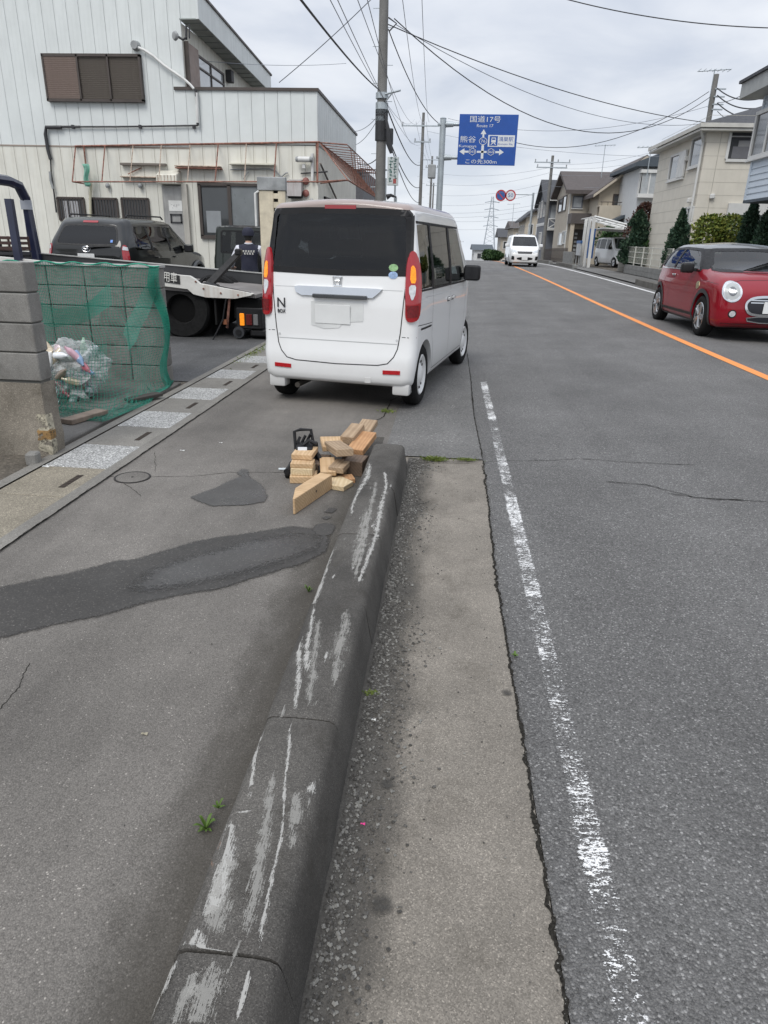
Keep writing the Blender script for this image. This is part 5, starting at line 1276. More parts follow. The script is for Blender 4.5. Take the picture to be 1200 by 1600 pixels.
m = MB(); m.lathe([(0, .12), (.20, .12), (.30, .08), (.33, 0), (.30, -.05), (0, -.05)], jm.hit('B', .05, .92) + Vector((0, -.08, 0)), (0, -1, 0), 28); m.build('spare_wheel', MRUB, jm.root, smooth=True)
jm.wheels(.19, 'spoke', MSIL); jm.mirror(.45, 1.15, MPLA, (.17, .09, .16), .02); jm.interior([(.0, (-.35, .35), True)], .92)

# ---- red hatchback, oncoming
PRD = paintm('red_metallic', (.235, .004, .013), .9, .4, .0, .0); PSL = paintm('silver_roof', (.16, .165, .17), 1, .3, .3, 0)
MS = dict(paint=PRD, W=.8635, L0=-1.80, L1=1.97, zb=.19, ra=-1.2475, fa=1.2475, rw=.305, rr=.16, re=.22, crown=.035, endz=.55, smooth_top=False,
    top=[(-1.80, 1.0), (-1.62, 1.24), (-1.45, 1.315), (-1.0, 1.355), (-.2, 1.365), (.22, 1.345), (.42, 1.30), (.98, 1.005), (1.10, .975), (1.45, .945), (1.75, .89), (1.88, .82), (1.97, .74)], plan=[(-1.8, .86), (-1.45, .96), (-1, 1), (1.2, 1), (1.6, .975), (1.82, .935), (1.97, .88)],
    side=[(.19, .96), (.35, 1), (.75, 1), (.93, .965), (1.36, .775)], rear=[(.2, 0), (.9, 0), (1.3, .1)], front=[(.2, -.02), (.45, .0), (.7, -.02), (.9, -.10)],
    side_win=[[(-1.36, .975), (-1.22, 1.25), (-.62, 1.285), (-.62, .965)], [(-.55, .962), (-.55, 1.285), (.25, 1.265), (.42, 1.20), (.80, .975)]],
    rear_win=[(-.50, .98), (-.45, 1.24), (.45, 1.24), (.50, .98)], wind=[(-.70, .985), (-.62, 1.15), (-.55, 1.275), (0, 1.29), (.55, 1.275), (.62, 1.15), (.70, .985)], wind_y=.15, dash=.62, cabin_z=.42, roofz=1.292, roofmat=PSL, beltz=.985, belty=.985, gap=.04, rim=.68, wheel_in=.0)
mc = Car('red_hatchback', 'red three-door hatchback with silver roof and black arches, oncoming at the right', 'car', (5.03, 13.40, zr(4.9, 13.4) + .006), math.pi, MS); mc.root.scale = (1, 1, 1.055)
mc.make_body(); mc.underbody(); mc.windows([GL_CLR, GL_CLR]); mc.patch('rear_window', MS['rear_win'], 'B', GL_CLR, .002, .1, thick=0)
GLS = glassm('screen_glass', (.30, .34, .34), .5); mc.patch('windscreen', MS['wind'], 'F', GLS, 0, .1, thick=0)
mc.seam(MS['wind'] + [MS['wind'][0]], 'F', .045, MPLA, 'screen_border', .003)
for sg, dd in ((1, 'R'), (-1, 'L')):
    mc.patch('window_pillar', [(-.63, .96), (-.63, 1.295), (-.54, 1.295), (-.54, .96)], dd, MPLA, .002, .1, thick=.004)
    mc.seam([(-1.40, .958), (.86, .958)], dd, .016, MCHR, 'belt_chrome', .006); mc.seam([(-1.25, 1.27), (-.6, 1.295), (.24, 1.275), (.46, 1.20), (.86, .965)], dd, .04, MPLA, 'window_frame', .002)
    for yy in (MS['ra'], MS['fa']):
        n = 18; outer = [(yy + math.cos(math.pi * (-.08 + 1.16 * i / n)) * .405, .305 + math.sin(math.pi * (-.08 + 1.16 * i / n)) * .405) for i in range(n + 1)]; inner = [(yy + math.cos(math.pi * (-.08 + 1.16 * i / n)) * .35, .305 + math.sin(math.pi * (-.08 + 1.16 * i / n)) * .35) for i in range(n + 1)]
        mc.seam([((a[0] + b[0]) / 2, max(.2, (a[1] + b[1]) / 2)) for a, b in zip(outer, inner)], dd, .062, M('arch_black', (.035, .036, .038), .6), 'wheel_arch', .012)
    mc.patch('sill', [(-.86, .20), (-.86, .325), (.86, .325), (.86, .20)], dd, MATS['arch_black'], .012, .15, thick=.02)
    mc.seam([(-.58, .95), (-.60, .60), (-.56, .33)], dd); mc.seam([(.80, .95), (.86, .80), (.80, .5), (.77, .33)], dd); mc.seam([(.86, .80), (1.2, .83), (1.7, .80)], dd, .004)
    mini_box('door_handle', mc.hit(dd, -.42, .86) + Vector((sg * .018, 0, 0)), (.03, .17, .03), MCHR, mc.root, .01, seg=2)
    mc.patch('side_scuttle', smooth_poly([(.86, .79), (1.0, .82), (1.05, .72), (.90, .68)], 1), dd, M('scuttle_gold', (.42, .36, .22), .35, .6, var=.3, sc=30), .006, .05)
    # round headlamps
    c = (sg * .635, .705); cir = lambda r_, n=28: [(c[0] + math.cos(2 * math.pi * i / n) * r_, c[1] + math.sin(2 * math.pi * i / n) * r_ * 1.06) for i in range(n)]
    h_ = mc.patch('headlamp', cir(.135), 'F', MCHR, .012, .04, thick=.03); mc.patch('headlamp_lens', cir(.118), 'F', MHEAD, .018, .04, h_, .01)
    mc.patch('headlamp_ring', [p for p in cir(.10)], 'F', M('lamp_white', (.36, .38, .38), .35, coat=.3), .021, .04, h_, .005); mc.patch('headlamp_bulb', cir(.055), 'F', M('lamp_dark', (.16, .17, .18), .1, .5, var=.4, sc=30, coat=1), .026, .03, h_, .01)
    f_ = mc.patch('fog_lamp', [(sg * .60 + math.cos(a) * .058, .40 + math.sin(a) * .058) for a in [i * .35 for i in range(18)]], 'F', MPLA, .006, .03); mc.patch('fog_lens', [(sg * .60 + math.cos(a) * .042, .40 + math.sin(a) * .042) for a in [i * .35 for i in range(18)]], 'F', MCLR, .010, .03, f_, .005)
    mc.patch('tail_lamp', [(sg * .55, .62), (sg * .55, .86), (sg * .68, .86), (sg * .68, .62)], 'B', MRED, .01, .05)
gp = smooth_poly([(-.44, .56), (-.33, .64), (0, .655), (.33, .64), (.44, .56), (.40, .44), (.30, .395), (0, .385), (-.30, .395), (-.40, .44)], 2)
gr_ = mc.patch('grille', gp, 'F', M('grille_dark', (.014, .015, .02), .4), .008, .04); mc.seam(gp + [gp[0]], 'F', .034, MCHR, 'grille_surround', .016)
for z in (.60, .565): mc.seam([(-.36, z), (.36, z)], 'F', .016, MCHR, 'grille_bar', .014)
lo_ = smooth_poly([(-.40, .37), (.40, .37), (.34, .285), (-.34, .285)], 1); mc.patch('lower_grille', lo_, 'F', MATS['grille_dark'], .006, .04); mc.seam(lo_ + [lo_[0]], 'F', .014, MCHR, 'lower_grille_trim', .01)
p = mc.hit('F', 0, .50); mini_box('number_plate', p + Vector((0, .02, 0)), (.33, .008, .165), MPLATE, mc.root, .002)
mc.patch('front_lip', [(-.72, .19), (-.72, .265), (.72, .265), (.72, .19)], 'F', MATS['arch_black'], .01, .08)
mc.seam([(-.78, .775), (-.50, .86), (0, .88), (.50, .86), (.78, .775)], 'F', .005)
mc.wheels(.195, 'spoke', MSIL); mc.mirror(.66, .965, MPLA, (.20, .14, .15), .05); mc.interior([(-.75, (-.3, .3), True), (.02, (-.36, .36), True)], .62, 1)
m = MB(); m.tube([(-.55, .95, 1.03), (.1, .93, 1.04), (.55, .9, 1.03)], .012, 6); m.build('wiper', MPLA, mc.root)

# ---- white minivan, oncoming further off
NS = dict(paint=PW, W=.85, L0=-2.3, L1=2.3, zb=.2, ra=-1.4, fa=1.4, rw=.32, rr=.14, re=.16, crown=.03, endz=.5, top=[(-2.3, 1.70), (.6, 1.72), (.95, 1.66), (1.72, 1.12), (1.85, 1.06), (2.3, .86)], plan=[(-2.3, .95), (1.6, 1), (2.3, .88)],
    side=[(.2, .97), (.5, 1), (1.0, 1), (1.7, .84)], rear=[(.2, 0), (1.7, .1)], front=[(.2, 0), (.6, .02), (1, -.12)], side_win=[[(-2.0, 1.05), (-1.9, 1.55), (-.1, 1.58), (-.1, 1.05)], [(0, 1.05), (0, 1.58), (.8, 1.55), (1.4, 1.06)]], rear_win=[(-.6, 1.1), (-.55, 1.55), (.55, 1.55), (.6, 1.1)],
    wind=[(-.70, 1.13), (-.60, 1.60), (.60, 1.60), (.70, 1.13)], wind_y=.6, dash=1.15, rim=.66)
p0 = Vector((at(820, 400, 42.2).x, 44.5, zr(4.6, 44.5) + .004))
nv_ = Car('white_minivan', 'white minivan with black lower grille approaching over the crest', 'minivan', p0, math.pi, NS)
nv_.make_body(); nv_.underbody(); nv_.windows([GL_PRIV, GL_CLR]); nv_.patch('windscreen', NS['wind'], 'F', GLS, 0, .15, thick=0); nv_.patch('rear_window', NS['rear_win'], 'B', GL_PRIV, .002, .15, thick=0)
nv_.seam(NS['wind'] + [NS['wind'][0]], 'F', .04, MPLA, 'screen_border', .003)
nv_.patch('upper_grille', [(-.38, .70), (-.44, .82), (.44, .82), (.38, .70)], 'F', M('grille_dark', (.014, .015, .02), .4), .01, .08); nv_.patch('lower_grille', smooth_poly([(-.42, .36), (-.46, .52), (.46, .52), (.42, .36)], 1), 'F', MPLA, .01, .08)
p = nv_.hit('F', 0, .45); mini_box('number_plate', p + Vector((0, .02, 0)), (.33, .008, .165), MPLATE, nv_.root, .002)
for sg in (1, -1):
    nv_.patch('headlamp', [(sg * .44, .73), (sg * .47, .86), (sg * .76, .92), (sg * .76, .78)], 'F', MHEAD, .01, .08); nv_.patch('fog_housing', [(sg * .58, .36), (sg * .60, .56), (sg * .74, .58), (sg * .74, .38)], 'F', MPLA, .008, .08)
nv_.wheels(.2, 'spoke', MSIL); nv_.mirror(1.25, 1.12, PW, (.20, .1, .16), .05); nv_.interior([(.3, (-.38, .38), True), (-.8, (-.4, .4), True)], .85, 1)

# ---- white kei car in the carport
KS = dict(VW); KS.update(paint=PW, roofz=None, steer=0, top=[(-1.645, 1.68), (.3, 1.70), (.6, 1.66), (1.15, 1.10), (1.3, 1.02), (1.7, .93), (1.75, .88)]); KS.pop('roofz')
kz = zg(47) + .05
kc = Car('white_kei_car', 'white kei car parked facing out under the white carport', 'car', at(963, 400, 45.5).xy.to_3d() + Vector((0, 0, kz)), R(180 + 12), KS)
kc.make_body(); kc.underbody(); kc.windows([GL_PRIV, GL_PRIV, GL_CLR]); kc.patch('windscreen', VW['wind'], 'F', GLS, 0, .15, thick=0); kc.patch('rear_window', [(x * .95, z - .05) for x, z in VW['rear_win']], 'B', GL_PRIV, .002, .15, thick=0)
kc.seam(VW['wind'] + [VW['wind'][0]], 'F', .05, MPLA, 'screen_border', .003); kc.patch('grille', [(-.5, .70), (-.5, .80), (.5, .80), (.5, .70)], 'F', MPLA, .008, .08); kc.patch('lower_grille', [(-.5, .30), (-.55, .45), (.55, .45), (.5, .30)], 'F', MPLA, .008, .08)
for sg in (1, -1): kc.patch('headlamp', [(sg * .40, .70), (sg * .42, .86), (sg * .66, .88), (sg * .66, .72)], 'F', MHEAD, .01, .08)
kc.wheels(.155, 'spoke', MSIL); kc.mirror(.85, 1.06, MPLA, (.18, .1, .15), .02); kc.interior([(.15, (-.34, .34), True)], .74)

# ================================================================== flatbed recovery truck
trk = thing('recovery_truck', 'flatbed recovery truck with tilted grey deck and white rusty side beam', 'truck', (-4.0, 11.4, .012))
def tp(m, name, mat, **k): o = m.build(name, mat, trk, **k); o.location = -Vector(trk.location); return o
YN, YF = 10.3, 12.48
dz_ = lambda x: .76 + (-3.46 - x) * .0556
rt_ = lambda x: .90 + (-3.46 - x) * .0556
MDECK = M('deck_plate', (.21, .195, .185), .6, .2, var=.25, sc=2.5, streak=0, bump=.25, bsc=60); MTW = M('truck_white', (.60, .59, .55), .5, var=.12, sc=3, streak=.5, grime=(.30, .17, .09)); MNAVY = M('navy_paint', (.012, .016, .045), .4, coat=.6)
m = MB(); m.prism([(-2.85, YN + .06, dz_(-2.85) - .05), (-9, YN + .06, dz_(-9) - .05), (-9, YN + .06, dz_(-9) - .10), (-2.85, YN + .06, dz_(-2.85) - .10)], (0, YF - YN - .1, 0)); tp(m, 'deck', MDECK)
up = [(0, 401), (120, 413), (250, 427), (296, 431), (304, 436), (312, 443), (350, 450), (388, 457), (396, 459)]; lowp = [(392, 462), (367, 467), (322, 465), (302, 460), (293, 452), (253, 447), (0, 419)]
m = MB(); A = [at(px, py, YN) for px, py in up]; A = [Vector((-9, YN, A[0].z + (A[0].x + 9) * .056))] + A; B = [at(px, py, YN) for px, py in lowp]; B = B + [Vector((-9, YN, B[-1].z + (B[-1].x + 9) * .056))]
m.prism(A + B, (0, .07, 0)); tp(m, 'side_beam', MTW, bevel=.004)
for px, py in ((306, 440), (318, 451), (345, 458), (372, 461)): m = MB(); c = at(px, py, YN); m.cyl(c + Vector((0, -.012, 0)), c + Vector((0, .01, 0)), .014, n=8); tp(m, 'beam_bolt', MRUST)
m = MB(); m.prism([(-2.9, YF, rt_(-2.9) - .24), (-9, YF, rt_(-9) - .24), (-9, YF, rt_(-9) - .015), (-2.9, YF, rt_(-2.9) - .015)], (0, .07, 0)); tp(m, 'far_side_rail', M('rail_dark', (.05, .052, .055), .5, .3))
m = MB(); m.prism([(-2.9, YF - .02, rt_(-2.9) - .015), (-9, YF - .02, rt_(-9) - .015), (-9, YF - .02, rt_(-9)), (-2.9, YF - .02, rt_(-2.9))], (0, .1, 0)); tp(m, 'rail_edge', M('rail_bright', (.5, .5, .48), .4, .5))
# lettered plate
A = at(246, 429, YN - .012); B = at(281.5, 447, YN - .012); sl_ = -.12
def slp(x, z): return (x, YN - .012, z - (x - A.x) * .10)
m = MB(); m.prism([slp(A.x - .22, B.z + .06), slp(A.x - .22, A.z + .03), slp(B.x, A.z + .03), slp(B.x, B.z + .06)], (0, .01, 0)); pl_ = tp(m, 'sign_plate', M('plate_black', (.02, .02, .02), .5))
text('sign_lettering', '積載専用車', .155, M('letter_white', (.68, .67, .62), .6), trk, frame(Vector(slp(B.x - .30, (A.z + B.z) / 2 + .055)) + Vector((0, -.004, 0)) - trk.location, (1, 0, -.10), (0, 0, 1)), .001, .53)
m = MB(); m.box((-4.26, YN + .1, .78), (.10, .05, .04)); tp(m, 'marker_lamp', M('marker_yellow', (.5, .42, .04), .4))
# chassis, wheels, mudguard
m = MB(); m.b2((-9, 10.75, .50), (-3.35, 12.05, .66)); tp(m, 'chassis', MUNDER)
m = MB(); m.b2((-9, 10.42, .28), (-4.75, 10.9, .78)); tp(m, 'side_locker', MUNDER)
for y_ in (10.47, 10.74, 12.05, 12.32):
    m = MB(); m.lathe([(.22, -.10), (.40, -.10), (.43, -.06), (.43, .06), (.40, .10), (.22, .10), (.20, 0), (.22, -.10)], (-4.02, y_, .43), (0, -1, 0), 32); tp(m, 'wheel', MRUB, smooth=True)
    m = MB(); m.lathe([(0, .02), (.22, .02), (.22, .09)], (-4.02, y_, .43), (0, -1, 0), 24); tp(m, 'hub', MUNDER)
m = MB(); m.cyl((-4.02, 10.5, .43), (-4.02, 12.3, .43), .09, n=10); tp(m, 'axle', MUNDER)
for y_ in (10.36, 12.0): m = MB(); m.b2((-3.50, y_, .22), (-3.47, y_ + .5, .70)); tp(m, 'mud_flap', MRUB)
# rear lamp unit and stabiliser roller
m = MB(); m.b2((-3.22, 10.42, .30), (-2.80, 12.3, .62)); tp(m, 'rear_crossmember', MUNDER, bevel=.02)
m = MB(); m.b2((-3.18, 10.38, .17), (-2.78, 10.60, .48)); lm = tp(m, 'lamp_bracket', MPLA, bevel=.015)
m = MB(); m.b2((-3.12, 10.36, .22), (-3.05, 10.385, .40)); tp(m, 'indicator', MAMB, bevel=.008)
m = MB(); m.b2((-3.02, 10.36, .23), (-2.93, 10.384, .39)); tp(m, 'brake_lamp', M('dim_red', (.10, .012, .012), .3), bevel=.006)
m = MB(); m.b2((-2.91, 10.36, .23), (-2.84, 10.383, .39)); tp(m, 'reverse_lamp', M('dim_clear', (.16, .16, .16), .3), bevel=.006)
m = MB(); m.cyl((-3.14, 10.34, .12), (-3.14, 12.2, .12), .085, n=20); tp(m, 'stabiliser_roller', M('roller', (.03, .032, .036), .5), smooth=True)
m = MB(); m.cyl((-3.14, 10.325, .12), (-3.14, 10.345, .12), .045, n=14); tp(m, 'roller_hub', MPLA)
m = MB(); m.b2((-2.98, 10.40, .06), (-2.55, 12.2, .16)); tp(m, 'tail_bar', MPLA, bevel=.02)
for a, b in (((-3.25, 10.36, .65), (-3.32, 10.36, .18)),): m = MB(); m.tube([a, b], .02, 6); tp(m, 'stay_rod', MRUST)
m = MB(); m.tube([(-3.28, 10.32, .68), (-3.36, 10.3, .30), (-3.5, 10.2, .012)], .012, 5); tp(m, 'hanging_cable', MPLA)
m = MB(); m.box((-3.335, 10.33, .27), (.06, .04, .07)); tp(m, 'cable_tag', M('tag_rust', (.20, .07, .03), .7))
m = MB(); m.tube([at(318, 450, YN + .06), at(345, 448, YN + .04), at(378, 455, YN + .04), at(392, 458, YN + .02)], .012, 5); tp(m, 'winch_cable', MPLA)
# black folding arm
m = MB(); a = at(325, 447, YN + .35); b = at(372, 397, YN + .75); m.tube([a, a.lerp(b, .5), b], [.07, .06, .05], 4); tp(m, 'folding_arm', MPLA)
m = MB(); m.box(at(373, 394, YN + .75), (.10, .14, .10)); tp(m, 'arm_head', MPLA, bevel=.02)
m = MB(); m.tube([at(313, 442, YN + .15), at(322, 433, YN + .15)], .018, 6); tp(m, 'lever', MPLA)
m = MB(); m.box(at(330, 448, YN + .2), (.22, .2, .10), (0, .2, 0)); tp(m, 'arm_pivot', MPLA, bevel=.02)
# cab guard frame (navy)
m = MB(); X_ = -7.45
m.prism([(X_ - .07, YF - .12, dz_(X_)), (X_ + .10, YF - .12, dz_(X_)), (X_ + .05, YF - .12, 2.02), (X_ - .06, YF - .12, 2.02)], (0, .14, 0)); tp(m, 'guard_post', MNAVY, bevel=.02)
m = MB(); m.prism([(X_ - .07, YN + .06, dz_(X_)), (X_ + .10, YN + .06, dz_(X_)), (X_ + .05, YN + .06, 2.02), (X_ - .06, YN + .06, 2.02)], (0, .14, 0)); tp(m, 'guard_post', MNAVY, bevel=.02)
m = MB(); m.tube([(X_, YN + .13, 1.98), (X_, YN + .3, 2.2), (X_, YN + .5, 2.25), (X_, YF - .5, 2.25), (X_, YF - .22, 2.2), (X_, YF - .06, 1.98)], .085, 8); tp(m, 'guard_rail', MNAVY, smooth=True)
m = MB(); c = at(41, 320, YF - .14); m.box(c, (.20, .02, .15)); tp(m, 'guard_label', M('label_grey', (.36, .38, .42), .5))
m = MB(); m.prism([(-8.6, 11.2, 1.0), (-7.78, 11.2, 1.0), (-7.86, 11.2, 1.95), (-8.05, 11.2, 2.12), (-8.6, 11.2, 2.15)], (0, .9, 0)); tp(m, 'winch_housing', MPLA, bevel=.06, seg=2)
m = MB(); m.prism([(-9.0, 10.35, .5), (-10.9, 10.35, .4), (-10.9, 10.35, 1.4), (-10.5, 10.35, 2.2), (-9.0, 10.35, 2.25)], (0, 2.05, 0)); tp(m, 'cab', MTW, bevel=.08, seg=2)
m = MB(); p1 = at(4, 345, 10.05); m.b2((p1.x - .05, 10.25, .9), (p1.x + .05, 10.33, 1.9)); tp(m, 'side_stake', MNAVY)
# things on the deck
def ondeck(px, py, Y, z=None): p = at(px, py, Y); p.z = dz_(p.x) - .05 if z is None else z; return p
ck = thing('wheel_chock', 'orange plastic wheel chock on the near edge of the truck deck', 'chock', ondeck(108, 408, 10.62)); ck.rotation_euler = (0, R(8), 0)
m = MB(); m.prism([(-.19, -.09, 0), (.19, -.09, 0), (.15, -.07, .10), (-.15, -.07, .10)], (0, .17, 0)); m.build('body', M('chock_orange', (.62, .28, .03), .5, var=.12), ck, bevel=.008)
for z in (.035, .07): m = MB(); m.box((0, -.085 + z * .18, z), (.31, .012, .008)); m.build('groove', M('chock_dark', (.40, .16, .02), .5), ck)
for k, (px, py, mt, lb) in enumerate(((20, 362, (.035, .035, .04), 'lower dark plastic crate by the navy guard frame'), (18, 345, (.06, .03, .025), 'upper brownish plastic crate by the navy guard frame'))):
    cr = thing('plastic_crate', lb, 'crate', Vector((-7.30, 11.55, dz_(-7.3) - .05 + k * .24)), R(4), 'crates on the truck deck'); mt_ = M('crate_%d' % k, mt, .6)
    for sx in (-1, 1):
        for z in (.02, .10, .18): mini_box('side_slat', (sx * .17, 0, z + .02), (.015, .46, .045), mt_, cr, .003)
        for z in (.02, .10, .18): mini_box('end_slat', (0, sx * .23, z + .02), (.34, .015, .045), mt_, cr, .003)
        for sy in (-1, 1): mini_box('corner_post', (sx * .17, sy * .23, .115), (.03, .03, .22), mt_, cr, .003)
    mini_box('base', (0, 0, .008), (.33, .45, .012), mt_, cr, .002)
ld = thing('chain_binder', 'dark chain binder lying on the truck deck beside the guard frame', 'tool', ondeck(65, 396, 11.0))
m = MB(); m.tube([(-.25, 0, .02), (-.1, .03, .05), (.05, 0, .03), (.25, .02, .02)], .02, 6); m.build('chain', MPLA, ld); m = MB(); m.tube([(-.05, -.05, .02), (.05, .1, .09), (.12, .15, .03)], .018, 6); m.build('lever', MPLA, ld)
# upright loading ramp at the truck's tail
rp = thing('loading_ramp', 'cream perforated loading ramp standing upright behind the van', 'ramp', (-3.0, 12.15, dz_(-3.2) - .05))
MCR = M('cream_rust', (.56, .50, .38), .65, var=.2, sc=6, streak=.6, grime=(.28, .13, .06))
for a, b in ((-.22, .02), (.10, .22)): m = MB(); m.b2((a, 0, 0), (b, .06, 1.50)); m.build('side_rail', MCR, rp, bevel=.006)
zz = [0, .50, .53, .68, .71, .86, .89, 1.04, 1.09, 1.19, 1.24, 1.33, 1.38, 1.46, 1.5]
for a, b in zip(zz[::2], zz[1::2]): m = MB(); m.b2((.02, .008, a), (.10, .052, b)); m.build('rung', MCR, rp)
m = MB(); m.b2((.02, .05, 0), (.10, .056, 1.5)); m.build('backing', MBLACK, rp)
m = MB(); m.b2((-.24, -.02, 1.50), (.24, .07, 1.70)); m.build('top_plate', M('galv_plate', (.30, .31, .31), .55, .4, var=.3, sc=5, streak=.4), rp, bevel=.008)
m = MB(); m.tube([(-.28, -.02, .95), (-.28, -.02, 1.45), (-.22, -.0, 1.49)], .018, 6); m.build('grab_rail', MPIPEW, rp)

# ================================================================== man beside the truck
def skin_body(name, joints, edges, root, sub_=2):
    me = bpy.data.meshes.new(name); me.from_pydata([j[0] for j in joints], edges, [])
    o = bpy.data.objects.new(name, me); link(o); o.modifiers.new('s', 'SKIN'); sv = me.skin_vertices[0].data
    for i, j in enumerate(joints): r = j[1]; sv[i].radius = (r, r) if not hasattr(r, '__len__') else r; sv[i].use_root = (i == root)
    o.modifiers.new('u', 'SUBSURF').levels = sub_
    dg = bpy.context.evaluated_depsgraph_get(); nm = bpy.data.meshes.new_from_object(o.evaluated_get(dg)); bpy.data.objects.remove(o); nm.polygons.foreach_set('use_smooth', [True] * len(nm.polygons)); return nm
man = thing('person', 'man in a navy cap and vest over a white shirt, back turned, behind the truck', 'person', (-3.66, 12.95, .012), R(12))
J = [((0, 0, .84), (.155, .115)), ((0, 0, 1.0), (.15, .11)), ((0, .01, 1.16), (.17, .115)), ((0, .01, 1.29), (.155, .10)), ((0, .015, 1.345), .06), ((0, .03, 1.39), .055), ((0, .035, 1.44), (.075, .09)), ((0, .03, 1.53), (.078, .098)), ((0, .03, 1.585), (.05, .07)),
     ((-.19, .01, 1.27), .065), ((-.29, .06, 1.09), .052), ((-.33, .22, .96), .042), ((-.33, .27, .94), .034),
     ((.19, .01, 1.27), .065), ((.27, .05, 1.11), .050), ((.24, .24, 1.14), .040), ((.22, .29, 1.15), .034),
     ((-.09, 0, .76), .095), ((-.10, .01, .44), .068), ((-.10, -.02, .09), .046), ((-.11, .10, .04), .042), ((.09, 0, .76), .095), ((.10, .01, .44), .068), ((.10, -.02, .09), .046), ((.11, .10, .04), .042)]
E_ = [(0, 1), (1, 2), (2, 3), (3, 4), (4, 5), (5, 6), (6, 7), (7, 8), (3, 9), (9, 10), (10, 11), (11, 12), (3, 13), (13, 14), (14, 15), (15, 16), (0, 17), (17, 18), (18, 19), (19, 20), (0, 21), (21, 22), (22, 23), (23, 24)]
bmsh = skin_body('body', J, E_, 0)
mats_ = [M('shirt_white', (.62, .63, .68), .85, bump=.3, bsc=30), M('vest_navy', (.014, .016, .034), .8), M('trousers', (.03, .032, .04), .85), M('skin', (.48, .30, .22), .6), M('shoe', (.02, .02, .02), .6), M('hair', (.012, .011, .01), .7)]
for mt in mats_: bmsh.materials.append(mt)
for f in bmsh.polygons:
    c = f.center
    if c.z < .10: i = 4
    elif c.z < .90: i = 2 if abs(c.x) < .25 else 3
    elif c.z > 1.36: i = 3 if (c.y > .05 or c.z < 1.40) else 5
    elif abs(c.x) > .20 and c.y > .20: i = 3
    elif abs(c.x) < .165: i = 1
    else: i = 0
    f.material_index = i
mesh_obj('body', bmsh, None, man)
m = MB(); m.lathe([(.105, -.03), (.108, .02), (.10, .06), (.07, .10), (0, .115)], (0, .03, 1.515), n=20); cp_ = m.build('cap', mats_[1], man, smooth=True); 
m = MB(); m.grid(lambda u, v: (-.08 + .16 * u, .11 + .10 * v * (1 - (2 * u - 1) ** 2 * .5), 1.50 - .02 * v - .02 * (2 * u - 1) ** 2), 8, 4); o = m.build('cap_peak', mats_[1], cp_); o.modifiers.new('t', 'SOLIDIFY').thickness = .006
m = MB(); m.tube([(math.cos(a) * .062, .02 + math.sin(a) * .062, 1.352) for a in [i * .35 for i in range(18)]], .016, 6, True); m.build('collar', mats_[0], man, smooth=True)
lg = MB()
for r_, (z, n, w) in enumerate(((1.225, 5, .038), (1.185, 4, .036))):
    for k in range(n):
        x = (k - (n - 1) / 2) * .046
        lg.box((x, -.135, z), (w * .28, .008, .03)); lg.box((x + .012, -.135, z + .010), (w * .5, .008, .008)); lg.box((x + .012, -.135, z - .010), (w * .5, .008, .008))
o = lg.build('back_lettering', M('letter_white', (.68, .67, .62), .6), man); o['kind'] = 'stuff'
def hand(parent, w, d, side):
    m_ = []; w = Vector(w); d = Vector(d).normalized(); x = d.cross(Vector((0, 0, 1))).normalized()
    js = [(w, .028), (w + d * .05, (.04, .02)), (w + d * .085, (.038, .016))]; es = [(0, 1), (1, 2)]
    for k in range(4):
        b = w + d * .085 + x * (k - 1.5) * .020; i = len(js); L = [.066, .078, .074, .056][k]
        js += [(b, .0095), (b + d * L * .5 + Vector((0, 0, -.008)), .0085), (b + d * L * .85 + Vector((0, 0, -.035)), .0075)]; es += [(2, i), (i, i + 1), (i + 1, i + 2)]
    b = w + d * .03 + x * side * .036; i = len(js); js += [(b, .012), (b + d * .035 + x * side * .02, .010), (b + d * .06 + x * side * .02, .0085)]; es += [(1, i), (i, i + 1), (i + 1, i + 2)]
    nm = skin_body('hand', js, es, 0, 1); return mesh_obj('hand', nm, mats_[3], parent)
hand(man, (-.33, .27, .94), (0, 1, -.2), 1); hand(man, (.22, .29, 1.15), (.1, 1, .1), -1)
# ================================================================== RIGHT SIDE: houses, gardens
def foliage_mat(name, a, b, c):
    t = NT(name); g = t.n('ShaderNodeNewGeometry'); v = t.coord()
    f = t.math('ADD', t.math('MULTIPLY', g.outputs['Random Per Island'], .6), t.math('MULTIPLY', t.noise(v, 2.2, 3), .5))
    t.col(t.ramp(f, [(.2, a), (.55, b), (.9, c)])); t.set(Roughness=.6, Specular_IOR_Level=.35)
    t.b.inputs['Subsurface Weight'].default_value = 0
    return t.m
MFC = foliage_mat('conifer_leaf', (.012, .034, .020), (.028, .062, .036), (.06, .10, .055))
MFC2 = foliage_mat('green_conifer_leaf', (.012, .035, .010), (.03, .075, .02), (.06, .12, .03))
MFB = foliage_mat('bush_leaf', (.04, .075, .014), (.13, .17, .028), (.27, .27, .05))
MFR = foliage_mat('red_leaf', (.03, .014, .012), (.075, .03, .024), (.11, .06, .035))
MFG = foliage_mat('hedge_leaf', (.012, .035, .012), (.03, .07, .022), (.06, .11, .03))
MBARK = M('bark', (.09, .07, .055), .9, var=.3, sc=20, bump=.5)
def leaves(m, n, fn, size, rnd):
    for _ in range(n):
        p, d = fn(rnd); s_ = size * rnd.uniform(.6, 1.4)
        a = Vector((rnd.gauss(0, 1), rnd.gauss(0, 1), rnd.gauss(0, 1))); a = (a.normalized() + d * 1.2).normalized(); b = a.orthogonal().normalized(); b = (Matrix.Rotation(rnd.uniform(0, 6.28), 3, a) @ b) * .45
        m.add([p, p + (a * .5 + b) * s_, p + a * s_ * 1.2, p + (a * .5 - b) * s_], [(0, 1, 2, 3)])
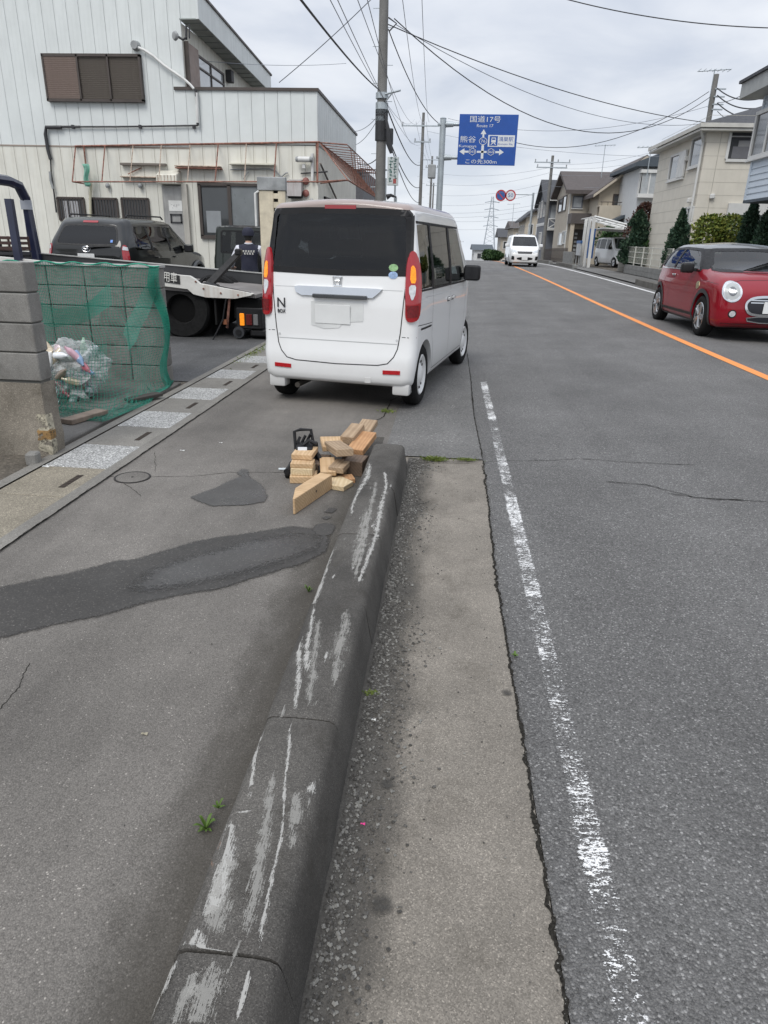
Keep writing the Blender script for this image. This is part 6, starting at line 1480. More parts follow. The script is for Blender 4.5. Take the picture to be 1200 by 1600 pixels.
def tree(name, label, base, h, rx, mat, shape='cone', n=2200, size=.10, trunk=.35, seed=1, group=None, cat='tree'):
    rnd = random.Random(seed); t = thing(name, label, cat, base, 0, group)
    lumps = [(rnd.uniform(0, 6.28), rnd.uniform(.05, 1), rnd.uniform(.55, 1.4)) for _ in range(40)]
    def fn(r):
        z = r.random(); a = r.uniform(0, 6.28)
        if shape == 'cone': prof = (1 - z) ** .55 * (min(1, z * 7 + .35)); z = z ** 1.1
        else: prof = math.sqrt(max(0, 1 - (2 * z - 1) ** 2)) * .95 + .05
        k = 1.0
        for la, lz, lk in lumps:
            da = abs((a - la + math.pi) % 6.283 - math.pi)
            if da < .6 and abs(z - lz) < .14: k = lk
        rr_ = rx * prof * k * math.sqrt(r.uniform(.25, 1)); x, y = math.cos(a) * rr_, math.sin(a) * rr_
        d = Vector((math.cos(a) * .5, math.sin(a) * .5, .9 if shape == 'cone' else .2)) * (1.3 if shape == 'cone' else 1)
        return Vector((x, y, h * trunk * .4 + (h * (1 - trunk * .4)) * z + r.gauss(0, .03))), d
    m = MB(); leaves(m, int(n * (2.6 if shape == 'cone' else 2)), fn, size * (.62 if shape == 'cone' else .7), rnd); m.build('crown', mat, t, recalc=False)
    m = MB(); m.tube([(0, 0, 0), (.02, 0, h * .4), (0, .02, h * .85)], [.05 + .012 * h, .04, .01], 7)
    for k in range(7):
        a = rnd.uniform(0, 6.28); z = h * rnd.uniform(.2, .7); m.tube([(0, 0, z), (math.cos(a) * rx * .6, math.sin(a) * rx * .6, z + .25 * h * .5)], [.02, .006], 5)
    m.build('trunk', MBARK, t); return t
MCRM = M('cream_siding', (.60, .565, .49), .75, var=.05, sc=2, bump=.15, bsc=30, streak=.12); MBEI = M('beige_wall', (.40, .36, .30), .8, var=.06, sc=2, streak=.15); MBEI2 = M('beige_wall_light', (.47, .42, .34), .8, var=.06, streak=.12)
MBSD = M('blue_white_siding', (.50, .56, .62), .6, var=.05, sc=1.5); MWHT = M('white_wall', (.56, .57, .57), .7, var=.05); MGRB = M('slate_blue_wall', (.135, .145, .165), .8, var=.1)
MRF1 = M('dark_slate_roof', (.05, .052, .058), .7, var=.2, sc=6, bump=.3, bsc=25); MRF2 = M('brown_roof', (.085, .072, .068), .75, var=.15, sc=5, bump=.3, bsc=20); MRF3 = M('blue_slate_roof', (.06, .075, .09), .7, var=.15)
MTRIM = M('white_trim', (.58, .58, .56), .6, var=.06); MGT = M('cream_gutter', (.50, .49, .45), .6); MGLD = M('dark_house_pane', (.045, .05, .055), .07, coat=1); MGLL = M('curtained_pane', (.38, .40, .41), .25, coat=.8, var=.15)
MALU = M('aluminium', (.55, .56, .57), .4, .6); MSHUT = M('roller_shutter', (.58, .58, .56), .55)
def hp(root, m, name, mat, parent=None, **k):
    o = m.build(name, mat, parent or root, **k)
    if parent is None: o.location = -Vector(root.location)
    return o
def win(root, a, b, axis, pos, out_, pane=MGLD, frm=MBRN, t=.06, mull=1, sill=True):
    """a,b: (u0,z0),(u1,z1). axis 'x': wall at x=pos facing out_ (u=y); axis 'y': wall at y=pos facing out_ (u=x)"""
    w_ = bpy.data.objects.new('window', None); link(w_, root); w_.location = -Vector(root.location)
    def bx(u0, u1, z0, z1, d0, d1, nm, mt):
        m = MB(); p0, p1 = pos + out_ * d0, pos + out_ * d1
        if axis == 'x': m.b2((p0, u0, z0), (p1, u1, z1))
        else: m.b2((u0, p0, z0), (u1, p1, z1))
        m.build(nm, mt, w_)
    u0, z0 = a; u1, z1 = b
    bx(u0, u1, z0, z1, .0, .02, 'pane', pane)
    for q in ((u0 - t, u1 + t, z1 - .01, z1 + t), (u0 - t, u1 + t, z0 - t, z0 + .01), (u0 - t, u0 + .01, z0, z1), (u1 - .01, u1 + t, z0, z1)): bx(*q, -.01, .07, 'frame', frm)
    for k in range(mull): uu = u0 + (u1 - u0) * (k + 1) / (mull + 1); bx(uu - t / 2, uu + t / 2, z0, z1, 0, .05, 'mullion', frm)
    if sill: bx(u0 - t * 1.6, u1 + t * 1.6, z0 - t - .05, z0 - t, -.01, .11, 'sill', MTRIM)
    return w_
ZR = lambda y: zr(7.0, y) + .06
# ---- house A: blue-white lap siding
XA_, YA0, YA1 = 8.85, 13.0, 23.7; ga = ZR(20)
hA = thing('siding_house', 'pale blue lap-sided house with overhanging upper floor at the right edge', 'house', (XA_, YA1, ga))
m = MB(); m.b2((XA_ + .05, YA0, 2.95), (16, YA1 - .05, 5.7)); hp(hA, m, 'upper_wall', MATS['dark_wall_core'])
nb = 17
for i in range(nb):
    z0 = 2.90 + i * .17
    m = MB(); m.prism([(XA_ - .012, YA0, z0), (XA_ + .05, YA0, z0), (XA_ + .05, YA0, z0 + .175), (XA_ + .012, YA0, z0 + .175)], (0, YA1 - YA0, 0)); hp(hA, m, 'board', MBSD)
    m = MB(); m.prism([(XA_ + .02, YA1 + .012, z0), (XA_ + .02, YA1 - .05, z0), (XA_ + .02, YA1 - .05, z0 + .175), (XA_ + .02, YA1 - .012, z0 + .175)], (6, 0, 0)); hp(hA, m, 'board', MBSD)
m = MB(); m.b2((XA_ - .03, YA1 - .08, 2.88), (XA_ + .06, YA1 + .03, 5.66)); hp(hA, m, 'corner_trim', MBSD)
m = MB(); m.b2((XA_ - .03, YA0, 2.82), (16, YA1 + .03, 2.90)); hp(hA, m, 'floor_edge', MRF3)
m = MB(); m.b2((XA_ - .55, YA0, 5.66), (16.5, YA1 + .5, 6.06)); hp(hA, m, 'roof', M('eaves_grey', (.33, .34, .33), .6))
m = MB(); m.b2((XA_ - .62, YA0, 6.06), (16.6, YA1 + .57, 6.14)); hp(hA, m, 'roof_edge', MRF1)
m = MB(); m.b2((10.6, YA0, ga), (16, YA1 - .8, 2.82)); hp(hA, m, 'ground_wall', MWHT)
A = atx(1189, 172, XA_); win(hA, (A.y - 1.8, 4.1), (A.y, 5.2), 'x', XA_ - .012, -1, MGLD, MTRIM, .09, 1)
for (px0, px1, pyt) in ((0, 0, 0),):
    m = MB(); m.b2((10.4, YA1 - .9, ga), (10.7, YA1 - .6, 2.82)); hp(hA, m, 'post', MTRIM)
# ---- house B: cream
XB, YB0, YB1 = 9.40, 30.0, 36.4; gb = ZR(32)
hB = thing('cream_house', 'cream two-storey house with dark hip roof and corner balcony', 'house', (XB, YB0, gb)); EZ = 5.62
m = MB(); m.b2((XB, YB0, gb), (18, YB1, EZ)); hp(hB, m, 'wall', MCRM)
for z in [gb + .45 * i for i in range(1, 14)]:
    m = MB(); m.b2((XB - .004, YB0 - .004, z), (18, YB0, z + .012)); hp(hB, m, 'siding_joint', M('siding_line', (.40, .38, .33), .8)); m = MB(); m.b2((XB - .004, YB0, z), (XB, YB1, z + .012)); hp(hB, m, 'siding_joint', MATS['siding_line'])
ev = .4; rz_ = 7.35
m = MB(); xm = 14.2; P4 = [(XB - ev, YB0 - ev, EZ + .22), (18.4, YB0 - ev, EZ + .22), (18.4, YB1 + ev, EZ + .22), (XB - ev, YB1 + ev, EZ + .22)]
m.add(P4 + [(xm - .6, YB0 + 3.2, rz_), (xm + .6, YB1 - 3.2, rz_)], [(0, 1, 4), (1, 2, 5, 4), (2, 3, 5), (3, 0, 4, 5), (3, 2, 1, 0)]); rB = hp(hB, m, 'roof', MRF1)
m = MB(); m.b2((XB - ev - .06, YB0 - ev - .06, EZ + .08), (18.4, YB0 - ev, EZ + .22)); hp(hB, m, 'gutter', MGT); m = MB(); m.b2((XB - ev - .06, YB0 - ev, EZ + .08), (XB - ev, YB1 + ev, EZ + .22)); hp(hB, m, 'gutter', MGT)
m = MB(); m.b2((XB - ev, YB0 - ev, EZ - .02), (18.4, YB1 + ev, EZ + .06)); hp(hB, m, 'soffit', MGT)
m = MB(); m.tube([(XB - ev, YB0 - .3, EZ + .08), (XB - .08, YB0 + .15, EZ - .35), (XB - .08, YB0 + .15, gb)], .05, 8); hp(hB, m, 'downpipe', MTRIM, smooth=True)
def pyz(px, py, X): p = atx(px, py, X); return p.y, p.z
y1, z1 = pyz(1051, 246, XB); y0, z0 = pyz(1068, 275, XB)
w_ = win(hB, (y0, z0), (y1, z1), 'x', XB, -1, MGLD, MTRIM, .07, 0); m = MB(); m.b2((XB - .10, y0 - .15, z0 - .02), (XB - .03, y0 + .75, z1 + .06)); m.build('shutter', MSHUT, w_)
y1, z1 = pyz(1085, 218, XB); y0, z0 = pyz(1094, 256, XB); win(hB, (y0, z0), (y1, z1), 'x', XB, -1, MGLD, MTRIM, .07, 0)
y1, z1 = pyz(1069, 327, XB); y0, z0 = pyz(1081, 346, XB); win(hB, (y0, z0), (y1, z1), 'x', XB, -1, MGLD, MTRIM, .06, 1)
A = at(1144, 207, YB0); B = at(1176, 249, YB0)
m = MB(); m.b2((A.x, YB0 - .01, B.z), (A.x + 3, YB0 + .02, A.z)); hp(hB, m, 'balcony_opening', MROOM)
m = MB(); m.b2((A.x - .06, YB0 - .06, B.z - .1), (A.x + 3, YB0 + .0, B.z)); hp(hB, m, 'balcony_sill', MTRIM); m = MB(); m.b2((A.x - .1, YB0 - .05, B.z), (A.x, YB0 - .0, A.z + .05)); hp(hB, m, 'balcony_trim', MTRIM)
m = MB(); m.b2((A.x + .12, YB0 - .03, B.z + .02), (A.x + .85, YB0 - .012, B.z + .42)); hp(hB, m, 'balcony_unit', M('unit_grey', (.12, .12, .13), .6)); m = MB(); m.b2((A.x + .3, YB0 - .03, B.z + .42), (A.x + .9, YB0 - .012, B.z + .62)); hp(hB, m, 'balcony_unit', M('unit_grey2', (.20, .2, .2), .6))
m = MB(); m.tube([(A.x, YB0 - .04, B.z + .75), (A.x + 3, YB0 - .04, B.z + .75)], .025, 6); hp(hB, m, 'rail', MALU)
A = at(1137, 322, YB0); m = MB(); m.b2((A.x, YB0 - .12, A.z - .3), (A.x + 3.5, YB0 - .005, A.z + .1)); hp(hB, m, 'shutter_case', MTRIM); m = MB(); m.b2((A.x + .1, YB0 - .05, gb + .3), (A.x + 3.3, YB0 - .006, A.z - .3)); hp(hB, m, 'shutter', M('shutter_grey_green', (.20, .24, .23), .5))
for px, py in ((1112, 307), (1080, 313), (1075, 248)): A = at(px, py, YB0) if px > 1100 else atx(px, py, XB); m = MB(); m.box(A + (Vector((0, -.06, 0)) if px > 1100 else Vector((-.06, 0, 0))), (.18, .14, .18)); hp(hB, m, 'vent_hood', MTRIM, bevel=.03)
m = MB(); A = at(1124, 230, YB0); m.b2((A.x - .012, YB0 - .008, gb), (A.x + .012, YB0 - .002, EZ)); hp(hB, m, 'siding_joint', MATS['siding_line'])
# ---- house C: white with bay window
XC, YC0, YC1 = 11.35, 47.6, 54; gc = ZR(47)
hC = thing('white_house', 'white house with upper bay window and dark blue roof, between cream and beige houses', 'house', (XC, YC0, gc))
eC = at(1005, 258, YC0).z
m = MB(); m.b2((XC, YC0, gc), (19, YC1, eC)); hp(hC, m, 'wall', MWHT)
for z in [gc + .3 * i for i in range(1, 19)]: m = MB(); m.b2((XC, YC0 - .004, z), (19, YC0, z + .012)); hp(hC, m, 'siding_joint', M('white_line', (.40, .41, .41), .8))
m = MB(); m.prism([(XC - .5, YC0 - .6, eC - .12), (XC - .5, YC0 - .6, eC + .1), (15, YC0 - .6, eC + 1.7), (19.5, YC0 - .6, eC + .1), (19.5, YC0 - .6, eC - .12)], (0, YC1 - YC0 + 1, 0)); hp(hC, m, 'roof', MRF3)
A = at(1004, 270, YC0 - .5); B = at(1030, 303, YC0 - .5)
bw_ = bpy.data.objects.new('bay_window', None); link(bw_, hC); bw_.location = -Vector(hC.location)
m = MB(); m.b2((A.x - .1, YC0 - .55, B.z - .22), (B.x + .5, YC0, B.z)); m.build('bay_base', MTRIM, bw_); m = MB(); m.b2((A.x - .1, YC0 - .6, A.z), (B.x + .5, YC0, A.z + .18)); m.build('bay_roof', MTRIM, bw_); m = MB(); m.b2((A.x, YC0 - .46, B.z), (B.x + .4, YC0, A.z)); m.build('pane', MGLL, bw_)
for xx in (A.x - .04, A.x + .45, B.x + .32): m = MB(); m.b2((xx, YC0 - .5, B.z), (xx + .08, YC0 - .42, A.z)); m.build('mullion', MTRIM, bw_)
for yy in (YC0 - .5, YC0 - .1): m = MB(); m.b2((A.x - .05, yy, B.z), (A.x + .02, yy + .07, A.z)); m.build('side_frame', MTRIM, bw_)
A = at(955, 346, 50.5); B = at(1020, 318, 50.5)
m = MB(); m.prism([(A.x, 50.2, A.z - .12), (A.x, 50.2, A.z + .05), (B.x, 50.2, B.z + .1), (B.x, 50.2, B.z - .1)], (0, 2.2, 0)); hp(hC, m, 'porch_roof', MRF3); m = MB(); m.b2((A.x + .5, 50.6, gc), (XC, 52.2, A.z)); hp(hC, m, 'porch_wall', MWHT)
win(hC, (A.x + .9, A.z - 1.4), (A.x + 1.7, A.z - .4), 'y', 50.6, -1, MGLL, MTRIM, .06, 1)
# ---- house D: beige, brown roof, two wings
gd = ZR(56)
hD = thing('beige_house', 'beige two-storey house with brown gabled roofs and shaded porch', 'house', (9.2, 58, gd))
xd0, xd1 = 8.7, 11.0; yd0 = 56.5; ez = 5.2
m = MB(); m.b2((xd0, yd0, gd), (xd1 + 3, yd0 + 7.5, ez)); hp(hD, m, 'wall', MBEI)
rzz = 6.95
m = MB(); m.prism([(xd0 - .5, yd0 - .6, ez - .05), (xd0 - .5, yd0 - .6, ez + .15), (xd0 - .5, yd0 + 3.75, rzz), (xd0 - .5, yd0 + 8.1, ez + .15), (xd0 - .5, yd0 + 8.1, ez - .05), (xd0 - .5, yd0 + 3.75, rzz - .25)], (6.0, 0, 0)); hp(hD, m, 'roof', MRF2)
m = MB(); m.prism([(xd0 - .02, yd0, ez), (xd0 - .02, yd0 + 7.5, ez), (xd0 - .02, yd0 + 3.75, rzz - .3)], (.2, 0, 0)); hp(hD, m, 'gable_wall', MBEI)
m = MB(); m.b2((xd0 - .55, yd0 - .68, ez - .12), (xd0 + 5.4, yd0 - .58, ez + .1)); hp(hD, m, 'gutter', MRF2)
A = at(897, 308, yd0); B = at(908, 324, yd0); win(hD, (A.x, B.z), (B.x, A.z), 'y', yd0, -1, MGLL, MGRB, .08, 0)
m = MB(); m.b2((xd0 - .1, yd0 - 1.6, 3.05), (xd1 + .2, yd0, 3.75)); hp(hD, m, 'porch_canopy', M('canopy_brown', (.085, .075, .072), .7)); m = MB(); m.b2((xd0 - .04, yd0 - 1.5, gd), (xd0 + .22, yd0 - 1.25, 3.05)); hp(hD, m, 'porch_pillar', MBEI2)
m = MB(); m.b2((xd0 + .2, yd0 - .02, gd), (xd0 + 1.9, yd0 - .005, 2.7)); hp(hD, m, 'door_recess', M('dark_door', (.05, .042, .038), .5)); 
for k in range(7): m = MB(); m.b2((xd0 + .55, yd0 - .04, gd + .3 + k * .28), (xd0 + .75, yd0 - .02, gd + .45 + k * .28)); hp(hD, m, 'door_light', MGLL)
for (pa, pb, qa, qb) in ((874, 878, 313, 330), (881, 884, 308, 328), (874, 879, 365, 382), (880, 884, 362, 380)):
    y1_, zt_ = pyz(pa, qa, xd0); y0_, zb2 = pyz(pb, qb, xd0); win(hD, (y0_, zb2), (y1_, zt_), 'x', xd0, -1, MGLD, MTRIM if qa > 340 else MBRN, .06, 0, False)
m = MB(); m.tube([(xd0 - .06, yd0 + .1, ez), (xd0 - .06, yd0 + .1, gd)], .05, 6); hp(hD, m, 'downpipe', MTRIM)
# right wing with gable to us
yw = 53.0; A = at(937, 300, yw); B = at(1000, 245, yw); xw0, xw1 = A.x, A.x + 5.4; ew = 5.05; rw2 = 7.1
m = MB(); m.add([(xw0, yw, gd), (xw1, yw, gd), (xw1, yw, ew), ((xw0 + xw1) / 2, yw, rw2), (xw0, yw, ew), (xw0, yw + 9, gd), (xw1, yw + 9, gd), (xw1, yw + 9, ew), ((xw0 + xw1) / 2, yw + 9, rw2), (xw0, yw + 9, ew)], [(0, 1, 2, 3, 4), (9, 8, 7, 6, 5), (0, 4, 9, 5), (1, 6, 7, 2), (2, 7, 8, 3), (4, 3, 8, 9)]); hp(hD, m, 'wing_wall', MBEI2)
m = MB(); xc_ = (xw0 + xw1) / 2
for sx in (-1, 1):
    m = MB(); e_ = (xw0 - .5) if sx < 0 else (xw1 + .5); ze_ = ew - .5 * (rw2 - ew) / (xc_ - xw0)
    m.add([(e_, yw - .6, ze_), (xc_, yw - .6, rw2), (xc_, yw - .6, rw2 + .22), (e_, yw - .6, ze_ + .22), (e_, yw + 9.4, ze_), (xc_, yw + 9.4, rw2), (xc_, yw + 9.4, rw2 + .22), (e_, yw + 9.4, ze_ + .22)], [(0, 1, 2, 3), (7, 6, 5, 4), (3, 2, 6, 7), (0, 4, 5, 1), (0, 3, 7, 4)]); hp(hD, m, 'wing_roof', MRF2)
    m = MB(); m.add([(e_, yw - .63, ze_ - .02), (xc_, yw - .63, rw2 - .02), (xc_, yw - .63, rw2 + .16), (e_, yw - .63, ze_ + .16), (e_, yw - .6, ze_ - .02), (xc_, yw - .6, rw2 - .02), (xc_, yw - .6, rw2 + .16), (e_, yw - .6, ze_ + .16)], [(0, 1, 2, 3), (7, 6, 5, 4), (3, 2, 6, 7), (0, 4, 5, 1)]); hp(hD, m, 'barge_board', MBEI2)
A = at(960, 305, yw); B = at(988, 321, yw); win(hD, (A.x, B.z), (B.x, A.z), 'y', yw, -1, MGLD, MBRN, .08, 1, False)
z_ = at(960, 323, yw).z; m = MB(); m.b2((xw0 - .1, yw - 1.3, z_ - .05), (xw1, yw, z_ + .02)); hp(hD, m, 'balcony_floor', MBEI2); m = MB(); m.b2((xw0 - .12, yw - 1.34, gd + 2.4), (xw1, yw - 1.24, z_)); hp(hD, m, 'balcony_wall', MBEI2)
m = MB(); m.tube([(xw0 - .1, yw - 1.3, z_ + .22), (xw1, yw - 1.3, z_ + .22)], .03, 6); hp(hD, m, 'balcony_rail', MBRN)
for k in range(16): m = MB(); m.tube([(xw0 + k * .4, yw - 1.3, z_), (xw0 + k * .4, yw - 1.3, z_ + .22)], .018, 5); hp(hD, m, 'baluster', MBRN)
# ---- house E: slate blue with white cross balcony
ge = ZR(70); xe, ye0, ye1 = 8.25, 66.5, 73
hE = thing('slate_house', 'slate blue house with a white cross-braced balcony', 'house', (xe, ye0, ge)); ze = 5.1; zp = 6.9
m = MB(); m.add([(xe, ye0, ge), (xe, ye1, ge), (xe, ye1, ze), (xe, (ye0 + ye1) / 2, zp), (xe, ye0, ze)] + [(xe + 6, ye0, ge), (xe + 6, ye1, ge), (xe + 6, ye1, ze), (xe + 6, (ye0 + ye1) / 2, zp), (xe + 6, ye0, ze)], [(4, 3, 2, 1, 0), (5, 6, 7, 8, 9), (0, 5, 9, 4), (1, 2, 7, 6), (4, 9, 8, 3), (3, 8, 7, 2)]); hp(hE, m, 'wall', MGRB)
for a, b in ((ye0 - .4, (ye0 + ye1) / 2), (ye1 + .4, (ye0 + ye1) / 2)):
    m = MB(); za_ = ze - .25; m.add([(xe - .4, a, za_), (xe - .4, b, zp), (xe - .4, b, zp + .2), (xe - .4, a, za_ + .2), (xe + 6.4, a, za_), (xe + 6.4, b, zp), (xe + 6.4, b, zp + .2), (xe + 6.4, a, za_ + .2)], [(0, 1, 2, 3), (7, 6, 5, 4), (3, 2, 6, 7), (0, 4, 5, 1), (0, 3, 7, 4)]); hp(hE, m, 'roof', MRF1)
m = MB(); m.b2((xe - .03, ye0, 3.2), (xe + .0, ye1, 3.45)); hp(hE, m, 'white_band', MTRIM)
for yy in (ye0 + 1.2, ye0 + 3.4, ye0 + 5.6): win(hE, (yy, 4.0), (yy + .8, 5.3), 'x', xe, -1, MGLD, MTRIM, .07, 0, False)
win(hE, (ye0 + 2, 1.2), (ye0 + 3.6, 2.6), 'x', xe, -1, MGLD, MTRIM, .07, 1, False)
A = at(859, 346, ye0); m = MB(); zb0 = at(860, 357, ye0 - 1).z; zt0 = at(860, 342, ye0 - 1).z; xl_, xr_ = xe + .1, xe + 1.35
m = MB(); m.b2((xl_, ye0 - 1.1, zb0 - .15), (xr_, ye0, zb0)); hp(hE, m, 'balcony_floor', MTRIM)
for z in (zb0, zt0): m = MB(); m.tube([(xl_, ye0 - 1.05, z), (xr_, ye0 - 1.05, z)], .05, 4); hp(hE, m, 'balcony_rail', MTRIM)
for p, q in (((xl_, zb0), (xr_, zt0)), ((xl_, zt0), (xr_, zb0)), ((xl_, zb0), (xl_, zt0)), ((xr_, zb0), (xr_, zt0))): m = MB(); m.tube([(p[0], ye0 - 1.05, p[1]), (q[0], ye0 - 1.05, q[1])], .05, 4); hp(hE, m, 'balcony_brace', MTRIM)
m = MB(); m.b2((xl_ + .25, ye0 - .03, zt0), (xr_ - .1, ye0 - .01, zt0 + 1.3)); hp(hE, m, 'balcony_door', MGLL); m = MB(); m.b2((xl_ - .1, ye0 - 1.1, zt0 + 1.45), (xr_ + .1, ye0, zt0 + 1.6)); hp(hE, m, 'balcony_canopy', MTRIM)
# ---- far houses over the crest
def far_house(label, px0, px1, eave, peak, Y, depth, mw, mr, gable='y', name='far_house'):
    a = at(px0, eave, Y); b = at(px1, eave, Y); x0, x1, ez_, pz = a.x, b.x, a.z, at((px0 + px1) / 2, peak, Y).z; g = zg(Y) - .3
    h = thing(name, label, 'house', (x0, Y, g))
    m = MB(); m.b2((x0, Y, g), (x1, Y + depth, ez_)); hp(h, m, 'wall', mw); xm_ = (x0 + x1) / 2
    m = MB()
    if gable == 'y': m.prism([(x0, Y, ez_), (x1, Y, ez_), (xm_, Y, pz - .2)], (0, .2, 0)); hp(h, m, 'gable_wall', mw)
    m = MB(); o_ = .5
    if gable == 'y': m.prism([(x0 - o_, Y - o_, ez_ - .2), (xm_, Y - o_, pz), (x1 + o_, Y - o_, ez_ - .2), (x1 + o_, Y - o_, ez_ - .4), (xm_, Y - o_, pz - .25), (x0 - o_, Y - o_, ez_ - .4)], (0, depth + 2 * o_, 0))
    else: m.prism([(x0 - o_, Y - o_, ez_ - .05), (x0 - o_, Y + depth / 2, pz), (x0 - o_, Y + depth + o_, ez_ - .05)], (x1 - x0 + 2 * o_, 0, 0))
    hp(h, m, 'roof', mr)
    for k in range(2):
        u = x0 + (x1 - x0) * (.2 + .45 * k)
        for zz_ in (ez_ - 1.7, ez_ - 4.4): win(h, (u, zz_), (u + (x1 - x0) * .22, zz_ + 1.0), 'y', Y, -1, MGLD, MTRIM, .08, 0, False)
    for k in range(3): win(h, (Y + 1 + depth * .3 * k, ez_ - 1.8), (Y + 2 + depth * .3 * k, ez_ - .8), 'x', x0, -1, MGLD, MTRIM, .08, 0, False)
    return h
far_house('cream gabled house just over the crest beside the slate house', 822, 850, 340, 325, 84, 8, MBEI2, MRF1)
far_house('cream house with long brown eaves behind the white minivan', 803, 826, 356, 344, 98, 10, MBEI2, MRF2, 'x')
far_house('dark-roofed house, lowest of the row right of the road crest', 783, 806, 370, 356, 116, 8, MBEI, MRF1, 'x')
far_house('small white flat building at the far end of the road', 741, 768, 390, 382, 150, 14, MWHT, MRF3, 'x')
# ---- carport, walls, fences
cpz = ZR(44)
cp = thing('carport', 'white tube-framed carport with sloping flat canopy', 'carport', (8.0, 44, cpz))
for k, y_ in enumerate((42.6, 44.6, 46.6)):
    px = (921, 914.5, 909)[k]; A = at(px, 400, y_); top = at((924, 917, 911)[k], (338, 340, 342)[k], y_)
    m = MB(); m.b2((A.x - .08, y_ - .07, cpz), (A.x + .08, y_ + .07, top.z)); hp(cp, m, 'post', MALU if False else MTRIM)
    m = MB(); m.tube([(A.x, y_, top.z), (A.x + 2.6, y_, top.z - .55)], .06, 4); hp(cp, m, 'beam', MTRIM)
A = at(921, 400, 42.6); tz = at(924, 338, 42.6).z
m = MB(); m.prism([(A.x + .6, 42.4, tz - .62), (A.x + 2.9, 42.4, tz - .72), (A.x + 2.9, 42.4, tz - .66), (A.x + .6, 42.4, tz - .56)], (0, 4.6, 0)); hp(cp, m, 'canopy', MTRIM)
for k in range(4): m = MB(); m.tube([(A.x + .7 * k, 42.5, tz - .02 - .15 * k), (A.x + .7 * k, 46.7, tz - .02 - .15 * k)], .03, 4); hp(cp, m, 'purlin', MTRIM)
def lowwall(label, pts, h, mat, th=.14, name='garden_wall'):
    t = thing(name, label, 'wall', (pts[0][0], pts[0][1], ZR(pts[0][1])))
    for (x0, y0), (x1, y1) in zip(pts, pts[1:]):
        n = max(1, int(math.dist((x0, y0), (x1, y1)) / .42))
        for r_ in range(max(1, round(h / .2))):
            for k in range(n):
                a = Vector((x0 + (x1 - x0) * k / n, y0 + (y1 - y0) * k / n, 0)); b = Vector((x0 + (x1 - x0) * (k + 1) / n, y0 + (y1 - y0) * (k + 1) / n, 0)); c = (a + b) / 2
                mini_box('block', Vector((c.x, c.y, ZR(c.y) + .1 + r_ * .2)) - t.location, ((b - a).length - .006, th, .194), mat, t, .004, (0, 0, math.atan2(b.y - a.y, b.x - a.x)))
    return t
MBLKL = concrete('pale_block', .20, .2, .15, 260, .35, (1, 1, .96), rnd=True)
lowwall('low grey block wall under the white mesh fence', [(8.62, 29), (8.62, 36.5)], .4, MBLKL)
lowwall('short block wall beside the parked kei car', [(8.65, 38.2), (10.2, 38.2)], .6, MBLKL); lowwall('dark block wall with sign board at the carport entrance', [(7.95, 48), (7.95, 52)], .8, MBLKL)
fe = thing('mesh_fence', 'white mesh fence on the low wall before the conifers', 'fence', (8.62, 29, ZR(29) + .4)); Mfn = M('fence_white', (.55, .55, .50), .5)
for k in range(6): y_ = 29.2 + k * 1.45; mini_box('post', Vector((8.62, y_, ZR(y_) + .8)) - fe.location, (.05, .05, .85), Mfn, fe, .004)
for z in (.5, .75, .98, 1.2): m = MB(); m.tube([(8.62, y_, ZR(y_) + z) for y_ in (29.2, 32, 36.45)], .012, 5); hp(fe, m, 'rail', Mfn)
for k in range(60): y_ = 29.2 + k * .122; m = MB(); m.cyl((8.62, y_, ZR(y_) + .5), (8.62, y_, ZR(y_) + 1.2), .005, n=4); hp(fe, m, 'wire', Mfn)
fe2 = thing('picket_fence', 'dark picket fence before the beige house', 'fence', (8.3, 53, ZR(53)))
for k in range(26): y_ = 53 + k * .5; mini_box('picket', Vector((8.3, y_, ZR(y_) + .55)) - fe2.location, (.04, .10, 1.0), MBRN, fe2, .004)
for z in (.25, .9): m = MB(); m.tube([(8.33, 53, ZR(53) + z), (8.33, 59, ZR(59) + z), (8.33, 65.4, ZR(65.4) + z)], .03, 4); hp(fe2, m, 'rail', MBRN)
def kerb_run(label, y0, y1, x=7.02, ends=False):
    t = thing('road_kerb', label, 'kerb', (x, y0, zr(x, y0)), 0, 'kerb runs on the far pavement'); n = max(1, int((y1 - y0) / .6))
    for k in range(n): y_ = y0 + (k + .5) * (y1 - y0) / n; mini_box('kerb_block', Vector((x, y_, zr(x, y_) + .10)) - t.location, (.20, (y1 - y0) / n - .008, .24), MBLKL if (ends and k == 0) else MDRK, t, .02)
MDRK = concrete('dark_kerb', .11, .25, .2, 200, .4, rnd=True)
kerb_run('kerb run behind the red hatchback', 21.5, 27.5); kerb_run('kerb run with a pale end by the carport', 41.5, 48.5, 7.05, True); kerb_run('kerb run before the beige house fence', 51.5, 62, 7.05, True)
sb = thing('sign_board', 'small blue-topped notice board at the carport entrance', 'board', (7.92, 46.2, ZR(46)))
mini_box('panel', (0, 0, .95), (.10, 1.3, .7), M('board_grey', (.40, .41, .42), .6), sb, .01); mini_box('header', (0, 0, 1.38), (.12, 1.4, .16), M('board_blue', (.03, .10, .26), .5), sb, .01)
for s_ in (-.5, .5): mini_box('leg', (0, s_, .3), (.06, .06, .6), MPIPE, sb, .004)
bn = thing('banner', 'blue banner flag standing by the carport posts', 'banner', (at(916, 400, 43.2).x, 43.2, ZR(43)))
m = MB(); m.cyl((0, 0, 0), (0, 0, 2.3), .015, n=6); m.build('pole', MALU, bn); m = MB(); m.grid(lambda u, v: (.02 + .35 * u, .03 * math.sin(u * 5 + v * 4), .5 + 1.6 * v), 6, 8); o = m.build('cloth', M('banner_blue', (.03, .10, .28), .7), bn); o.modifiers.new('t', 'SOLIDIFY').thickness = .004
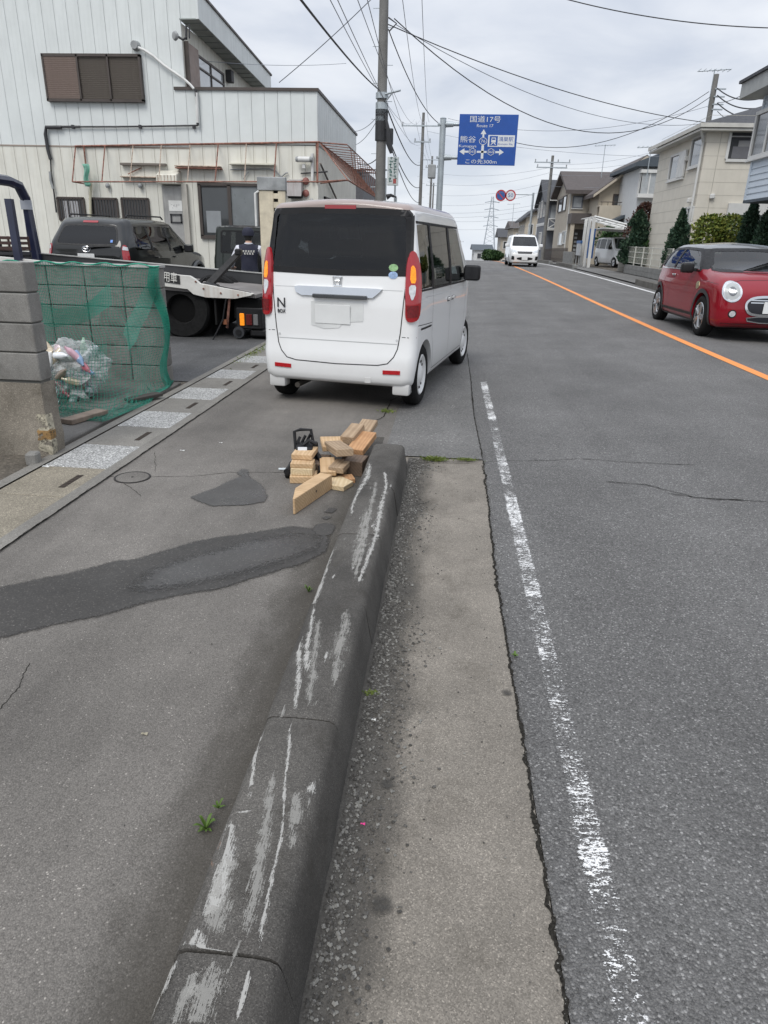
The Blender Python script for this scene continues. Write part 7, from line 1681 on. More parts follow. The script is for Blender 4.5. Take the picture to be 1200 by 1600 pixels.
# ---- trees
def tr(px, Y, top, **k):
    a = at(px, 400, Y); h = at(px, top, Y).z - ZR(Y); return dict(base=(a.x, Y, ZR(Y)), h=h, **k)
G1 = 'garden conifers behind the fence'
tree('conifer', 'dark blue-green conifer left of the pointed bright one', **tr(991, 36.5, 332, rx=.85, mat=MFC, n=3000, size=.16, seed=3, group=G1))
tree('conifer', 'bright green pointed conifer in the garden row', **tr(1022, 36.0, 334, rx=.62, mat=MFC2, n=2600, size=.14, seed=4, group=G1))
tree('conifer', 'leaning blue-green conifer against the cream house wall', **tr(1056, 30.0, 330, rx=.55, mat=MFC, n=2400, size=.13, seed=5, group=G1))
tree('conifer', 'dark conifer right of the yellow-green bush', **tr(1162, 24.6, 316, rx=.45, mat=MFC, n=2400, size=.11, seed=6, group=G1))
tree('conifer', 'broad dark conifer at the right edge below the siding', **tr(1196, 23.0, 312, rx=.55, mat=MFC, n=2800, size=.11, seed=8, group=G1))
tree('garden_bush', 'yellow-green rounded bush behind the red hatchback', **tr(1102, 27.5, 337, rx=.72, mat=MFB, n=1100, size=.13, trunk=1.3, shape='ball', seed=9, cat='bush'))
tree('garden_bush', 'second yellow-green bush touching the dark conifer', **tr(1134, 27.0, 338, rx=.62, mat=MFB, n=950, size=.13, trunk=1.3, shape='ball', seed=10, cat='bush'))
tree('maple', 'reddish-brown leafed tree behind the conifers', **tr(998, 38.5, 318, rx=.75, mat=MFR, n=2400, size=.13, trunk=.6, shape='ball', seed=11))
tree('shrub', 'green shrub under the carport canopy', **tr(962, 50, 352, rx=1.5, mat=MFG, n=1800, size=.18, trunk=.9, shape='ball', seed=12, cat='shrub'))
tree('shrub', 'low dark hedge shrub on the crest beside the far white building', **tr(763, 108, 391, rx=1.2, mat=MFG, n=1200, size=.25, trunk=.1, shape='ball', seed=13, cat='shrub'))
tree('shrub', 'low dark hedge shrub nearer the far houses', **tr(773, 104, 392, rx=1.1, mat=MFG, n=1200, size=.25, trunk=.1, shape='ball', seed=14, cat='shrub'))
# ================================================================== POLES, SIGNS, WIRES
MPOLE = concrete('pole_concrete', .17, .2, .1, 120, .3, (1.02, 1, .95)); MGALV = M('galvanised', (.42, .46, .48), .45, .5, var=.12, sc=3); MINS = M('insulator', (.30, .31, .32), .35); MWIRE = M('wire_black', (.03, .031, .034), .7); MWIRG = M('wire_grey', (.13, .14, .16), .7); MWIRP = M('wire_pale', (.26, .28, .31), .7)
def upole(label, px, Y, z1, r=.15, arms=(), x=None, gz=None, extras=True, group='utility poles', lean=0):
    X = at(px, 300, Y).x if x is None else x; g = zg(Y) if gz is None else gz
    t = thing('utility_pole', label, 'pole', (X, Y, g), 0, group)
    m = MB(); m.cyl((0, 0, -.2), (lean, 0, z1 - g), r, r * .66, 14); m.build('shaft', MPOLE, t, smooth=True)
    for z, w_, k in arms:
        mini_box('crossarm', (0, -r * .8, z - g), (w_, .08, .08), MGALV, t, .005)
        for i in range(k):
            x_ = -w_ / 2 + .08 + (w_ - .16) * i / max(1, k - 1); m = MB(); m.lathe([(.0, 0), (.03, 0), (.05, .06), (.03, .10), (.055, .14), (.02, .20), (0, .2)], (x_, -r * .8, z - g + .04), n=8); m.build('insulator', MINS, t, smooth=True)
    if extras:
        for i in range(int((z1 - g - 2) / .45)): m = MB(); s_ = 1 if i % 2 else -1; m.cyl((s_ * r * .7, 0, 2 + i * .45), (s_ * (r + .13), 0, 2 + i * .45), .009, n=5); m.build('step_peg', MGALV, t)
    return t
Y1 = 22.6
p1 = upole('near concrete utility pole beside the workshop corner', 594, Y1, 11.5, .165, ((10.2, 1.6, 3),))
X1 = p1.location.x; g1 = p1.location.z
def onp(z, dx=0, dy=0): return (dx, -.17 + dy, z - g1)
zc = at(600, 150, Y1).z
m = MB(); m.tube([(0, -.1, zc - g1), (.55, -.25, zc - g1 + .10)], .03, 5); m.build('bracket_arm', MGALV, p1); m = MB(); m.tube([(0, -.1, zc - g1 - .3), (.3, -.2, zc - g1 + .03)], .02, 5); m.build('bracket_brace', MGALV, p1)
for zz_, hh in ((170, .3), (196, .8), (186, .12), (150, .15)): z = at(600, zz_, Y1).z; m = MB(); m.cyl((0, 0, z - g1 - hh / 2), (0, 0, z - g1 + hh / 2), .185, n=12); m.build('pole_band', MWIRE if hh > .5 else MGALV, p1)
m = MB(); z = at(600, 205, Y1).z; m.tube([(.12, -.2, z - g1 + .4), (.22, -.25, z - g1), (.26, -.28, z - g1 - .35), (.34, -.3, z - g1 - .6)], [.03, .06, .09, .05], 8); m.build('cable_joint', MWIRE, p1, smooth=True)
z = at(600, 215, Y1).z; mini_box('junction_box', (.30, -.22, z - g1), (.14, .12, .42), MWIRE, p1, .02)
for a, b, c in (((.15, -.15, at(600, 30, Y1).z - g1), (.38, -.2, at(600, 40, Y1).z - g1), (.18, -.2, at(600, 52, Y1).z - g1)),): m = MB(); m.tube([a, b, c], .02, 5); m.build('jumper', MWIRE, p1)
Y2, Y3, Y4 = 54, 84, 112
p2 = upole('second utility pole along the left pavement with three-pin crossarm', 657, Y2, at(657, 176, Y2).z, .14, ((at(657, 197, Y2).z, 3.0, 3), (at(657, 222, Y2).z, 1.2, 2)))
X2 = p2.location.x; mini_box('transformer', (.75, 0, at(668, 268, Y2).z - p2.location.z), (.55, .5, .9), MPIPE, p2, .06)
p3 = upole('third utility pole along the left pavement', 673, Y3, at(673, 244, Y3).z, .15, ((at(673, 250, Y3).z, 2.2, 3), (at(673, 262, Y3).z, 1.4, 2)), extras=False); p4 = upole('fourth, farthest utility pole on the left', 677, Y4, at(677, 286, Y4).z, .15, ((at(677, 290, Y4).z, 2.2, 3),), extras=False)
p5 = upole('slim dark utility pole before the slate house', 858, 61, at(858, 243, 61).z, .16, ((at(858, 254, 61).z, 2.8, 4), (at(858, 262, 61).z, 2.4, 3)), gz=ZR(61), extras=False)
p6 = upole('utility pole rising behind the cream house roof', 1111, 38.5, at(1117, 116, 38.5).z, .17, (), x=at(1113, 155, 38.5).x, gz=ZR(38), extras=False)
X6 = p6.location.x
for k, pyy in enumerate((140, 152, 164, 172)): z = at(1113, pyy, 38.5).z; mini_box('side_bracket', (.25, -.15, z - p6.location.z), (.5, .06, .06), MGALV, p6, .005)
upole('thin far pole left of the crest', 713, 160, at(713, 371, 160).z, .14, (), gz=zg(160), extras=False); upole('thin far pole with short arm left of the crest', 724, 175, at(724, 376, 175).z, .14, ((at(724, 378, 175).z, 1.5, 2),), gz=zg(175), extras=False)
# --- route sign on its gantry post
YS = 32.0; sx = at(687, 300, YS).x; gs = zg(YS)
sg_ = thing('route_sign', 'blue route direction sign on a galvanised roadside post', 'sign', (sx, YS, gs))
zt = at(686, 186, YS).z
m = MB(); m.cyl((0, 0, 0), (0, 0, zt - gs), .13, .125, 18); m.build('post', MGALV, sg_, smooth=True); m = MB(); m.lathe([(.13, 0), (.135, .03), (.06, .07), (0, .08)], (0, 0, zt - gs), n=16); m.build('post_cap', MGALV, sg_, smooth=True)
A = at(718.5, 178, YS - .25); B = at(804, 259, YS - .25); W_, H_s = B.x - A.x, A.z - B.z
for py in (194, 246):
    z = at(690, py, YS).z - gs; m = MB(); m.cyl((0, 0, z), (A.x - sx + W_ * .8, -.0, z), .075, .06, 12); m.build('arm', MGALV, sg_, smooth=True); m = MB(); m.cyl((.12, 0, z), (.42, 0, z), .12, .10, 12); m.build('arm_flange', MGALV, sg_, smooth=True); mini_box('clamp', (-.14, 0, z), (.16, .2, .08), MGALV, sg_, .01)
MSB = M('sign_blue', (.012, .075, .33), .45, var=.05); MSW = M('sign_white', (.66, .68, .69), .5, var=.04)
y_s = -.25
m = MB(); m.b2((A.x - sx, y_s, B.z - gs), (B.x - sx, y_s + .04, A.z - gs)); pn = m.build('panel', MSB, sg_, bevel=.006)
def S2(u, v, d=0): return Vector((A.x - sx + u * W_, y_s - .004 - d, A.z - gs - v * H_s))
def srect(u0, u1, v0, v1, mat=MSW, d=0, name='sign_mark'): a = S2(u0, v1, d); b = S2(u1, v0, d); m = MB(); m.b2((a.x, a.y - .002, a.z), (b.x, a.y + .002, b.z)); m.build(name, mat, pn)
def spoly(pts, mat=MSW, d=0, name='sign_arrow'): m = MB(); m.prism([S2(u, v, d) for u, v in pts], (0, .003, 0)); m.build(name, mat, pn)
def stext(body, u, v, wd, size, mat=MSW, d=0): text('sign_lettering', body, size * H_s, mat, pn, frame(S2(u, v, d), (1, 0, 0), (0, 0, 1)), .0015, wd * W_)
stext('国道17号', .44, .105, .52, .135); stext('Route 17', .44, .225, .28, .085); stext('熊谷', .165, .50, .27, .14); stext('Kumagaya', .165, .625, .30, .075); stext('この先300m', .41, .935, .54, .10)
spoly([(.425, .29), (.375, .385), (.41, .385), (.41, .445), (.44, .445), (.44, .385), (.475, .385)])
srect(.405, .448, .60, .87); srect(.10, .19, .715, .755); srect(.33, .50, .715, .755); srect(.65, .72, .715, .755)
spoly([(.03, .735), (.115, .67), (.115, .80)]); spoly([(.795, .735), (.715, .67), (.715, .80)])
def ring(u, v, ru, rv, n, name='shield'):
    pts = [S2(u + ru * math.cos(2 * math.pi * i / n + .5236), v + rv * math.sin(2 * math.pi * i / n + .5236)) for i in range(n)]; m = MB(); m.tube(pts, .012, 4, True); m.build(name, MSW, pn)
ring(.427, .525, .065, .068, 20); stext('76', .427, .525, .075, .08); ring(.255, .735, .06, .07, 6); stext('365', .255, .735, .095, .07); ring(.575, .735, .06, .07, 6); stext('365', .575, .735, .095, .07)
srect(.51, .965, .40, .63); srect(.535, .675, .42, .61, MSB, .003, 'station_icon_field'); spoly([(.57, .45), (.64, .45), (.645, .545), (.565, .545)], MSW, .006, 'train_icon'); spoly([(.58, .465), (.63, .465), (.632, .495), (.578, .495)], MSB, .009, 'train_icon'); spoly([(.585, .55), (.555, .59), (.575, .59), (.605, .555), (.635, .59), (.655, .59), (.625, .55)], MSW, .006, 'train_icon')
stext('鴻巣駅', .815, .485, .25, .10, MSB, .003); stext('Konosu Sta.', .815, .575, .25, .055, MSB, .003)
# --- no parking and speed limit on an overhanging arm
YQ = 68.0; qx = at(826, 380, YQ).x; gq = zr(6.8, YQ); zq = at(826, 304, YQ).z
qs = thing('traffic_sign_post', 'post with overhanging arm carrying two round traffic signs', 'sign', (qx, YQ, gq))
m = MB(); m.cyl((0, 0, 0), (0, 0, zq - gq + .15), .11, .09, 12); m.build('post', MGALV, qs, smooth=True)
c1 = at(782.5, 305.5, YQ); c2 = at(797.5, 305.5, YQ); m = MB(); m.cyl((0, 0, zq - gq), (c1.x - qx, 0, zq - gq), .05, n=8); m.build('arm', MGALV, qs); rad = .47
MTR = M('traffic_red', (.42, .03, .035), .5); MTB = M('traffic_blue', (.03, .10, .30), .5)
for c, kind in ((c1, 0), (c2, 1)):
    o = Vector((c.x - qx, -.12, c.z - gq)); m = MB(); m.cyl(o, o + Vector((0, -.02, 0)), rad, n=32); dsk = m.build('disc', MTR, qs)
    m = MB(); m.cyl(o + Vector((0, -.021, 0)), o + Vector((0, -.026, 0)), rad * .76, n=32); m.build('disc_field', MTB if kind == 0 else MSW, dsk)
    if kind == 0: m = MB(); m.box(o + Vector((0, -.03, 0)), (rad * 1.6, .008, rad * .18), (0, R(45), 0)); m.build('slash', MTR, dsk)
    else: text('numeral', '50', rad * .95, MTB, dsk, frame(o + Vector((0, -.03, 0)), (1, 0, 0), (0, 0, 1)), .003, rad * .95)
# --- white vertical shop sign near the pole
YV = 25.0; a = at(606, 245, YV); b = at(622, 290, YV)
vs_ = thing('shop_sign', 'narrow white vertical sign board on a thin post by the utility pole', 'sign', (a.x + .25, YV, zg(YV)))
o0 = Vector(vs_.location); m = MB(); m.b2((a.x - o0.x, -.04, b.z - o0.z), (b.x - o0.x, .04, a.z - o0.z)); pv = m.build('panel', M('board_white', (.60, .64, .63), .5, var=.05), vs_, bevel=.01)
m = MB(); m.cyl((b.x - o0.x - .1, 0, 0), (b.x - o0.x - .1, 0, b.z - o0.z), .03, n=8); m.build('post', MGALV, vs_)
m = MB(); m.cyl((a.x - o0.x - .06, .1, 0), (a.x - o0.x - .06, .1, at(601, 278, YV).z - o0.z), .03, n=8); m.build('post', MGALV, vs_)
rnd = random.Random(5); gm = M('sign_green_ink', (.05, .16, .14), .6); hgt = a.z - b.z; st = MB()
for cx, n in ((.30, 9), (.70, 8)):
    for k in range(n):
        x = a.x - o0.x + cx * (b.x - a.x); z = a.z - o0.z - hgt * (.06 + .098 * k)
        for q in range(3): st.box((x + rnd.uniform(-.03, .03), -.045, z + rnd.uniform(-.025, .025)), (.075 if q else .02, .006, .014 if q else .07))
o = st.build('sign_lettering', gm, pv); o['kind'] = 'stuff'
mini_box('red_mark', (a.x - o0.x + .68 * (b.x - a.x), -.045, b.z - o0.z + .13), (.10, .008, .14), M('mark_red', (.42, .1, .09), .6), pv, .002)
ln = thing('street_lamp', 'small dark lamp head on an arm beside the narrow shop sign', 'lamp', at(604, 308, YV)); m = MB(); m.tube([(0, 0, 0), (.15, 0, .06), (.33, 0, .0)], [.09, .05, .03], 8); m.build('lamp_head', MWIRE, ln, smooth=True); m = MB(); m.cyl((.33, 0, .0), (.33, 0, -ln.location.z + zg(YV)), .025, n=6); m.build('post', MGALV, ln)
# --- brown gabled roof beyond the workshop
hb = thing('tiled_house', 'house with grey tiled gable roof behind the rusty stair frame', 'house', (-4.4, 36, zg(36))); A = at(556, 262, 36); B = at(576, 300, 36)
m = MB(); m.prism([(A.x - 6, 36, B.z - 1.2), (B.x - .2, 36, B.z - 1.2), (A.x + .3, 36, A.z)], (0, 8, 0)); o = m.build('roof', M('tile_grey', (.10, .10, .11), .6, var=.2, sc=10), hb); o.location = -Vector(hb.location)
m = MB(); m.b2((A.x - 5, 36.3, zg(36)), (B.x - .5, 43, B.z - 1.2)); o = m.build('wall', MBEI, hb); o.location = -Vector(hb.location)
for k in range(8): m = MB(); f = k / 8; m.box((A.x + .3 - 3 * f, 35.97, A.z - .08 - (A.z - B.z + 1.2) * f * .5), (2.2 * (1 - f) + .2, .05, .05)); o = m.build('tile_row', MRF1, hb); o.location = -Vector(hb.location)
# --- lattice pylon
YP = 430; pb = at(764, 385, YP); gp_ = zg(YP); zt_p = at(766, 307, YP).z
py_ = thing('lattice_pylon', 'distant steel lattice transmission pylon beyond the crest', 'pylon', (pb.x, YP, gp_)); Hh = zt_p - gp_; MPY = M('pylon_steel', (.38, .42, .46), .6, .2)
def pyw(f): return 3.6 * (1 - f) ** 1.2 + .55
for sx_ in (-1, 1):
    for sy_ in (-1, 1):
        m = MB(); m.tube([(sx_ * pyw(f / 10), sy_ * pyw(f / 10), Hh * f / 10) for f in range(11)], .16, 4); m.build('leg', MPY, py_)
br = MB()
for f in range(14):
    a, b = f / 14, (f + 1) / 14
    for s_ in (-1, 1): br.tube([(s_ * pyw(a), -pyw(a), Hh * a), (-s_ * pyw(b), -pyw(b), Hh * b)], .09, 3); br.tube([(-pyw(a), s_ * pyw(a), Hh * a), (-pyw(b), -s_ * pyw(b), Hh * b)], .09, 3)
o = br.build('lattice_bracing', MPY, py_); o['kind'] = 'stuff'
for f in (.55, .68, .80, .91): m = MB(); m.tube([(-4.2, 0, Hh * f), (0, 0, Hh * f + .8), (4.2, 0, Hh * f)], .2, 4); m.build('crossarm', MPY, py_)
# --- rooftop aerials
def aerial(label, px, py_top, Y, hgt):
    p = at(px, py_top, Y); t = thing('tv_aerial', label, 'aerial', (p.x, Y, p.z - hgt), 0, 'rooftop television aerials')
    m = MB(); m.cyl((0, 0, 0), (0, 0, hgt), .025, n=6); m.build('mast', MGALV, t); m = MB(); m.tube([(-.75, 0, hgt - .1), (.75, 0, hgt)], .02, 4); m.build('boom', MGALV, t)
    for k in range(7): x = -.7 + k * .23; m = MB(); m.tube([(x, -.3, hgt - .05), (x, .3, hgt - .05)], .012, 4); m.build('element', MGALV, t)
aerial('television aerial mounted just above the right-hand utility pole', 1117, 108, 38.9, 1.6); aerial('television aerial over the beige house ridge', 946, 226, 58, 2.2); aerial('television aerial beside the white house roof', 1018, 228, 44, 1.8); aerial('far aerial over the cream gabled house', 803, 318, 90, 2.5)
# --- wires
def wire(name, label, p, q, sag=.0, r=.012, mat=MWIRE, group=None, n=24):
    p, q = Vector(p), Vector(q); m = MB(); pts = []
    for i in range(n + 1): t_ = i / n; a = p.lerp(q, t_); a.z -= sag * 4 * t_ * (1 - t_); pts.append(a - p)
    m.tube(pts, r * .75, 5); o = m.build(name, mat, smooth=True, loc=p); tag(o, label, 'wire', group)
OD = ('first', 'second', 'third', 'fourth', 'fifth', 'sixth', 'seventh', 'eighth')
wire('telephone_cable', 'thick black cable sweeping from top left to the near pole', at(440, -40, 8.0), at(593, 141, Y1 - .2), .08, .020)
wire('telephone_cable', 'thick black cable from the near pole to the second pole', at(601, 158, Y1 - .2), at(656, 258, Y2), .5, .028)
wire('telephone_cable', 'lower thick cable from the junction box to the second pole', at(606, 212, Y1 - .2), at(656, 292, Y2), .5, .026)
wire('telephone_cable', 'lowest drooping cable behind the shop sign', at(602, 200, Y1 - .2), at(656, 316, Y2), .6, .022)
wire('service_wire', 'grey wire from the workshop roof up past the top edge', at(436, 129, 23.5), at(585, -6, Y1), .05, .016, MWIRG)
wire('service_wire', 'thin grey wire from the upper window conduit across the sky', at(229, 85, YB), at(541, 99, Y1 + 8), .15, .010, MWIRP)
wire('service_wire', 'short black wire from the workshop side to the pole', at(558, 254, 26), at(590, 247, Y1), .12, .018, MWIRE)
wire('service_wire', 'upper pale wire from the workshop to the pole', at(552, 205, 27), at(588, 184, Y1), .1, .012, MWIRP); wire('service_wire', 'lower pale wire from the workshop to the pole', at(556, 226, 27), at(588, 190, Y1), .1, .012, MWIRP)
wire('span_wire', 'black wire from the near pole drooping lowest to the right-hand pole', at(616, 29, Y1), at(1109, 152, 38.3), 2.1, .020)
wire('span_wire', 'black wire from the near pole passing above the right-hand pole', at(606, 38, Y1), at(1250, 198, 37), .75, .019)
wire('span_wire', 'paler wire just below the upper span over the road', at(618, 38, Y1), at(1106, 192, 38.3), .9, .013, MWIRG)
wire('span_wire', 'black wire crossing the top right corner of the sky', at(860, -8, 15), at(1290, 44, 14), .15, .012)
wire('span_wire', 'black wire falling from the near pole to the road sign', at(607, 46, Y1), at(722, 188, 40), 1.1, .020); wire('span_wire', 'black wire rising from the road sign to the right-hand pole', at(722, 188, 40), at(1108, 143, 38.3), 1.75, .020)
wire('span_wire', 'lower wire rising from the road sign to the right-hand pole', at(700, 185, 42), at(1106, 166, 38.3), .8, .012, MWIRG); wire('span_wire', 'faint wire behind the road sign to the cream house eaves', at(668, 205, 45), at(1250, 238, 34), .6, .011, MWIRP)
for k, (a, b, yy) in enumerate((((512, -8), (648, 186), 9), ((556, -8), (656, 188), 10), ((628, -8), (664, 187), 12), ((659, -8), (672, 188), 13), ((572, -8), (650, 221), 10), ((524, -8), (661, 222), 9))):
    wire('power_line', OD[(0, 2, 4, 5, 3, 1)[k]] + ' from the left of six thin power lines rising overhead from the second pole', at(a[0], a[1], yy), at(b[0], b[1], Y2), .7, .0075, MWIRP, 'power lines over the left pavement')
for k in range(3): wire('power_line', OD[k] + ' from the left of three power lines between second and third poles', at(650 + 8 * k, 190, Y2), at(668 + 4 * k, 251, Y3), .4, .012, MWIRG, 'power lines between far left poles'); wire('power_line', OD[k] + ' from the left of three power lines to the farthest pole', at(668 + 4 * k, 251, Y3), at(673 + 3 * k, 290, Y4), .4, .014, MWIRG, 'power lines to the farthest left pole')
for k, (ya_, yb_, sg) in enumerate(((268, 262, .5), (284, 270, .6), (303, 285, .5), (331, 316, .4), (338, 322, .4), (343, 333, .4), (356, 350, .3), (318, 296, .6))):
    wire('cross_wire', OD[(0, 1, 2, 4, 5, 6, 7, 3)[k]] + ' from the top of the faint wires crossing the distant road', at(668, ya_, 78), at(858, yb_, 61), sg, .012, MWIRP, 'faint distant wires over the crest')
for k, (yb_, ye_) in enumerate(((256, 212), (262, 226), (272, 240), (290, 262))): wire('cross_wire', OD[k] + ' from the top of the faint wires above the right-hand houses', at(858, yb_, 61), at(1105, ye_, 45), .5, .011, MWIRP, 'faint wires above the right-hand houses')
for k, pyy in enumerate((138, 149, 161, 174)): wire('house_wire', OD[k] + ' from the top of the dark cables right of the right-hand pole', at(1121, pyy, 38.3), at(1196, pyy + 14 + 4 * k, 33), .25, .035 if k < 3 else .02, MWIRE, 'service cables at the right edge')
wire('house_wire', 'dark wire rising from the right-hand pole to the siding house eaves', at(1122, 160, 38.3), at(1176, 139, 23.9), .1, .016)
# ================================================================== SMALL THINGS: timber, dolly, weeds, gravel
def woodm(name, c, dark):
    t = NT(name); v = t.coord((14, 1.6, 14), rnd=True); f = t.noise(v, 3, 5, .6, .8); w_ = t.n('ShaderNodeTexWave', wave_type='RINGS', rings_direction='Y'); w_.inputs['Scale'].default_value = 1.3; w_.inputs['Distortion'].default_value = 5; w_.inputs['Detail'].default_value = 3; t.l(v, w_.inputs[0])
    k = t.mix(t.math('MULTIPLY', w_.outputs[1], .65), c, dark); k = t.mix(t.ramp(f, [(.35, 0), (.75, .5)]), k, dark)
    n2 = t.noise(t.coord(rnd=True), 9, 5); k = t.mix(t.ramp(n2, [(.45, 0), (.75, .45)]), k, tuple(x * .55 for x in dark)); t.col(k); t.set(Roughness=.75); t.bump(f, .25, .003); return t.m
MW1 = woodm('fresh_pine', (.60, .43, .26), (.44, .28, .14)); MW2 = woodm('old_pine', (.42, .31, .205), (.25, .17, .10)); MW3 = woodm('orange_pine', (.52, .30, .15), (.36, .18, .08)); MW4 = woodm('dark_timber', (.17, .12, .085), (.09, .06, .04)); MW5 = woodm('pale_pine', (.66, .54, .35), (.50, .37, .21))
GT = 'timber offcuts heaped by the kerb'
def timber(label, px, py, dims, rz, z0, mat, rx=0, ry=0, zpl=None):
    p = gr(px, py, z0 + .013 if zpl is None else zpl); o = mini_box('timber_offcut', (p.x, p.y, z0 + .013 + dims[2] / 2), dims, mat, None, .003, (R(rx), R(ry), R(rz))); tag(o, label, 'timber', GT); return o
# pointed block in front
A = gr(461, 804, .013); B = gr(519, 764, .013); d = (B - A).normalized(); n = Vector((-d.y, d.x, 0)); L_ = (B - A).length
m = MB(); m.prism([(0, 0, 0), (L_, 0, 0), (L_ + .0, .085, 0), (.16, .085, 0), (.0, .012, 0)], (0, 0, .095)); o = m.build('timber_offcut', MW1, bevel=.003); o.location = A; o.rotation_euler = (0, 0, math.atan2(d.y, d.x)); tag(o, 'big pointed timber block nearest the camera', 'timber', GT)
K = MB(); K.cyl((0, 0, 0), (0, -.0015, 0), .008, n=10); k_ = K.build('knot', MW4, o); k_.location = (L_ * .55, -.0005, .055)
m = MB(); P_ = [gr(*q, .035) for q in ((518, 745), (526, 743), (552, 754), (537, 763), (518, 760))]; c = sum(P_, Vector()) / 5; m.prism([(p.x - c.x, p.y - c.y, 0) for p in P_], (0, 0, .03)); o = m.build('timber_offcut', MW5, bevel=.002, loc=(c.x, c.y, .014)); tag(o, 'thin pale pointed board right of the big block', 'timber', GT)
timber('flat orange board tucked behind the pale pointed one', 536, 752, (.14, .10, .03), 20, .0, MW3)
timber('lowest board of the neat little stack by the black tool', 475, 750, (.17, .14, .045), 8, .0, MW1); timber('middle board of the neat little stack', 474, 747, (.14, .13, .045), 2, .046, MW5, zpl=.02); timber('third board of the neat little stack', 473.5, 747, (.145, .11, .03), 4, .092, MW1, zpl=.02); timber('top board of the neat little stack', 477, 738, (.135, .20, .035), -1, .124, MW1, zpl=.02)
timber('dark brown block in the middle of the heap', 499, 736, (.11, .22, .085), -4, .0, MW4)
timber('squared beam under the leaning boards', 522, 737, (.20, .16, .055), -6, .0, MW2); timber('short pale board leaning on the squared beam', 512, 732, (.10, .22, .03), 12, .058, MW1, rx=8); timber('narrow brown board beside the leaning pale one', 531, 733, (.10, .18, .04), -8, .058, MW2)
timber('weathered board lying across the top of the heap', 529, 728, (.115, .36, .048), 22, .135, MW2, rx=-7, zpl=.05); timber('pale board under the weathered top board', 519, 716, (.15, .26, .035), 14, .105, MW1, zpl=.03)
timber('greyish block tilted upright at the back of the heap', 551, 709, (.10, .22, .075), -14, .12, MW2, rx=12, zpl=.03); timber('orange board resting on the kerb end', 565, 716, (.12, .30, .045), -12, .105, MW3, rx=10, zpl=.03)
timber('dark block wedged against the kerb', 556, 738, (.13, .16, .10), -8, .0, MW4); timber('grey plank behind the orange board', 570, 700, (.12, .24, .04), -12, .14, MW2, rx=14, zpl=.03); timber('pale offcut hidden at the rear of the heap', 545, 708, (.10, .12, .05), 10, .055, MW5, zpl=.02)
timber('supporting brown block under the tilted one', 551, 722, (.12, .16, .12), -5, .0, MW4)
# black wheel dolly / ratchet
dp = gr(468, 742, .013); dl = thing('wheel_jack', 'black ratchet wheel jack with small casters beside the timber', 'tool', dp, R(8))
m = MB(); m.tube([(-.03, .12, .14), (-.04, .16, .25), (.0, .17, .262), (.07, .165, .262), (.09, .13, .16)], .011, 8); m.build('handle', MPLA, dl, smooth=True)
mini_box('ratchet_box', (.03, .10, .13), (.11, .12, .10), MPLA, dl, .012, (R(10), 0, 0), 2); mini_box('label', (.02, .035, .165), (.06, .004, .028), M('label_white', (.6, .62, .64), .5), dl, .001, (R(-20), 0, 0))
m = MB(); m.tube([(-.05, .05, .06), (-.06, -.02, .05), (-.075, -.08, .045)], .022, 8); m.build('frame_arm', MPLA, dl, smooth=True); m = MB(); m.tube([(.10, .12, .12), (.14, .05, .08), (.145, -.10, .05)], .02, 8); m.build('frame_arm', MPLA, dl, smooth=True)
for c in ((-.075, -.06, .03), (-.06, .07, .03), (.12, .15, .03), (.10, .17, .15)): m = MB(); m.lathe([(0, -.014), (.024, -.014), (.03, -.008), (.03, .008), (.024, .014), (0, .014)], c, (1, .2, 0), 16); m.build('caster', MRUB, dl, smooth=True); m = MB(); m.cyl((c[0] - .016, c[1], c[2]), (c[0] + .016, c[1], c[2]), .009, n=8); m.build('caster_hub', MGALV, dl)
m = MB(); m.tube([(-.13, -.05, .055), (-.05, -.045, .055)], .009, 6); m.build('pin', MGALV, dl); m = MB(); m.tube([(.02, .08, .18), (.06, .09, .21), (.11, .08, .19)], .012, 6); m.build('lever', MPLA, dl)
for k in range(3): m = MB(); m.tube([(-.02 + k * .03, .12 + .02 * k, .18), (0 + k * .035, .14, .22 + .01 * k)], .01, 5); m.build('pawl', MPLA, dl)
# weeds
MWEED = foliage_mat('weed_leaf', (.035, .075, .012), (.075, .135, .022), (.13, .20, .045)); MGRS = foliage_mat('grass_blade', (.07, .11, .02), (.14, .19, .035), (.24, .27, .08))
def weed(label, pos, n, L, w, seed, up=.6):
    r = random.Random(seed); t = thing('weed', label, 'weed', pos, 0, 'weeds in the joints'); 
    for i in range(n):
        a = 2 * math.pi * i / n + r.uniform(-.3, .3); l = L * r.uniform(.6, 1.1); e = r.uniform(.15, 1.1) * up; d = Vector((math.cos(a), math.sin(a), 0)); s_ = Vector((-d.y, d.x, 0)); m = MB(); rows = []
        for j in range(6):
            f = j / 5; c = d * l * f * (1 - .15 * f) + Vector((0, 0, l * e * math.sin(f * 1.9))); ww = w * math.sin(math.pi * min(1, f * .9 + .1)) * (1 if f < .95 else .1)
            rows += [c - s_ * ww + Vector((0, 0, ww * .5)), c, c + s_ * ww + Vector((0, 0, ww * .5))]
        m.add(rows, [(j * 3 + k, j * 3 + k + 1, j * 3 + k + 4, j * 3 + k + 3) for j in range(5) for k in range(2)]); m.build('leaf', MWEED, t, smooth=True, angle=80, recalc=False)
weed('leafy green weed against the kerb, larger and nearest', gr(322, 1295, .014), 12, .036, .0045, 1, 1.3); weed('small weed just above the nearest one', gr(341, 1263, .02), 6, .022, .0035, 2, 1.3); weed('tiny weed at the kerb joint halfway up', gr(482, 925, .014), 7, .03, .004, 3, 1.4); weed('tiny weed in the gutter joint beside the white line', gr(805, 1025, .008), 9, .022, .004, 4)
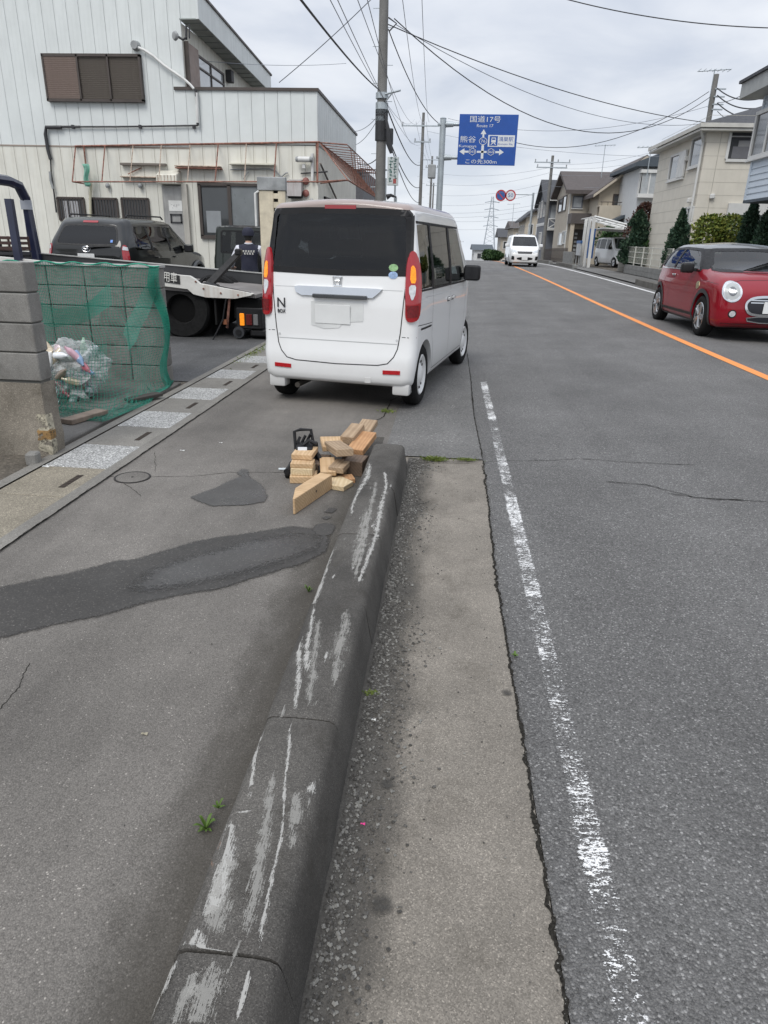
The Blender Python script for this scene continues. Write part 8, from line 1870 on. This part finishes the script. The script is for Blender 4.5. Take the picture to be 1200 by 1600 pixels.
def tuft(name, label, cx, cy, rx_, ry_, n, h, z, seed):
    r = random.Random(seed); m = MB(); c = gr(cx, cy, z)
    for i in range(n):
        x, y_ = r.gauss(0, rx_), r.gauss(0, ry_); d = Vector((r.gauss(0, .5), r.gauss(0, .5), 1)).normalized() * h * r.uniform(.3, 1.1); s_ = Vector((r.gauss(0, 1), r.gauss(0, 1), 0)).normalized() * .0022; b = Vector((x, y_, 0)); k = Vector((d.x * .8, d.y * .8, -h * .15))
        m.add([b - s_, b + s_, b + d * .6 + s_ * .7, b + d + k, b + d * .6 - s_ * .7], [(0, 1, 2, 3, 4)])
    o = m.build(name, MGRS, recalc=False, loc=c); tag(o, label, 'grass', kind='stuff')
tuft('grass', 'grass tuft at the gutter end by the kerb', 680, 719, .035, .012, 420, .04, .012, 1); tuft('grass', 'sparse grass along the gutter end joint', 728, 719, .035, .008, 220, .025, .012, 2); tuft('grass', 'grass in the shoulder crack behind the van', 604, 643, .03, .03, 160, .035, .014, 3); tuft('grass', 'moss and grass along the far drain edge', 405, 548, .05, .5, 500, .04, .02, 4); tuft('moss', 'dry orange moss by the kerb foot', 580, 1083, .010, .008, 120, .012, .008, 5)
# gravel and grit
r = random.Random(11); gv = {k: MB() for k in range(3)}
def stone(m, c, s_):
    vs = []
    for q in ((1, 0, 0), (-1, 0, 0), (0, 1, 0), (0, -1, 0), (0, 0, 1), (0, 0, -.4), (.6, .6, .5), (-.6, .5, .6), (.5, -.7, .5), (-.6, -.5, .4)): vs.append(c + Vector(q) * s_ * r.uniform(.6, 1.15))
    m.add(vs, [(4, 6, 0), (4, 0, 8), (4, 8, 3), (4, 3, 9), (4, 9, 1), (4, 1, 7), (4, 7, 2), (4, 2, 6), (6, 2, 0), (0, 3, 8), (3, 1, 9), (1, 2, 7), (5, 0, 2), (5, 3, 0), (5, 1, 3), (5, 2, 1)])
for i in range(11000):
    y_ = r.uniform(.45, 4.7); dens = .55 + .45 * math.sin(y_ * 2.1 + 1) * math.sin(y_ * 5.3); wd = .04 + .085 * max(0, mnoise.noise(Vector((3, y_ * 1.6, 0))) + .35)
    x_ = -.205 + abs(r.gauss(0, wd))
    if r.random() > dens + .25 and x_ > -.17: continue
    s_ = .0015 + .0060 * r.random() ** 3
    stone(gv[r.randrange(3)], Vector((x_, y_, .008)), s_)
for i in range(500): stone(gv[r.randrange(3)], Vector((r.uniform(-.18, .30), r.uniform(.6, 4.6), .008)), .001 + .0035 * r.random() ** 3)
for i in range(160): stone(gv[r.randrange(3)], Vector((r.uniform(-1.9, -.5), r.uniform(.8, 6), .014)), .001 + .003 * r.random() ** 3)
for i in range(500): stone(gv[r.randrange(3)], Vector((EDGE(1) + r.gauss(-.005, .012), r.uniform(.7, 4.7), .009)), .001 + .003 * r.random() ** 2)
for i in range(110): stone(gv[r.randrange(3)], Vector((-.19 + abs(r.gauss(0, .07)), r.uniform(.7, 3), .010)), r.uniform(.005, .008))
for k, c in enumerate(((.06, .057, .052), (.105, .10, .092), (.20, .195, .18))):
    o = gv[k].build('gravel', M('grit_%d' % k, c, .9, var=.3, sc=60), recalc=True); tag(o, ('dark', 'grey', 'pale')[k] + ' grit and gravel strewn along the kerb foot', 'gravel', kind='stuff')
for lb, px, py, s_, c in (('tiny pink petal on the grit by the kerb', 567, 1288, .006, (.65, .05, .25)), ('flat white chip on the grit', 584, 1125, .007, (.6, .6, .58)), ('pale leaf scrap on the pavement', 226, 1147, .010, (.3, .27, .2)), ('white scrap near the far pavement drain', 285, 704, .016, (.6, .6, .58)), ('second white scrap on the far pavement', 345, 692, .012, (.6, .6, .58)), ('white paper scrap by the loose block', 72, 729, .022, (.62, .63, .62))):
    m = MB(); m.grid(lambda u, v: ((u - .5) * s_ * 2, (v - .5) * s_, .002 + .002 * math.sin(u * 5 + v * 3)), 3, 3); o = m.build('litter_scrap', M('scrap_' + lb[:14], c, .7), loc=gr(px, py, .014)); tag(o, lb, 'litter'); o.modifiers.new('t', 'SOLIDIFY').thickness = .0008
